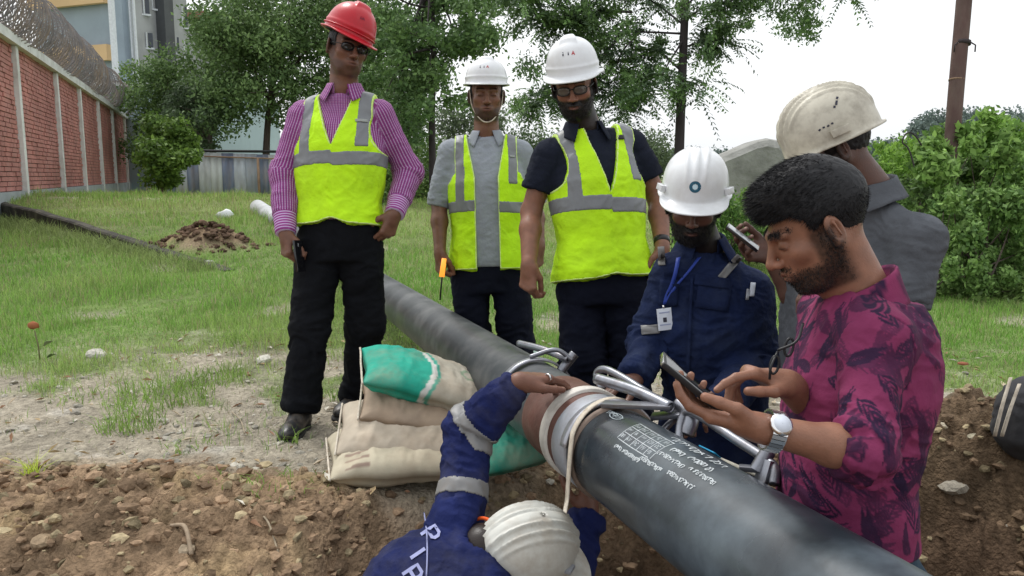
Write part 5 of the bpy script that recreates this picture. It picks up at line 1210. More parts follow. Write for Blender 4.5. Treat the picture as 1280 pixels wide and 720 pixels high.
def pipe_shell(path, rad, name, mt, wall=.012, n=64):
    v, f = tube(path, rad, n, caps=False); v2, f2 = tube(path, rad-wall, n, caps=False); k = len(v); a = np.arange(n); b = (a+1) % n; m_ = len(path)-1
    e0 = np.stack([b, a, a+k, b+k], 1); e1 = np.stack([a+m_*n, b+m_*n, b+m_*n+k, a+m_*n+k], 1)
    return mk(name, np.vstack([v, v2]), [np.concatenate([f[0], f2[0][:, ::-1]+k, e0, e1])], mt, pipe)
near = pipe_shell([PC+PD*t for t in np.linspace(-1.2, sJ0, 40)], PRAD, 'front_length', M['pipe'])
s10 = s_of_px(430, 332); endp = at(322, 259, 13.2)
pts = [PC+PD*t for t in np.linspace(sJ0+.02, s10, 30)]; a_ = PC+PD*s10; dist = np.linalg.norm(endp-a_)
for t in np.linspace(0.05, 1, 26): pts.append((1-t)**2*a_+2*t*(1-t)*(a_+PD*dist*.4)+t*t*endp)
far = pipe_shell(pts, PRAD, 'rear_length', M['pipe_far'])
pipe_shell(pts[-7:], PRAD+.004, 'pale_end_sleeve', mat('pale_end', (.50,.52,.53), rough=.7, var=.15, dirt=(.25,.25,.22)), wall=.018)
def ring(s0, s1, dr, name, mt, prof=None, n=64):
    prof = prof or [(s0, -.01), (s0, dr), (s0+(s1-s0)*.08, dr+.002), (s1-(s1-s0)*.08, dr+.002), (s1, dr), (s1, -.01)]
    th = np.arange(n)*2*math.pi/n; rows = np.array([[ppt(s_, t, PRAD+d_) for t in th] for s_, d_ in prof]); v = rows.reshape(-1, 3); f = gridfaces(len(prof), n, True); return mk(name, v, f[:, ::-1], mt, pipe)
M['red_oxide'] = mat('red_oxide', (.115,.046,.034), rough=.6, var=.25, vscale=14, dirt=(.20,.125,.10), dirt_scale=12, dirt_amt=.5, bump=.3, bscale=90)
M['ring_white'] = mat('ring_white', (.60,.57,.52), rough=.7, var=.15, vscale=30, dirt=(.3,.24,.2), dirt_scale=14, dirt_amt=.5); M['ring_grey'] = mat('ring_grey', (.36,.38,.42), rough=.45, var=.12, dirt=(.2,.15,.13), dirt_scale=10, dirt_amt=.5, metal=.2)
S = lambda px: s_of_px(px, 342+.55*(px-480)+ (391-342+.3125*(px-480)-0)*.5)
dS = sJ0
ring(dS+.205, dS+.38, .0035, 'red_brown_sleeve', M['red_oxide']); ring(dS+.10, dS+.21, .0015, 'inner_red_band', M['red_oxide'])
ring(dS+.165, dS+.205, .011, 'white_ring', M['ring_white']); ring(dS+.035, dS+.125, .007, 'grey_ring', M['ring_grey'])
ring(dS-.012, dS+.004, .010, 'joint_bead', mat('joint_bead', (.20,.15,.12), rough=.7, var=.3, vscale=40), [(dS-.014,-.01),(dS-.010,.006),(dS-.002,.010),(dS+.006,.006),(dS+.012,-.01)])
# chalk table and handwriting on the near pipe
def pmap(s0, t0, r_=PRAD+.0012):
    def fn(p): return ppt(s0-p[0], t0-p[1]/PRAD, r_)
    return fn
sT, tT = s_of_px(806, 585), math.radians(-3)
tw, thh = .165, .070; fn = pmap(sT, tT); L_ = []
for i in range(4): L_.append([(0+.006*i, i*thh/3), (tw*.5, i*thh/3+.0015), (tw, i*thh/3+.002*math.sin(i))])
for j in range(6): L_.append([(tw*j/5*.98, 0), (tw*j/5*.98+.012, thh)])
rg = np.random.default_rng(17)
ribbon(L_, .0019, pmap(sT, tT)).build('table_lines', M['chalk'], near, smooth=False)
def scrib(x, y, w_, h_, n):
    out = []; cx = x
    if w_ > .03:
        t = 0.; ph = rg.uniform(0, 6); cur = []
        while cx < x+w_:
            ph += .55; hh = h_*(.5+.5*abs(math.sin(ph*.37+w_*40)))
            cur.append((cx+h_*.28*math.cos(ph)+.15*h_*math.sin(ph*1.7), y+hh*(.5+.5*math.sin(ph))+.12*h_*math.sin(ph*.21))); cx += h_*.055
            if rg.uniform() < .035 and len(cur) > 4: out.append(cur); cur = []; cx += h_*.45
        if len(cur) > 2: out.append(cur)
        return out
    while cx < x+w_:
        lw = h_*rg.uniform(.4, .8); k = rg.integers(0, 5)
        if k == 0: out.append([(cx, y), (cx, y+h_), (cx+lw, y+h_*.8), (cx+lw*.2, y+h_*.45)])
        elif k == 1: out.append([(cx+lw, y+h_*.8), (cx+lw*.3, y+h_), (cx, y+h_*.5), (cx+lw*.4, y), (cx+lw, y+h_*.2)])
        elif k == 2: out.append([(cx, y+h_*.6), (cx+lw*.3, y), (cx+lw*.6, y+h_*.6), (cx+lw, y)])
        elif k == 3: out.append([(cx, y), (cx+lw*.5, y+h_), (cx+lw, y)])
        else: out.append([(cx, y+h_), (cx+lw*.1, y), (cx+lw*.8, y+h_*.1), (cx+lw, y+h_*.9)])
        cx += lw*1.35
    return out
W_ = []
for i in range(3):
    for j in range(5): W_ += scrib(tw*j/5+.009+.006*(i/3), i*thh/3+.006, .012, .011, 1)
ribbon(W_, .0017, pmap(sT, tT)).build('table_marks', M['chalk'], near, smooth=False)
W_ = scrib(tw-.035, -.030, .20, .022, 8)+scrib(tw+.02, .012, .05, .014, 4)+scrib(tw+.09, .006, .08, .015, 4)
W2 = scrib(tw+.012, .040, .10, .011, 4)+scrib(tw+.13, .034, .09, .011, 4)+scrib(tw-.02, .074, .09, .010, 4)+scrib(tw+.09, .068, .10, .010, 4)+scrib(.03, .084, .12, .009, 4)
ribbon(W_, .0027, pmap(sT, tT)).build('handwriting', M['chalk'], near, smooth=False); ribbon(W2, .0020, pmap(sT, tT)).build('handwriting', M['chalk'], near, smooth=False)
F_ = [[(.028*math.cos(t)+.05, .012*math.sin(t)+.02) for t in np.linspace(0, 6.0, 18)]]+scrib(.0, .012, .05, .014, 3)+scrib(.045, .013, .03, .012, 2)
ribbon(F_, .0026, pmap(sT+.14, tT)).build('faded_marks', M['faded_chalk'], near, smooth=False)
# flat strap wound round the joint and hanging into the trench
st = thing('tie_strap', 'cream woven strap wound over the joint and hanging straight down onto the lower helmet', 'strap', ppt(dS+.08, 0))
A = []
th = np.linspace(math.radians(35), math.radians(-62), 26); ss = np.linspace(dS+.06, dS-.005, 26)
P = [ppt(a, b, PRAD+.017) for a, b in zip(ss, th)]; tail = [P[-1]+V3(-.006,-.012,-.05), P[-1]+V3(-.012,-.014,-.16), at(706, 640, 1.98)]
ax_ = PD
for i, q in enumerate(P+list(smoothpath([P[-1]]+tail, 14)[1:])): A.append([q-ax_*.011, q, q+ax_*.011])
sheet(np.array(A), .003, 'strap_band', M['strap'], st)
# alignment clamps: steel half rings with tube handles
def clamp(label, s0, band=True, handle=None, arms=()):
    c = thing('pipe_clamp', label, 'clamp', ppt(s0, 0), 'steel alignment clamps on the pipe')
    if band:
        th = np.linspace(math.radians(-150 if band == 2 else -80), math.radians(95), 40); prof = [(-.016,.002),(-.016,.010),(.016,.010),(.016,.002)]
        rows = np.array([[ppt(s0+a, t, PRAD+b+.006) for t in th] for a, b in prof]); sheet(rows, .002, 'band', M['band_steel'], c)
    return c
def ptube(c, pts, r_, name, mt=None, hollow=False, n=14, np_=30):
    P = smoothpath([ppt(*q) for q in pts], np_); v, f = tube(P, r_, n, caps=not hollow)
    if hollow:
        v2, f2 = tube(P, r_*.72, n, caps=False); k = len(v); a = np.arange(n); b = (a+1) % n; m_ = len(P)-1
        e = [np.stack([b, a, a+k, b+k], 1), np.stack([a+m_*n, b+m_*n, b+m_*n+k, a+m_*n+k], 1)]; v = np.vstack([v, v2]); f = [np.concatenate([f[0], f2[0][:, ::-1]+k]+e)]
    return mk(name, v, f, mt or M['steel'], c)
def lug(c, s0, th0, r0, s1, th1, r1, wd, name='bracket'):
    a, b = ppt(s0, th0, r0), ppt(s1, th1, r1); d = unit(b-a); n = unit(np.cross(d, PD)); v, f = rbox((a+b)/2, (wd/2, .005, np.linalg.norm(b-a)/2), unit(np.cross(n, d)), n, d, b=.003); return mk(name, v, f, M['steel'], c)
D_ = math.radians
sA = dS+.60; cA = clamp('steel half ring clamp highest on the pipe beside the hand wearing a ring', sA)
ptube(cA, [(sA+.20,D_(4),PRAD+.030),(sA+.06,D_(20),PRAD+.038),(sA-.05,D_(36),PRAD+.045)], .012, 'tube', hollow=True); ptube(cA, [(sA-.0,D_(-8),PRAD+.022),(sA-.03,D_(20),PRAD+.055),(sA-.05,D_(40),PRAD+.05)], .008, 'brace')
ptube(cA, [(sA-.02,D_(42),PRAD+.075),(sA-.02,D_(42),PRAD-.0)], .016, 'bolt')
sB = dS+.03; cB = clamp('steel clamp over the joint with open tube end and looped handle', sB, band=1)
ptube(cB, [(sB+.13,D_(8),PRAD+.042),(sB-.02,D_(22),PRAD+.050),(sB-.15,D_(34),PRAD+.052)], .0155, 'tube', hollow=True)
ptube(cB, [(sB+.19,D_(30),PRAD+.01),(sB+.23,D_(24),PRAD+.045),(sB+.18,D_(26),PRAD+.068),(sB+.02,D_(40),PRAD+.062),(sB-.14,D_(52),PRAD+.05)], .0108, 'looped_handle')
lug(cB, sB-.02, D_(-12), PRAD+.014, sB-.15, D_(34), PRAD+.055, .034); lug(cB, sB-.11, D_(30), PRAD+.01, sB-.17, D_(44), PRAD+.06, .03)
ptube(cB, [(sB-.13,D_(42),PRAD+.075),(sB-.19,D_(46),PRAD+.06),(sB-.20,D_(52),PRAD+.02)], .019, 'knuckle', hollow=False); ptube(cB, [(sB-.12,D_(50),PRAD-.01),(sB-.12,D_(50),PRAD+.10)], .009, 'bolt')
sC = s_of_px(880, 610); cC = clamp('steel clamp with long U shaped tube handle under the phone hands', sC, band=0)
ptube(cC, [(sC+.20,D_(52),PRAD-.02),(sC+.235,D_(42),PRAD+.045),(sC+.20,D_(40),PRAD+.068),(sC+.04,D_(46),PRAD+.060),(sC-.09,D_(50),PRAD+.050),(sC-.12,D_(56),PRAD+.02)], .0112, 'looped_handle', n=16, np_=60)
ptube(cC, [(sC+.20,D_(62),PRAD+.01),(sC-.08,D_(64),PRAD+.035)], .005, 'guide_rod', M['old_plastic'])
lug(cC, sC-.05, D_(40), PRAD+.004, sC-.09, D_(56), PRAD+.05, .02); lug(cC, sC-.085, D_(46), PRAD+.05, sC-.095, D_(60), PRAD-.01, .035); ptube(cC, [(sC-.07,D_(46),PRAD+.07),(sC-.07,D_(50),PRAD+.02)], .016, 'bolt')
# blue wedge cloth piece by the clamp
A = [ppt(dS-.24, D_(58), PRAD+.006), ppt(dS-.31, D_(56), PRAD+.006)]; rows = np.array([[A[0]+(A[1]-A[0])*t+PU*.010*e+PS*.012*(1-e) for t in np.linspace(0,1,8)] for e in (0,1,1.4)]); o = sheet(rows, .003, 'blue_strip', mat('blue_strip', (.02,.30,.55), rough=.5), None); tagged(o, 'bright blue plastic strip wedged behind the pipe by the clamp', 'strip')

# cement sacks
def sack(label, c, X, Y, size, cfun, sag=.0, seed=0, bend=0., tail=None, mt=None, squeeze=1.):
    X = unit(X); Z = unit(np.cross(X, Y)); Y = np.cross(Z, X); nu, nv = 72, 48; L_, W_, T_ = size
    u = np.linspace(-1, 1, nu); v = np.linspace(-1, 1, nv); U_, V_ = np.meshgrid(u, v, indexing='ij'); top = []
    for sgn in (1, -1):
        t = np.clip((1-np.abs(U_)**3.2), 0, 1)**.55*np.clip((1-np.abs(V_)**2.6), 0, 1)**.5; pin = 1-.10*np.abs(V_)**2*np.abs(U_)**2
        x = U_*L_/2*(1-.05*(1-np.abs(V_))*np.abs(U_)**4); y = V_*W_/2*(1-.07*np.abs(U_)**6)*pin; z = sgn*t*T_/2 - sag*(x/(L_/2))**2 + bend*x*y
        P_ = np.stack([x, y, z], -1).reshape(-1, 3); q = P_/np.array([.08,.08,.2]); ed = (np.maximum(np.abs(U_), np.abs(V_))**5).ravel()
        P_[:,2] += sgn*(.009*(1-2*np.abs(noise(P_*np.array([15,7,1])+seed, seed)))+.004*(1-2*np.abs(noise(P_*np.array([34,22,1])+seed, seed+9)))+.014*noise(P_*5+seed, seed+1))*(1-ed) + .012*ed*noise(P_*8+seed, seed+2); P_[:,0] += .010*noise(P_*9+seed*2, seed+4)*ed; P_[:,1] += .010*noise(P_*9+seed*3, seed+5)*ed
        top.append(P_)
    f = gridfaces(nu, nv); k = nu*nv; A1, A2 = top; brd = [i*nv for i in range(nu)]+[(nu-1)*nv+j for j in range(1, nv)]+[i*nv+nv-1 for i in range(nu-2, -1, -1)]+[j for j in range(nv-2, 0, -1)]
    side = [[brd[i], brd[(i+1) % len(brd)], brd[(i+1) % len(brd)]+k, brd[i]+k] for i in range(len(brd))]
    LP = np.vstack([A1, A2]); cols = cfun(LP[:,0]/(L_/2), LP[:,1]/(W_/2), LP[:,2], LP); wv = LP@np.stack([X, Y, Z])+c
    s_ = thing('cement_sack', label, 'sack', c-V3(0,0,T_*.5), 'filled sacks propping up the pipe')
    mk('cloth', wv, np.concatenate([f, f[:, ::-1]+k, np.array(side)]), M['sackcloth'], s_, col=cols)
    # stitched seam at one end
    e = np.array([[-L_/2*1.0+.004, y, -sag] for y in np.linspace(-W_*.44, W_*.44, 20)]); e[:,2] += .012*noise(e*8+seed, seed+2); q, ff = tube(e@np.stack([X, Y, Z])+c-X*.004, .004, 5); mk('seam', q, ff, M['strap'], s_)
    return s_
wn = M['sackcloth'] = mat('sackcloth', attr=True, rough=.75, var=.15, vscale=20, bump=.35, bscale=260, bdist=.0015, dirt=(.30,.22,.15), dirt_scale=6, dirt_amt=.55)
def plain(c): return lambda a, b, z, P: np.tile(np.array(c), (len(a), 1))*(1+.12*fbm(P*18, 3, 3))[:, None]
def banded(base, green):
    def fn(a, b, z, P):
        c = np.tile(np.array(base), (len(a), 1)); w = .05*np.sin(b*2); x = a+w+.18*b*b
        for lo, hi, col in ((-1.2, -.12, green), (-.04, .02, (.05,.38,.28)), (-.12, -.04, (.62,.62,.58))): k = ((x > lo) & (x < hi)); c[k] = np.array(col)
        emb = (np.abs(np.hypot((a-.55)/1.0, (b-.1)*.8)-.16) < .03) | ((np.abs(a-.55) < .02) & (np.abs(b-.1) < .15)); c[emb] = (.25,.32,.22)
        return c*(1+.10*fbm(P*16, 3, 5))[:, None]
    return fn
def logo(base, col, a0, b0, ra, rb):
    def fn(a, b, z, P):
        c = np.tile(np.array(base), (len(a), 1)); k = ((a-a0)/ra)**2+((b-b0)/rb)**2 < 1; k &= ~(((a-a0)/(ra*.9))**2+((b-b0-.08)/(rb*.7))**2 < .5); k &= z > 0; c[k] = np.array(col); return c*(1+.12*fbm(P*16, 3, 7))[:, None]
    return fn
X0 = unit(V3(.86,.42,-.10))
sack('top sack, white with bright green end, wedged right under the pipe', at(540,474,2.90), V3(.93,.30,-.36), V3(-.30,.93,.32), (.52,.30,.105), banded((.46,.42,.34),(.015,.34,.24)), sag=.025, seed=1)
sack('plain brown sack between the green topped sack and the pink one', at(532,508,2.86), V3(.95,.20,-.30), V3(-.20,.93,.32), (.46,.30,.095), plain((.33,.25,.18)), sag=.03, seed=2)
sack('pinkish buff sack with small teal emblem, second from the ground', at(508,536,2.78), V3(.97,.14,-.10), V3(-.12,.93,.36), (.46,.32,.10), logo((.45,.385,.30),(.04,.36,.36),-.35,.0,.32,.22), sag=.015, seed=3)
sack('cream sack lying lowest on the ground with brown dashes', at(496,565,2.74), V3(.93,.25,-.03), V3(-.25,.95,.12), (.46,.36,.12), lambda a, b, z, P: np.where((((np.abs(a+.62) < .16) & (np.abs(((b*5.5+20) % 1)-.5) < .16) & (z > 0)))[:, None], np.array([[.25,.18,.14]]), np.array([[.47,.42,.31]]))*(1+.12*fbm(P*15, 3, 8))[:, None], sag=.01, seed=4)
sack('green and white sack lying right of the raised blue sleeve below the pipe', at(634,557,2.72), V3(.95,.25,.18), V3(-.2,.9,.35), (.32,.24,.08), lambda a, b, z, P: np.where((b < .62)[:, None], np.array([[.02,.23,.16]]), np.array([[.6,.6,.55]])), sag=.0, seed=5)
sack('dull buff sack end behind the green and white sack', at(628,541,2.85), V3(.95,.25,.05), V3(-.2,.9,.2), (.34,.24,.09), plain((.36,.30,.24)), sag=.0, seed=6)
# crumpled wrapper by the sacks
p = at(474,478,2.98); v = IC2*(1+.45*noise(IC2*2.5, 3)[:, None])*np.array([.065,.05,.055]); tagged(mk('paper_wrapper', v+p, IF2, mat('wrapper', (.50,.38,.24), rough=.8, var=.3, vscale=30), smooth=False), 'crumpled tan paper wrapper tucked left of the top sack', 'wrapper')
# strapped grey bag on the right heap
p = at(1275,520,2.95); g = G(p-.3, p+.3, .012); g.ell(p+V3(.02,0,0), (.085,.10,.15), None, .02); g.ell(p+V3(.05,.02,-.06), (.10,.12,.09), None, .05); v, f = g.mesh(); v = folds(v, f, np.c_[v[:,0], v[:,2], v[:,1]*0], .010, 8, 12, 4)
b = thing('work_bag', 'dark grey cloth bag with two pale straps standing on the right soil heap', 'bag', p-V3(0,0,.16)); mk('sack_body', v, f, mat('bag_cloth', (.045,.045,.05), rough=.9, var=.3, bump=.4, bscale=60), b)
for (a, q) in [((1263,472),(1243,545)),((1274,480),(1252,545))]:
    P = smoothpath([at(*a, 2.84), at((a[0]+q[0])/2-1, (a[1]+q[1])/2, 2.80), at(*q, 2.82)], 10); sheet(np.array([[x-V3(.006,0,0), x+V3(.006,0,0)] for x in P]), .004, 'strap', M['strap'], b)
# ------------------------------------------------------------------ the seven men
def chk_extra(kind):
    """woven stripes run on attribute 'cuv' (metres around, metres along)"""
    def fn(nt, colr, src):
        nd, lk = nt.nodes, nt.links; a = nd.new('ShaderNodeAttribute'); a.attribute_name = 'cuv'; sp = nd.new('ShaderNodeSeparateXYZ'); lk.new(a.outputs['Vector'], sp.inputs[0])
        def wave(sock, freq, width):
            m1 = nd.new('ShaderNodeMath'); m1.operation = 'MULTIPLY'; m1.inputs[1].default_value = freq; lk.new(sock, m1.inputs[0])
            m2 = nd.new('ShaderNodeMath'); m2.operation = 'FRACT'; lk.new(m1.outputs[0], m2.inputs[0])
            m3 = nd.new('ShaderNodeMath'); m3.operation = 'LESS_THAN'; m3.inputs[1].default_value = width; lk.new(m2.outputs[0], m3.inputs[0]); return m3.outputs[0]
        u = wave(sp.outputs[0], 78, .36); v_ = wave(sp.outputs[1], 90, .30)
        m1 = nd.new('ShaderNodeMixRGB'); lk.new(u, m1.inputs[0]); lk.new(colr, m1.inputs[1]); m1.inputs[2].default_value = (.42,.27,.44,1)
        hv = nd.new('ShaderNodeMath'); hv.operation = 'MULTIPLY'; hv.inputs[1].default_value = .30; lk.new(v_, hv.inputs[0])
        m2 = nd.new('ShaderNodeMixRGB'); lk.new(hv.outputs[0], m2.inputs[0]); lk.new(m1.outputs[0], m2.inputs[1]); m2.inputs[2].default_value = (.12,.03,.20,1); return m2.outputs[0]
    return fn
M['purple_check'] = mat('purple_check', (.22,.030,.17), rough=.85, var=.1, vscale=15, extra=chk_extra(1), bump=.3, bscale=45, bdist=.005)
def cuff_extra(nt, colr, src):
    nd, lk = nt.nodes, nt.links; a = nd.new('ShaderNodeAttribute'); a.attribute_name = 'cuv'; sp = nd.new('ShaderNodeSeparateXYZ'); lk.new(a.outputs['Vector'], sp.inputs[0])
    m1 = nd.new('ShaderNodeMath'); m1.operation = 'MULTIPLY'; m1.inputs[1].default_value = 85; lk.new(sp.outputs[1], m1.inputs[0]); m2 = nd.new('ShaderNodeMath'); m2.operation = 'FRACT'; lk.new(m1.outputs[0], m2.inputs[0])
    m3 = nd.new('ShaderNodeMath'); m3.operation = 'LESS_THAN'; m3.inputs[1].default_value = .4; lk.new(m2.outputs[0], m3.inputs[0]); m = nd.new('ShaderNodeMixRGB'); lk.new(m3.outputs[0], m.inputs[0]); lk.new(colr, m.inputs[1]); m.inputs[2].default_value = (.50,.38,.58,1); return m.outputs[0]
M['purple_cuff'] = mat('purple_cuff', (.26,.035,.22), rough=.85, extra=cuff_extra)
def cuff(P, a, b, r0, r1, m, name='cuff', amp=.0025, h=.005):
    a, b = np.asarray(a), np.asarray(b); g = G(np.minimum(a, b)-.08, np.maximum(a, b)+.08, h); g.cone(a, b, r0, r1, .01, flat=True); d = unit(b-a)
    lx, ly, lz = g.local(a, unit(np.cross(d, V3(.1,.9,.2))), unit(np.cross(d, unit(np.cross(d, V3(.1,.9,.2))))), d); g.D = np.maximum(g.D, -lz)
    v, f = g.mesh(); uv = bone_uv(v, [(a, b, r0, P.F)]); v = folds(v, f, uv, amp, 9, 20, 3); return mk(name, v, f, m, P.root, uv=uv)
def lerp(a, b, t): return np.asarray(a)*(1-t)+np.asarray(b)*t
def head_on(P, hd, neck, **k):
    P.head(hd, neck, **k)
def ground_at(p): return gh(p[0], p[1])
LOGO3 = lambda s: [(word('i', .013*s, .25, -.020*s, -.006*s)+word('i', .010*s, .25, -.004*s, -.006*s), .0035*s, M['ink_dark'], 'logo_letters'), (word('A', .012*s, .2, .008*s, -.006*s), .003*s, M['ink_red'], 'logo_letter')]
TEXTM = mat('badge_print', (.30,.32,.30), rough=.7)

def stubble(P, hd, n, ln, mask, seed, name='beard', parent=None):
    """short bristles rooted on the skin of jaw, lip and brow"""
    q = hd.sc; g = G(hd.c-.16, hd.c+.16, .0034); hd.carve(g, hd.w(0,-.05,-.16)); v, f = g.mesh(); L_ = hd.loc(v); nn = vnormals(v, f); w_ = np.clip(mask(L_), 0, 1); r = np.random.default_rng(seed); idx = r.choice(len(v), n, p=w_/w_.sum())
    p = v[idx]+r.normal(0, .0012, (n, 3)); d = nn[idx]*.55-hd.U*.7+hd.F*.2+r.normal(0, .3, (n, 3)); d /= np.linalg.norm(d, axis=1)[:, None]; s_ = np.cross(d, r.normal(size=(n, 3))); s_ /= np.linalg.norm(s_, axis=1)[:, None]; l = ln*r.uniform(.5, 1.3, n)[:, None]
    sv = np.stack([p-s_*.0005, p+s_*.0005, p+d*l], 1).reshape(-1, 3); o = mk(name, sv, np.arange(len(sv)).reshape(-1, 3), M['hair'], parent or P.root, smooth=False); o['kind'] = 'stuff'; return o
bm3 = lambda L_: np.clip((sstep(-.028, -.042, L_[:,2]-np.clip(.040-L_[:,1], 0, .1)*.65)*sstep(-.01, .015, L_[:,1])*sstep(-.128,-.118,L_[:,2])+1.6*np.exp(-((L_[:,2]+.0465)/.0065)**2)*(np.abs(L_[:,0]) < .032)*(L_[:,1] > .075))*(1-1.2*np.exp(-((L_[:,2]+.0605)/.0065)**2-(L_[:,0]/.020)**2)*(L_[:,1] > .07))-1.2*np.exp(-((np.abs(L_[:,0])-.036)**2/.0002+(L_[:,2]+.030)**2/.0002))*(L_[:,1] > .03), 0, 1)
# ---- 1: red helmet ----------------------------------------------------------
Z = 3.46
P1 = Person('standing man in red helmet, dark glasses, purple checked shirt and yellow vest, looking down', at(425,302,Z), at(384,144,Z+.02), at(471,142,Z+.0), build=1.0, skin=(.155,.072,.046), base=at(405,540,3.46)*V3(1,1,0))
P = P1; nk = at(430,112,Z-.01); hd = Head(at(434,61,Z-.05), (.50,-.84,-.16), (.14,.05,1), .98, P.skin, beard=.45)
armR = [at(377,146,Z), at(355,216,Z-.0), at(357,292,Z-.12)]; armL = [at(476,144,Z), at(510,215,Z+.10), at(493,268,Z-.06)]
legR = [at(398,318,Z), at(388,408,Z-.03), at(375,510,Z-.02)]; legL = [at(451,318,Z+.02), at(457,405,Z+.08), at(447,495,Z+.24)]
P.core([armR, armL], [legR, legL], nk); P.head(hd, nk)
P.arm_skin([lerp(armR[1], armR[2], .6), armR[2]], [.030,.026], (at(360,330,Z-.14)-armR[2], V3(.7,.65,0), True), hk=dict(curl=(.9,.95,1.0,1.0), th1=(.7,.5,.5), th2=(.95,.05,.35)))
P.arm_skin([lerp(armL[1], armL[2], .6), armL[2]], [.030,.026], (V3(-.35,-.15,-.9), V3(-.5,.5,0), False), hk=dict(curl=(.7,.8,.9,.9), th1=(.6,.6,.4)))
P.finish_body()
trousers(P, legR[0], legL[0], [legR, legL], M['black_trousers'], r=(.094,.076,.072), seed=3)
shirt(P, M['purple_check'], [[armR[0], armR[1], lerp(armR[1], armR[2], .70)], [armL[0], armL[1], lerp(armL[1], armL[2], .70)]], [(.058,.054,.048), (.058,.056,.049)], hem=.085, off=.018, neck=nk, seed=12, amp=.0055)
cuff(P, lerp(armR[1], armR[2], .68), lerp(armR[1], armR[2], 1.0), .047, .040, M['purple_cuff']); cuff(P, lerp(armL[1], armL[2], .68), lerp(armL[1], armL[2], 1.0), .048, .042, M['purple_cuff'])
V1, _ = vest(P, off=.030, hem=.065, vz=.71, neckw=.066, neck=nk, shx=.150, seed=21, stripe_x=.120, band_z=.62, band_h=.058, arm_r=.09, twist=-.06, skew=.02, hem_curve=.022, flare=.008)
collar(P, nk-P.U*.012, M['purple_check'], r=.064, h=.040, leaf=.052, tip=.032, gap=.42, frame=(P.X, P.F, P.U))
shoe(P, legR[2], (-.05,-1), ground_at(legR[2])); shoe(P, legL[2], (-.25,-1), ground_at(legL[2]))
ob, fr = helmet(P, hd, M['red_plastic'], 'vgard', lift=.060, size=.97, visor=.034, brim_w=.014, tip=R(-3), roll=R(12))
helmet_marks(ob, fr, [(word('iiA', .014, .2, -.02, -.008), .004, mat('faded_print', (.20,.01,.03), rough=.6), 'logo_letters')], az=.0, el=.5)
v, f = tube(smoothpath([fr[0]+(fr[1]*math.sin(t)*(fr[4]+.004)+fr[2]*math.cos(t)*(fr[5]+.003))+fr[3]*.012 for t in np.linspace(0, 2*math.pi, 40)], 80), .0035, 5); mk('rain_gutter', v, f, M['red_plastic'], ob)
glasses(P, hd); shell_hair(P, hd, lambda x, y, z: np.maximum(np.maximum(z-.06, .00-z-.0*y+np.minimum(0,y)*.35), y-.035+np.abs(z)*0), thick=.004, amp=.002)
# phone in hand and clip on pocket
c = at(374,320,Z-.16); ph = thing('phone', 'dark phone hanging in the right hand of the man in red helmet', 'phone', c); X_ = unit(V3(.10,-.1,-.98)); Y_ = unit(np.cross(X_, V3(.93,-.25,.1))); v, f = rbox(c, (.032,.065,.0045), np.cross(Y_, X_)*-1 if False else Y_, X_, unit(np.cross(Y_, X_)), b=.008); mk('phone_body', v, f, M['black_glass'], ph)
v, f = rbox(c+X_*-.045+unit(np.cross(Y_, X_))*.005, (.007,.007,.001), Y_, X_, unit(np.cross(Y_, X_)), b=.002); mk('camera_lens', v, f, M['watch_steel'], ph)

tab(V1, 467, 137, .024, .018, M['black'], 'black_tab'); tab(V1, 452, 151, .052, .014, TEXTM, 'name_print', rot=R(-8))
# ---- 2: white helmet, grey shirt --------------------------------------------
Z = 3.95
P2 = Person('man in white helmet and open yellow vest over grey shirt, second from left', at(612,340,Z), at(568,190,Z), at(648,190,Z), build=1.0, skin=(.165,.078,.048), base=at(612,500,Z)*V3(1,1,0))
P = P2; nk = at(608,168,Z-.01); hd = Head(at(608,120,Z-.05), (.06,-.99,-.10), (0,0,1), 1.0, P.skin, beard=.7)
armR = [at(562,192,Z), at(549,252,Z), at(550,316,Z-.10)]; armL = [at(652,192,Z), at(668,250,Z+.06), at(674,308,Z-.06)]
legR = [at(588,352,Z), at(592,430,Z-.0), at(596,500,Z)]; legL = [at(638,352,Z), at(646,430,Z+.0), at(650,500,Z+.03)]
legR[2][2] = ground_at(legR[2])+.09; legL[2][2] = ground_at(legL[2])+.09
P.core([armR, armL], [legR, legL], nk); P.head(hd, nk)
P.arm_skin([lerp(armR[0], armR[1], .6), armR[1], lerp(armR[1], armR[2], .4), armR[2]], [.041,.038,.040,.027], (V3(.02,-.15,-1), V3(.85,.5,0), True), hk=dict(curl=(1.1,1.2,1.25,1.3), th1=(.75,.4,.5), th2=(.9,-.05,.4)))
P.arm_skin([lerp(armL[0], armL[1], .6), armL[1], lerp(armL[1], armL[2], .4), armL[2]], [.041,.038,.040,.027], (V3(-.05,-.15,-1), V3(-.85,.5,0), False), hk=dict(curl=(.6,.7,.8,.9)))
P.finish_body(); trousers(P, legR[0], legL[0], [legR, legL], M['navy_trousers'], r=(.092,.072,.062), seed=5)
shirt(P, M['grey_shirt'], [[armR[0], armR[1]], [armL[0], armL[1]]], [(.056,.054), (.056,.054)], hem=.025, neck=nk, seed=33, off=.019, amp=.006)
for A_ in (armR, armL): cuff(P, lerp(A_[0], A_[1], .86), lerp(A_[0], A_[1], 1.10), .060, .056, M['grey_shirt'])
V2, _ = vest(P, off=.030, hem=.012, open_w=.054, vz=.3, neckw=.085, neck=nk, shx=.150, seed=23, stripe_x=.125, band_z=.53, band_h=.055, arm_r=.085, hem_curve=0., flare=.01, stripe_w=.022)
collar(P, nk-P.U*.012, M['grey_shirt'], r=.062, h=.034, leaf=.050, tip=.030, gap=.45)
for l in (legR, legL): shoe(P, l[2], (0,-1), ground_at(l[2]))
ob, fr = helmet(P, hd, M['white_plastic'], 'vgard', lift=.060, size=.95, visor=.022, brim_w=.012, tip=R(4), H=.125)
helmet_marks(ob, fr, LOGO3(1.2), az=.10, el=.45)
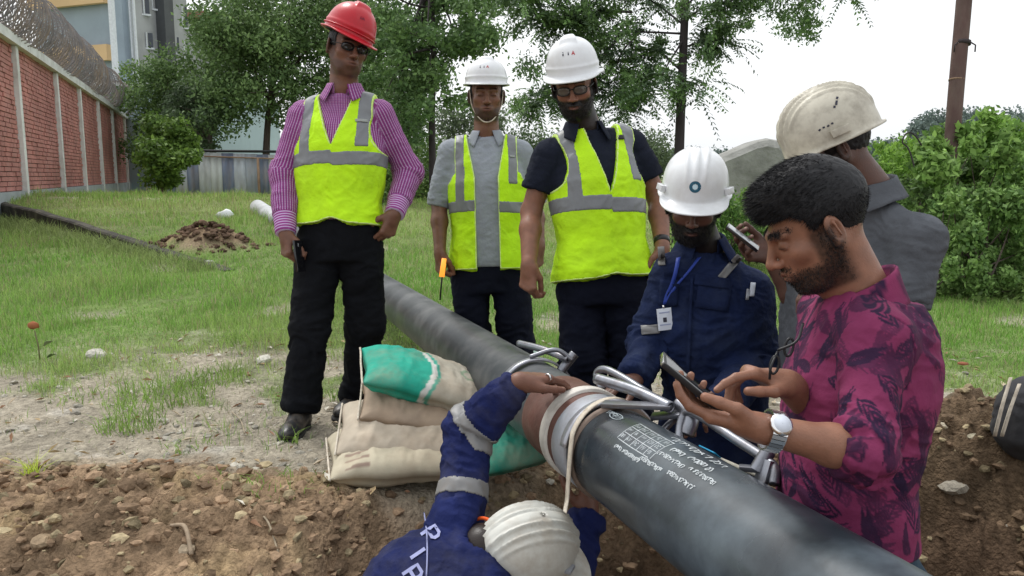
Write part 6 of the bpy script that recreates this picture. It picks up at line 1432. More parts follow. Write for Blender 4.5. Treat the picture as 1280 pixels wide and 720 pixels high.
shell_hair(P, hd, lambda x, y, z: np.maximum(np.maximum(z-.05, -.005-z+np.minimum(0,y)*.35), y-.02), thick=.004, amp=.002)
strap_tube(P, [hd.w(-.082,.0,.03), hd.w(-.070,.03,-.05), hd.w(-.035,.075,-.105), hd.w(0,.088,-.122), hd.w(.035,.075,-.105), hd.w(.070,.03,-.05), hd.w(.082,.0,.03)], 'chin_strap', M['strap'], .0030)
c = at(554,330,Z-.16); rod = thing('probe_rod', 'thin black rod with glowing orange grip held by the man in grey shirt', 'rod', c)
v, f = tube([c, at(550,375,Z-.18)], .004, 6); mk('rod', v, f, M['black'], rod); v, f = tube([at(556,322,Z-.16)-V3(0,.035,0), at(553,345,Z-.16)-V3(0,.035,0)], [.011,.013], 8)
me_ = bpy.data.materials.new('orange_lamp'); me_.use_nodes = True; b_ = me_.node_tree.nodes['Principled BSDF']; b_.inputs['Base Color'].default_value = (.9,.25,.03,1); b_.inputs['Emission Color'].default_value = (1,.35,.04,1); b_.inputs['Emission Strength'].default_value = 1.0; mk('grip_lamp', v, f, me_, rod)

tab(V2, 651, 181, .020, .022, M['black'], 'black_tab'); tab(V2, 640, 196, .030, .012, TEXTM, 'name_print')
# ---- 3: white helmet, navy polo, spectacles ---------------------------------
Z = 3.28
P3 = Person('bearded man in white helmet, spectacles and closed yellow vest over navy polo', at(755,352,Z), at(697,190,Z-.02), at(782,178,Z+.05), build=1.04, skin=(.215,.098,.062), base=at(755,560,Z)*V3(1,1,0))
P = P3; nk = at(730,158,Z-.02); hd = Head(at(718,109,Z-.08), (-.16,-.93,-.30), (-.10,0,1), 1.0, P.skin, beard=1.1, hairline=.05)
armR = [at(686,194,Z-.03), at(664,264,Z-.0), at(661,332,Z-.14)]; armL = [at(790,182,Z+.06), at(822,248,Z+.10), at(828,310,Z-.05)]
legR = [at(727,368,Z), at(727,450,Z-.0), at(733,548,Z)]; legL = [at(783,366,Z), at(786,450,Z+.02), at(792,548,Z+.05)]
legR[2][2] = ground_at(legR[2])+.09; legL[2][2] = ground_at(legL[2])+.09
P.core([armR, armL], [legR, legL], nk); P.head(hd, nk, h=.0034)
P.arm_skin([lerp(armR[0], armR[1], .3), armR[1], lerp(armR[1], armR[2], .35), armR[2]], [.048,.041,.043,.029], (V3(-.03,-.12,-1), V3(.55,.8,0), True), hk=dict(curl=(.75,.95,1.1,1.2), th1=(.75,.35,.45), th2=(.95,-.05,.3)))
P.arm_skin([lerp(armL[0], armL[1], .3), armL[1], lerp(armL[1], armL[2], .35), armL[2]], [.048,.041,.043,.029], (V3(.03,-.15,-1), V3(-.85,.5,0), False), hk=dict(curl=(.6,.7,.8,.9)))
P.finish_body(); trousers(P, legR[0], legL[0], [legR, legL], M['navy_trousers'], r=(.100,.078,.068), seed=7)
shirt(P, M['navy_polo'], [[armR[0], lerp(armR[0], armR[1], .62)], [armL[0], lerp(armL[0], armL[1], .62)]], [(.062,.064), (.062,.064)], hem=.03, neck=nk, seed=14, off=.013)
V3_, _ = vest(P, off=.028, hem=.012, vz=.62, neckw=.066, neck=nk, shx=.160, seed=25, stripe_x=.130, band_z=.55, band_h=.060, arm_r=.09, twist=.04, skew=-.04, hem_curve=.012, flare=.018)
collar(P, nk-P.U*.014, M['navy_polo'], r=.066, h=.036, leaf=.055, tip=.032, gap=.55)
for l in (legR, legL): shoe(P, l[2], (0,-1), ground_at(l[2]))
ob, fr = helmet(P, hd, M['white_plastic'], 'vgard', lift=.058, size=.97, visor=.026, brim_w=.018, tip=R(4))
helmet_marks(ob, fr, LOGO3(1.35), az=-.05, el=.55)
glasses(P, hd, lens_m=mat('clear_lens', (.10,.085,.075), rough=.08, var=0, spec=.6))
shell_hair(P, hd, lambda x, y, z: np.maximum(np.maximum(z-.05, -.02-z+np.minimum(0,y)*.35), y-.02), thick=.004, amp=.002)
beard_mask = lambda x, y, z: np.maximum(np.maximum(z+.034+.4*np.maximum(0,.05-y)*0-.35*np.maximum(0,np.abs(x)-.035), -y+.022+.0*z), np.maximum(.019-np.sqrt((x/1.15)**2+((z+.060)*1.7)**2), -.128-z))
stubble(P, hd, 5200, .0055, bm3, 31)
v, f = tube([armL[2]+unit(armL[1]-armL[2])*.02, armL[2]+unit(armL[1]-armL[2])*.045], .034, 14); mk('wristband', v, f, M['black'], P.root)

tab(V3_, 775, 172, .034, .020, M['black'], 'black_tab', rot=R(3)); tab(V3_, 755, 188, .075, .016, TEXTM, 'name_print')
# ---- 4: navy coverall, white helmet with round emblem -----------------------
Z = 2.72
P4 = Person('man in navy coverall and white helmet with round blue emblem, reaching for the pipe clamp', at(893,548,Z+.06), at(846,340,Z-.02), at(932,358,Z-.0), build=1.0, skin=(.125,.06,.042), base=V3(*(at(890,600,Z+.1)[:2]), -.55))
P = P4; nk = at(878,305,Z-.0); hd = Head(at(867,257,Z-.07), (-.22,-.90,-.32), (.05,0,1), 1.0, P.skin, beard=1.15)
armR = [at(840,344,Z-.02), at(815,428,Z+.02), at(793,474,Z-.16)]; armL = [at(938,364,Z), at(946,455,Z-.02), at(897,512,Z-.32)]
legR = [at(866,570,Z+.1), at(866,600,Z-.02)*V3(1,1,0)+V3(0,.1,-.05), None]; legL = [at(922,572,Z+.1), at(930,600,Z-.02)*V3(1,1,0)+V3(0,.12,-.05), None]
for l in (legR, legL): l[2] = l[1]*V3(1,1,0)+V3(0,.16,max(ground_at(l[1]+V3(0,.16,0)), -.7)+.09)
P.core([armR, armL], [legR, legL], nk); P.head(hd, nk, h=.0034)
P.arm_skin([lerp(armR[1], armR[2], .6), armR[2]], [.03,.026], (V3(-.72,-.50,-.12), V3(.1,-.25,-1), True), hk=dict(curl=(.35,.40,.45,.5), th1=(.7,.5,.3)))
P.arm_skin([lerp(armL[1], armL[2], .6), armL[2]], [.03,.026], (V3(-.6,-.5,.15), V3(.2,0,-1), False), hk=dict(curl=(.5,.6,.6,.7)))
P.finish_body()
trousers(P, legR[0], legL[0], [legR, legL], M['coverall'], name='coverall_legs', r=(.098,.078,.07))
jk, v, f, g = shirt(P, M['coverall'], [armR, armL], [(.064,.062,.046), (.068,.066,.050)], hem=-.12, neck=nk, seed=44, off=.024, amp=.0105, name='coverall_top', ret=True, h=.0055, fv=20)
collar(P, nk-P.U*.016, M['coverall'], r=.068, h=.045, leaf=.055, tip=.020, gap=.5)
def patch(P, ob, c, ux, uy, w_, h_, m, name, th=.004, parent=None, n=(7,7), off=.004, curve=0.):
    fn = projector(ob, c, ux, uy, off); rows = np.array([[fn((w_*(a-.5), h_*(b-.5))) for b in np.linspace(0,1,n[1])] for a in np.linspace(0,1,n[0])]); 
    return sheet(rows, th, name, m, parent or ob)
cx_, cu_ = V3(1,0,0), unit(V3(0,.12,1))
def patch_px(P, ob, px, py, Z, w_, h_, m, name, rot=0., **k):
    c = at(px, py, Z-.12); ux = V3(math.cos(rot), 0, -math.sin(rot)); vd = unit(c-V3(0,0,CAM_H)); ux = unit(ux-vd*(ux@vd)); uy = unit(np.cross(-vd, ux)); return patch(P, ob, c, ux, uy, w_, h_, m, name, **k)
patch_px(P, jk, 827, 320, Z, .022, .062, M['silver_tape'], 'reflective_strip', rot=R(-4)); patch_px(P, jk, 913, 334, Z, .024, .095, M['silver_tape'], 'reflective_strip', rot=R(-142))
patch_px(P, jk, 892, 368, Z, .105, .100, M['coverall'], 'chest_pocket', rot=R(8), off=.004, th=.003); patch_px(P, jk, 890, 352, Z, .110, .035, M['coverall'], 'pocket_flap', rot=R(8), off=.007, th=.003); patch_px(P, jk, 836, 366, Z, .06, .085, M['coverall'], 'chest_pocket', rot=R(4), off=.004, th=.003)
patch_px(P, jk, 940, 362, Z, .014, .045, M['paper'], 'pen', rot=R(6), off=.008, n=(3,5)); patch_px(P, jk, 934, 368, Z, .008, .036, M['ring_grey'], 'pen', rot=R(6), off=.008, n=(3,5))
patch_px(P, jk, 813, 412, Z, .060, .030, M['silver_tape'], 'reflective_strip', rot=R(-6))
patch_px(P, jk, 862, 420, Z, .010, .38, M['coverall'], 'front_placket', rot=R(3), off=.006, n=(3,20))
# lanyard and badge
badge = thing('id_badge', 'white identity badge hanging on a blue lanyard over the navy coverall', 'badge', at(831,400,Z-.13))
fnp = projector(jk, at(850,350,Z-.12), unit(V3(1,.0,0)), V3(0,.05,1), .006)
def onto(px, py, off=.006, ob=jk, Z=Z):
    c = at(px, py, .5); d = unit(c-V3(0,0,CAM_H)); return c
_bv = {}
def surf_px(ob, px, py, off=.006):
    if ob.name not in _bv:
        me = ob.data; wl = wloc(ob); co = np.empty(len(me.vertices)*3, np.float32); me.vertices.foreach_get('co', co); _bv[ob.name] = BVHTree.FromPolygons([tuple(c) for c in (co.reshape(-1,3)+wl).tolist()], [tuple(p.vertices) for p in me.polygons])
    d = rayd(px, py); o_ = V3(0,0,CAM_H); h = _bv[ob.name].ray_cast(Vector(o_+d*.3), Vector(d)); 
    if h[0] is None: return at(px, py, 2.6)
    return np.array(h[0])-d*off
for path in ([(848,322),(845,338),(840,355),(834,368),(831,380)], [(874,322),(862,338),(848,354),(838,368),(832,380)]):
    pts = smoothpath([surf_px(jk, *q) for q in path], 14); sheet(np.array([[q-V3(.007,0,.002), q+V3(.007,0,.002)] for q in pts]), .0015, 'lanyard', M['lanyard'], badge)
c = surf_px(jk, 831, 399, .014); v, f = rbox(c, (.024,.036,.0015), unit(V3(1,.05,.12)), unit(V3(-.1,.15,1)), unit(np.cross(unit(V3(1,.05,.12)), unit(V3(-.1,.15,1)))), b=.003); bd = mk('card', v, f, M['paper'], badge)
nrm = unit(np.cross(unit(V3(1,.05,.12)), unit(V3(-.1,.15,1)))); bx_, by_ = unit(V3(1,.05,.12)), unit(V3(-.1,.15,1))
def flat(c, ux, uy, rects, m, name, parent, up):
    A = Acc(); 
    for (x, y, w_, h_) in rects: A.add(*box(c+ux*x+uy*y+up, (w_/2, h_/2, .0003), ux, uy, np.cross(ux, uy)))
    return A.build(name, m, parent, smooth=False)
flat(c, bx_, by_, [(0,-.002,.012,.015)], M['ink_dark'], 'photo', bd, nrm*.0021); flat(c, bx_, by_, [(0,.022,.034,.004)], M['badge_text'], 'printed_line', bd, nrm*.0021); flat(c, bx_, by_, [(0,-.018,.036,.004)], M['badge_text'], 'printed_line', bd, nrm*.0021)
v, f = tube([c+by_*.036, c+by_*.046], .004, 6); mk('clip', v, f, M['watch_steel'], badge)
ob, fr = helmet(P, hd, M['white_plastic'], 'three', lift=.050, size=1.0, visor=.040, brim_w=.012, tip=R(2))
circ = lambda r_, n=20, cx=0, cy=0: [(cx+r_*math.cos(t), cy+r_*math.sin(t)) for t in np.linspace(0, 2*math.pi, n)]
helmet_marks(ob, fr, [([circ(.0135)], .0095, M['ink_teal'], 'emblem_ring'), ([circ(.004, 9)], .0075, M['ink_light'], 'emblem_centre'), ([[(.0072*math.cos(a), .0072*math.sin(a)), (.0098*math.cos(a), .0098*math.sin(a))] for a in np.arange(8)*math.pi/4], .002, M['ink_light'], 'emblem_ray')], az=.0, el=.28)
for e in (-1, 1):
    d = unit(fr[1]*e*.88+fr[2]*.47); q = fr[0]+d*(.122)+fr[3]*.022; s_ = unit(np.cross(fr[3], d)); v, f = rbox(q, (.017,.010,.008), s_, unit(fr[3]*.97-d*.2), unit(d*.97+fr[3]*.2), b=.004); mk('accessory_slot', v, f, M['white_plastic'], ob)
shell_hair(P, hd, lambda x, y, z: np.maximum(np.maximum(z-.05, -.02-z+np.minimum(0,y)*.35), y-.02), thick=.004, amp=.002)
stubble(P, hd, 6500, .0065, bm3, 32)

# ---- 5: man in grey polo with old helmet, seen from the side ----------------
Z = 2.36
P5 = Person('man in grey polo and scuffed cream helmet turned away, behind the man in magenta shirt', at(1072,520,Z+.1), at(1062,296,Z+.16), at(1105,286,Z-.08), build=1.0, skin=(.105,.052,.038), base=V3(*(at(1075,600,Z+.1)[:2]), -.5))
P = P5; P.X = unit(V3(.38,-.90,.05)); P.X = unit(P.X-P.U*(P.X@P.U)); P.F = np.cross(P.X, P.U); P.shR = at(1080,280,Z)-P.X*.150-P.U*.03; P.shL = at(1095,284,Z)+P.X*.150-P.U*.03
nk = at(1085,238,Z); hd = Head(at(1040,188,Z-.02), (-.90,.12,-.42), (0,0,1), 1.04, P.skin, beard=.8)
armL = [P.shL-P.U*.005, at(1122,400,Z-.12), at(1050,410,Z-.30)]; armR = [P.shR, at(1010,400,Z+.12), at(962,318,Z+.10)]
legR = [at(1055,545,Z+.2), at(1050,650,Z+.12), at(1060,760,Z+.2)]; legL = [at(1090,545,Z), at(1085,650,Z-.05), at(1090,760,Z+.02)]
for l in (legR, legL): l[2][2] = ground_at(l[2])+.09
P.core([armR, armL], [legR, legL], nk); P.head(hd, nk, h=.0034)
P.arm_skin([lerp(armL[0], armL[1], .5), armL[1], lerp(armL[1], armL[2], .4), armL[2]], [.046,.040,.040,.028], (V3(-1,-.3,.2), V3(0,0,1), False), hk=dict(curl=(.5,.6,.6,.7)))
P.arm_skin([lerp(armR[0], armR[1], .5), armR[1], lerp(armR[1], armR[2], .4), armR[2]], [.046,.040,.038,.026], (V3(-.92,-.25,.18), V3(.05,-.7,.65), True), hk=dict(curl=(.55,.65,.7,.8), th1=(.7,.55,.3)))
P.finish_body(); trousers(P, legR[0], legL[0], [legR, legL], M['black_trousers'], seed=9)
ex5 = lambda g: (g.ell(at(1010,420,Z+.05), (.10,.12,.20), None, .10))
pj, v, f, g = shirt(P, M['grey_polo'], [[armR[0], lerp(armR[0], armR[1], .72)], [armL[0], lerp(armL[0], armL[1], .74)]], [(.062,.066), (.066,.072)], hem=-.05, neck=nk, seed=54, off=.016, amp=.006, ret=True, h=.006, extra=ex5)
cuff(P, lerp(armL[0], armL[1], .66), lerp(armL[0], armL[1], .80), .073, .074, M['grey_polo'], 'sleeve_hem', amp=.0015)
collar(P, nk-P.U*.012, M['grey_polo'], r=.070, h=.046, leaf=.055, tip=.02, gap=.5, tilt=.04)
ob, fr = helmet(P, hd, M['old_plastic'], 'rib', lift=.026, size=1.06, visor=.042, brim_w=.010, H=.150, ridge=1.8)
d = unit(fr[1]*.0+V3(0,0,0)+(-fr[1])); 
side = -1 if (fr[1]@V3(0,-1,0)) < 0 else 1
q = fr[0]+fr[1]*side*(fr[4]+.004)+fr[3]*.022; v, f = rbox(q, (.026,.010,.007), fr[2], unit(fr[3]), fr[1]*side, b=.004); mk('accessory_slot', v, f, M['old_plastic'], ob)
scuffs = [[(.020,.050),(.028,.062)],[(.012,.044),(.016,.050)],[(.030,.066),(.036,.072)]]; helmet_marks(ob, fr, [(scuffs, .006, M['ink_dark'], 'scuff_mark'), ([[(-.05+.012*i, .004+.003*(i % 2)), (-.044+.012*i, .006)] for i in range(4)], .005, M['ink_dark'], 'scuff_mark')], az=side*math.pi/2, el=.25)
shell_hair(P, hd, lambda x, y, z: np.maximum(np.maximum(z-.055, -.045-z+np.minimum(0,y+.0)*.1+np.maximum(0,y+.02)*.9), y-.035), thick=.007, amp=.003)
c = at(928,297,Z-.02); ph = thing('phone', 'dark phone raised by the man in grey polo near the emblem helmet', 'phone', c); X_, Y_ = unit(V3(.70,-.2,-.55)), unit(V3(.3,.9,.1)); Y_ = unit(Y_-X_*(X_@Y_)); v, f = rbox(c, (.056,.032,.0045), X_, Y_, np.cross(X_, Y_), b=.007); mk('phone_body', v, f, M['black_glass'], ph)
v, f = rbox(c+np.cross(X_, Y_)*.0045, (.050,.028,.0006), X_, Y_, np.cross(X_, Y_), b=.003); mk('screen', v, f, mat('screen_grey', (.30,.32,.34), rough=.15, var=0), ph)

# ---- 6: bare-headed man in magenta shirt ------------------------------------
Z = 1.55
P6 = Person('bare headed man in magenta leaf print shirt tapping a phone, nearest at right', at(1054,668,Z+.08), at(1062,400,Z+.17), at(1110,398,Z-.13), build=.90, skin=(.255,.122,.078), base=V3(*(at(1080,720,Z+.1)[:2]), -.55), depth=1.05)
P = P6; P.X = unit(V3(-.10,-.98,.03)); P.X = unit(P.X-P.U*(P.X@P.U)); P.F = np.cross(P.X, P.U)
nk = at(1074,362,Z+.015); hd = Head(at(1021,284,Z), (-.91,.06,-.52), (-.05,-.02,1), .96, P.skin, beard=.75, hairline=.05)
sc = at(1066,394,Z+.03); P.shL = sc+P.X*.135-P.U*.02; P.shR = sc-P.X*.150-P.U*.02
armL = [P.shL, at(1080,566,Z-.19), at(950,535,Z-.20)]; armR = [P.shR, at(1050,545,Z+.10), at(984,480,Z-.04)]
legR = [at(1065,740,Z+.2), at(1050,860,Z+.10), at(1060,990,Z+.2)]; legL = [at(1110,740,Z+.03), at(1100,860,Z-.0), at(1110,990,Z+.1)]
for l in (legR, legL): l[2][2] = -.48; l[1][2] = -.02
P.core([armR, armL], [legR, legL], nk); P.head(hd, nk, h=.0026, neck_r=.049)
tL = P.arm_skin([lerp(armL[0], armL[1], .75), armL[1], lerp(armL[1], armL[2], .30), armL[2]], [.037,.033,.034,.024], (V3(-.93,.25,.20), V3(.12,.12,.97), False), h=.0028, hk=dict(curl=((.20,.45,.35),(.30,.60,.55),(.35,.7,.6),(.4,.75,.6)), th1=(.78,.45,.42), th2=(.97,-.05,.10), sc=.93))
tR = P.arm_skin([lerp(armR[1], armR[2], .2), armR[2]], [.036,.027], (V3(-.88,-.12,.30), V3(-.30,-.15,-.93), True), h=.0028, hk=dict(curl=((.45,.30,.15),(.95,.75,.35),(1.1,.8,.4),(1.15,.8,.4)), th1=(.70,.55,.30), th2=(.95,.10,.25), sc=.93))
P.finish_body()
trousers(P, legR[0], legL[0], [legR, legL], M['jeans'], r=(.082,.074,.06), seed=10, amp=.004)
def leaf_print(v, uv):
    """dark palm fronds printed on magenta cloth"""
    r = np.random.default_rng(42); c = np.tile(np.array([.225,.034,.098]), (len(v), 1)); k_ = np.clip(.5+1.1*fbm(v*7, 3, 71), 0, 1)[:, None]; c = c*(1-k_*.35)+np.array([.10,.012,.055])*k_*.35
    m = np.zeros(len(v)); lt = np.zeros(len(v))
    for b in np.unique(uv[:,2]):
        s_ = uv[:,2] == b; u_, w_ = uv[s_,0], uv[s_,1]; mm = np.zeros(s_.sum()); area = (u_.max()-u_.min())*(w_.max()-w_.min())
        for q in range(int(area*560)):
            cx, cy = r.uniform(u_.min(), u_.max()), r.uniform(w_.min(), w_.max()); a = r.uniform(0, 6.28); sl = r.uniform(.04, .085); nl = r.integers(5, 9)
            near_ = (np.abs(u_-cx) < .10) & (np.abs(w_-cy) < .10)
            if not near_.any(): continue
            X_ = (u_[near_]-cx)*math.cos(a)+(w_[near_]-cy)*math.sin(a); Y_ = -(u_[near_]-cx)*math.sin(a)+(w_[near_]-cy)*math.cos(a); Y_ = Y_-1.5*r.uniform(-1,1)*X_**2/sl*.5; best = sstep(.0016, .0004, np.abs(Y_))*((X_ > 0) & (X_ < sl))
            for j in range(nl):
                for e in (-1, 1):
                    x0 = sl*(j+.5*(e > 0))/nl; t = e*(.75-.35*j/nl); ln = sl*.52*(1-.45*abs(j/nl-.35)); x = (X_-x0)*math.cos(t)+Y_*math.sin(t); y = -(X_-x0)*math.sin(t)+Y_*math.cos(t)+e*.22*x*x/ln
                    w = .0031*np.sqrt(np.clip(np.sin(np.pi*np.clip(x/ln, 0, 1)), 0, 1)); best = np.maximum(best, sstep(.0008, -.0008, np.abs(y)-w)*((x > 0) & (x < ln)))
            mm[near_] = np.maximum(mm[near_], best*r.uniform(.5, 1.))
        m[s_] = mm
    m = m[:, None]; return c*(1-m)+np.array([.022,.010,.035])*m
slL = [armL[0], lerp(armL[0], armL[1], .99), lerp(armL[1], armL[2], .18)]
ex6 = lambda g: (g.ell(at(1010,560,Z+.06), (.075,.10,.13), None, .10), g.ell(at(1000,470,Z+.06), (.065,.10,.12), None, .10))
M['magenta_print'] = mat('magenta_print', attr=True, rough=.85, var=.12, vscale=14, bump=.6, bscale=24, bdist=.010, spec=.2)
sj, v, f, g = shirt(P, M['magenta_print'], [[armR[0], armR[1]], slL], [(.060,.052), (.050,.044,.042)], hem=.015, neck=nk, neck_r=.06, seed=64, off=.021, amp=.0062, ret=True, h=.0029, col=leaf_print, fv=17, extra=None, sh_k=.06)
collar(P, nk-P.U*.004+P.F*.0, M['magenta_print'], r=.060, h=.042, leaf=.060, tip=.030, gap=.62, tilt=.075, colfn=leaf_print)
# hair cap, beard, brows
hair_mask = lambda x, y, z: np.maximum(np.where(y > .02, .052-.10*(.09-y)*0-z, np.where(y > -.005, .052-2.2*(.02-y)-z, .052-.055-.030*np.clip((-.005-y)/.03, 0, 1)-.034*np.clip((-.04-y)/.03, 0, 1)-z)), -.2-z)
def hair_full(P, hd):
    q = hd.sc; g = shell_hair(P, hd, None, h=.0034, thick=.011, top=.008); w = hd.w
    g.ell(w(0,.055,.086), V3(.056,.040,.028)*q, hd.M, .025); g.ell(w(0,.02,.112), V3(.058,.07,.026)*q, hd.M, .03)
    lx, ly, lz = g.local(hd.c, hd.X, hd.F, hd.U); lx, ly, lz = lx/q, ly/q, lz/q
    hl = np.interp(ly, [-.12,-.07,-.045,-.03,-.012,.012,.024,.034,.05,.12], [-.052,-.055,-.042,-.010,.030,.020,.012,.046,.060,.062]); taper = .009*sstep(.045, -.02, lz)*(ly < .03)
    D = np.maximum(g.D+taper*q, (hl-lz)*q*.8); v, f = g.mesh(D.astype(np.float32)); nn = vnormals(v, f); L_ = hd.loc(v)
    st_ = 1-2*np.abs(noise(np.c_[L_[:,0]*95, L_[:,1]*26+L_[:,2]*20, L_[:,2]*40], 3)); v = v+nn*(.0016*st_*sstep(.0,.06,L_[:,2])+.0006*fbm(v*160, 2, 5)+.0022*noise(v*22, 2)*sstep(.03,.09,L_[:,2]))[:, None]
    ob = mk('hair', v, f, M['hair'], P.root)
    # short strands standing proud of the cap
    r = np.random.default_rng(4); idx = r.choice(len(v), 20000); p = v[idx]; n_ = nn[idx]; l = L_[idx]; F = hd.F; tp = sstep(-.02, .07, l[:,2])
    d = n_*(.40-.18*tp)[:, None]+F*(.75*tp)[:, None]-hd.U*(.55*(1-tp))[:, None]+r.normal(0, .16, (len(p), 3)); d /= np.linalg.norm(d, axis=1)[:, None]; ln = (.0035+.011*tp)*r.uniform(.5, 1.3, len(p)); s_ = np.cross(d, r.normal(size=(len(p), 3))); s_ /= np.linalg.norm(s_, axis=1)[:, None]
    a = p-n_*.001-s_*.0006; b = p-n_*.001+s_*.0006; c = p+d*ln[:, None]; sv = np.stack([a, b, c], 1).reshape(-1, 3); o = mk('hair_strands', sv, np.arange(len(sv)).reshape(-1, 3), M['hair'], ob, smooth=False); o['kind'] = 'stuff'
hair_full(P, hd)
bm_ = lambda L_: (sstep(-.046, -.060, L_[:,2]-np.clip(.035-L_[:,1], 0, .1)*.75)*sstep(-.02, .01, L_[:,1])*sstep(-.125,-.11,L_[:,2])+1.2*sstep(.052,.060,np.abs(L_[:,0]))*sstep(-.004,.006,L_[:,1])*sstep(.026,.018,L_[:,1])*sstep(.02,0,L_[:,2])*(L_[:,2] > -.08)+1.5*np.exp(-((L_[:,2]+.0455)/.005)**2)*(np.abs(L_[:,0]) < .028)*(L_[:,1] > .08))*(1-1.2*np.exp(-((L_[:,2]+.0595)/.009)**2-(L_[:,0]/.022)**2)*(L_[:,1] > .07))
stubble(P, hd, 10000, .0040, bm_, 5)
br_ = lambda L_: np.exp(-((L_[:,2]-.033)/.0045)**2)*sstep(.010,.015,np.abs(L_[:,0]))*sstep(.056,.048,np.abs(L_[:,0]))*(L_[:,1] > .05)
stubble(P, hd, 1500, .0045, br_, 6, 'eyebrows')
# watch
wr = armL[2]+unit(armL[1]-armL[2])*.022; d = unit(armL[1]-armL[2]); a = unit(np.cross(d, V3(0,.2,1))); b = np.cross(d, a)
wt = thing('wristwatch', 'silver wristwatch on the left wrist of the man in magenta shirt', 'watch', wr); th = np.linspace(0, 2*math.pi, 29)[:-1]
A = Acc()
for t in th:
    q = wr+(a*math.cos(t)+b*math.sin(t))*.0335; n = a*math.cos(t)+b*math.sin(t); A.add(*box(q, (.0125,.0034,.0022), d, unit(np.cross(n, d)), n)); 
o = A.build('link_bracelet', M['watch_steel'], wt, smooth=False); o['kind'] = 'stuff'
q = wr+V3(-.25,-.55,.75)*.0; n = unit(V3(-.1,-.75,.62)-d*(V3(-.1,-.75,.62)@d)); v, f = lathe([(.0005,0),(.019,0),(.020,.003),(.018,.007),(.0005,.007)], wr+n*.031, n, 24); mk('watch_case', v, f, M['watch_steel'], wt); v, f = lathe([(.0005,0),(.015,0),(.015,.0008),(.0005,.0008)], wr+n*.0381, n, 24); mk('dial', v, f, M['paper'], wt)
# phone in his left hand
c = at(866,484,Z-.165); X_ = unit(at(838,458,Z-.17)-at(884,496,Z-.17)); _vd = rayd(868,490); N_ = np.cross(X_, _vd); N_ = N_*np.sign(N_[2]); N_ = unit(unit(N_)-.22*_vd); N_ = unit(N_-X_*(N_@X_)); Y_ = np.cross(N_, X_); c = c+N_*.004
ph = thing('phone', 'black phone lying in the left hand of the man in magenta shirt', 'phone', c); v, f = rbox(c, (.072,.035,.0045), X_, Y_, N_, b=.008); pb = mk('phone_body', v, f, M['black'], ph); v, f = rbox(c+N_*.0045, (.067,.032,.0006), X_, Y_, N_, b=.004); mk('screen', v, f, M['black_glass'], ph)
v, f = rbox(c+X_*.0722, (.0012,.030,.004), X_, Y_, N_, b=.001); mk('metal_edge', v, f, M['watch_steel'], pb)
# dark glasses hanging at the placket
c0 = at(1000,412,Z-.07); sgl = thing('sunglasses', 'folded dark glasses hanging from the shirt front of the man in magenta shirt', 'glasses', c0); A = Acc()
for k, (pa, pb_) in enumerate([((1004,404),(972,438)), ((972,440),(962,474))]):
    a, b = at(*pa, 1.46), at(*pb_, 1.45); m_ = (a+b)/2+V3(.008,-.01,-.006) if k == 0 else (a+b)/2+V3(-.008,-.01,.0); A.add(*tube(smoothpath([a, m_, b], 12), .0026, 6))
for (cx, cy) in ((968,456),(986,434)): A.add(*tube([at(cx+9*math.cos(t)*.6-6*math.sin(t)*.3, cy+14*math.sin(t)*.8, 1.455) for t in np.arange(16)*2*math.pi/16], .0026, 5, closed=True))
A.build('frame', M['black'], sgl)

# ---- 7: man in the trench ----------------------------------------------------
Z = 2.08
P7 = Person('man in blue coverall crouching in the trench with one arm over the pipe', at(512,880,Z-.22), at(655,745,Z-.0), at(560,668,Z-.02), build=1.0, skin=(.17,.078,.052), base=V3(*(at(560,760,Z-.1)[:2]), -.5))
P = P7; hipc = at(470,900,1.80); sc = at(584,712,2.02)
P.hc = P.O = hipc; P.U = unit(sc-hipc); P.L = np.linalg.norm(sc-hipc); bk = unit(V3(-.25,-.75,.62)); bk = unit(bk-P.U*(bk@P.U)); P.F = -bk; P.X = np.cross(P.U, P.F); P.st = TORSO.copy(); P.st[:,0] *= P.L; P.st[:,1] *= 1.12
P.shL = at(571,664,2.06); P.shR = 2*sc-P.shL+P.X*.0
nk = at(603,686,2.0); hF = unit(V3(.86,.48,-.16)); hU = unit(V3(-.18,-.50,.80)); hd = Head(at(653,706,2.06), hF, hU, .98, P.skin, beard=.5)
if (P.shL-sc)@P.X*1 > 0: P.X = P.X
armL = [at(573,660,2.06), at(586,538,2.20), at(650,478,2.16)]; armR = [P.shR, at(700,760,2.15), at(735,640,2.28)]
legR = [hipc+P.X*.1, hipc+V3(.25,.25,-.25), hipc+V3(.2,-.1,-.5)]; legL = [hipc-P.X*.1, hipc+V3(-.15,.3,-.25), hipc+V3(-.15,-.1,-.5)]
for l in (legR, legL): l[2][2] = max(ground_at(l[2])+.09, l[2][2])
P.core([armR, armL], [], nk); 
hg_ = P.head(hd, nk, h=.0036)
P.arm_skin([lerp(armL[1], armL[2], .6), armL[2]], [.032,.027], (at(702,468,2.27)-armL[2], V3(.15,.10,-1), False), h=.0029, hk=dict(curl=((.28,.35,.3),(.35,.45,.3),(.40,.5,.4),(.5,.5,.4)), th1=(.75,-.62,.15) if False else (.72,.60,.20), th2=(.95,.2,.15)))
P.arm_skin([lerp(armR[1], armR[2], .4), armR[2]], [.036,.027], (V3(.05,.25,1), V3(-.5,.5,0), True), h=.0035, hk=dict(curl=(.8,.9,.9,1.)))
P.finish_body()
trousers(P, legR[0], legL[0], [legR, legL], M['coverall_bright'], name='coverall_legs', r=(.10,.085,.07))
jb, v, f, g = shirt(P, M['coverall_bright'], [[armL[0], armL[1], lerp(armL[1], armL[2], .93)], [armR[0], armR[1], lerp(armR[1], armR[2], .95)]], [(.070,.053,.039), (.07,.060,.048)], hem=-.10, neck=nk, neck_r=.074, seed=74, off=.030, amp=.0095, name='coverall_top', ret=True, h=.0045, fv=17, fu=7)
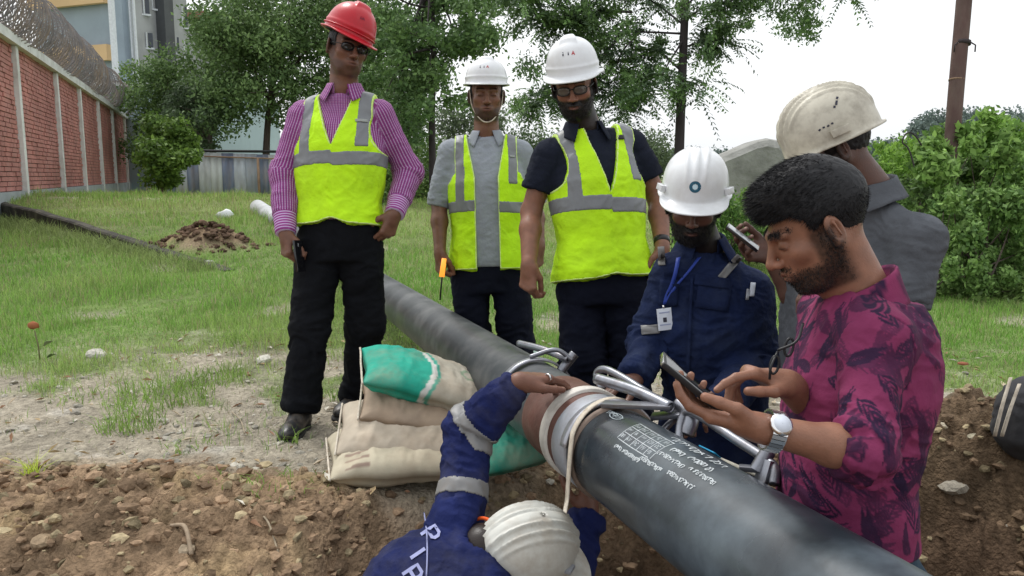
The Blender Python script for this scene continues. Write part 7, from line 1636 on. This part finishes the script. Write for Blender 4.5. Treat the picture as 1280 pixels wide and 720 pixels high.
cuff(P, lerp(armL[1], armL[2], .0)+unit(armL[2]-armL[1])*.000+V3(0,0,.0), lerp(armL[1], armL[2], .22), .0, .0, M['silver_tape'], 'x') if False else None
def armband(P, a, b, t0, t1, r_, m, name, parent, base, seed):
    """strip sewn round a sleeve: taken from the sleeve surface itself"""
    me_v, me_f = base; ab = b-a; L2 = ab@ab; t = (me_v-a)@ab/L2; d = np.linalg.norm(me_v-a-np.clip(t,0,1)[:, None]*ab, axis=1); k = (t > t0) & (t < t1) & (d < r_); nn = vnormals(me_v, me_f); keep = k[me_f].all(1); idx = np.unique(me_f[keep]); mp = -np.ones(len(me_v), int); mp[idx] = np.arange(len(idx)); ff = mp[me_f[keep]]; 
    vv = np.vstack([me_v[idx]+nn[idx]*.0025, me_v[idx]-nn[idx]*.002]); n = len(idx)
    ed = {}
    for q in ff:
        for i in range(4):
            e = (q[i], q[(i+1) % 4]); ed[e] = 1
    side = [[a_, b_, b_+n, a_+n][::-1] for (a_, b_) in ed if (b_, a_) not in ed]
    return mk(name, vv, np.concatenate([ff, ff[:, ::-1]+n, np.array(side)]), m, parent)
if len(v):
    armband(P, armL[0], armL[1], .27, .43, .13, M['silver_tape'], 'reflective_strip', jb, (v, f), 1)
    armband(P, armL[1], armL[2], .03, .24, .10, M['silver_tape'], 'reflective_strip', jb, (v, f), 2)
v, f = tube([nk-unit(hd.c-nk)*.012+(hd.X*math.cos(t)+np.cross(unit(hd.c-nk), hd.X)*math.sin(t))*.072 for t in np.arange(32)*2*math.pi/32], .0045, 7, closed=True); mk('orange_neckband', v, f, M['orange'], P.root)
ob, fr = helmet(P, hd, M['dusty_plastic'], 'rib', lift=.040, size=1.02, visor=.050, brim_w=.014, H=.135, ridge=1.9)
for a_, e_ in ((.9,.45),(-.9,.45)):
    dd = unit(fr[2]*math.cos(a_)+fr[1]*math.sin(a_)); q = fr[0]+dd*.118+fr[3]*.045; s_ = unit(np.cross(fr[3], dd)); v, f = rbox(q, (.016,.004,.008), s_, unit(fr[3]*.9-dd*.4), unit(dd*.9+fr[3]*.4), b=.002); mk('vent_slot', v, f, M['ring_grey'], ob)
# lettering down the back
for i, (ch, px, py) in enumerate([('P',526,668),('I',511,694),('P',503,718)]):
    c = at(px, py, 1.95); dd = rayd(px, py); uy = V3(.83,.1,.55); uy = unit(uy-dd*(uy@dd)); ux = unit(np.cross(uy, -dd)); fn = projector(jb, c, ux, uy, .005); strokes = word(ch, .040, .2, 0, 0); ribbon(strokes, .008, fn).build('back_letter', M['back_letters'], jb, smooth=False)
P_ = [surf_px(jb, x, y, .003) for x, y in [(530,640),(533,660),(534,680),(534,700),(533,722)]]; v, f = tube(smoothpath(P_, 16), .0022, 5); mk('back_seam', v, f, M['back_letters'], jb)
# ring on his finger
T_ = unit(at(702,468,2.27)-armL[2]); c = armL[2]+T_*.115+V3(0,0,.0); v, f = lathe([(.010,-.003),(.0115,-.003),(.0115,.003),(.010,.003),(.010,-.003)], at(685,472,2.19), T_, 16); tagged(mk('finger_ring', v, f, M['watch_steel']), 'silver ring on the hand resting over the pipe', 'ring')
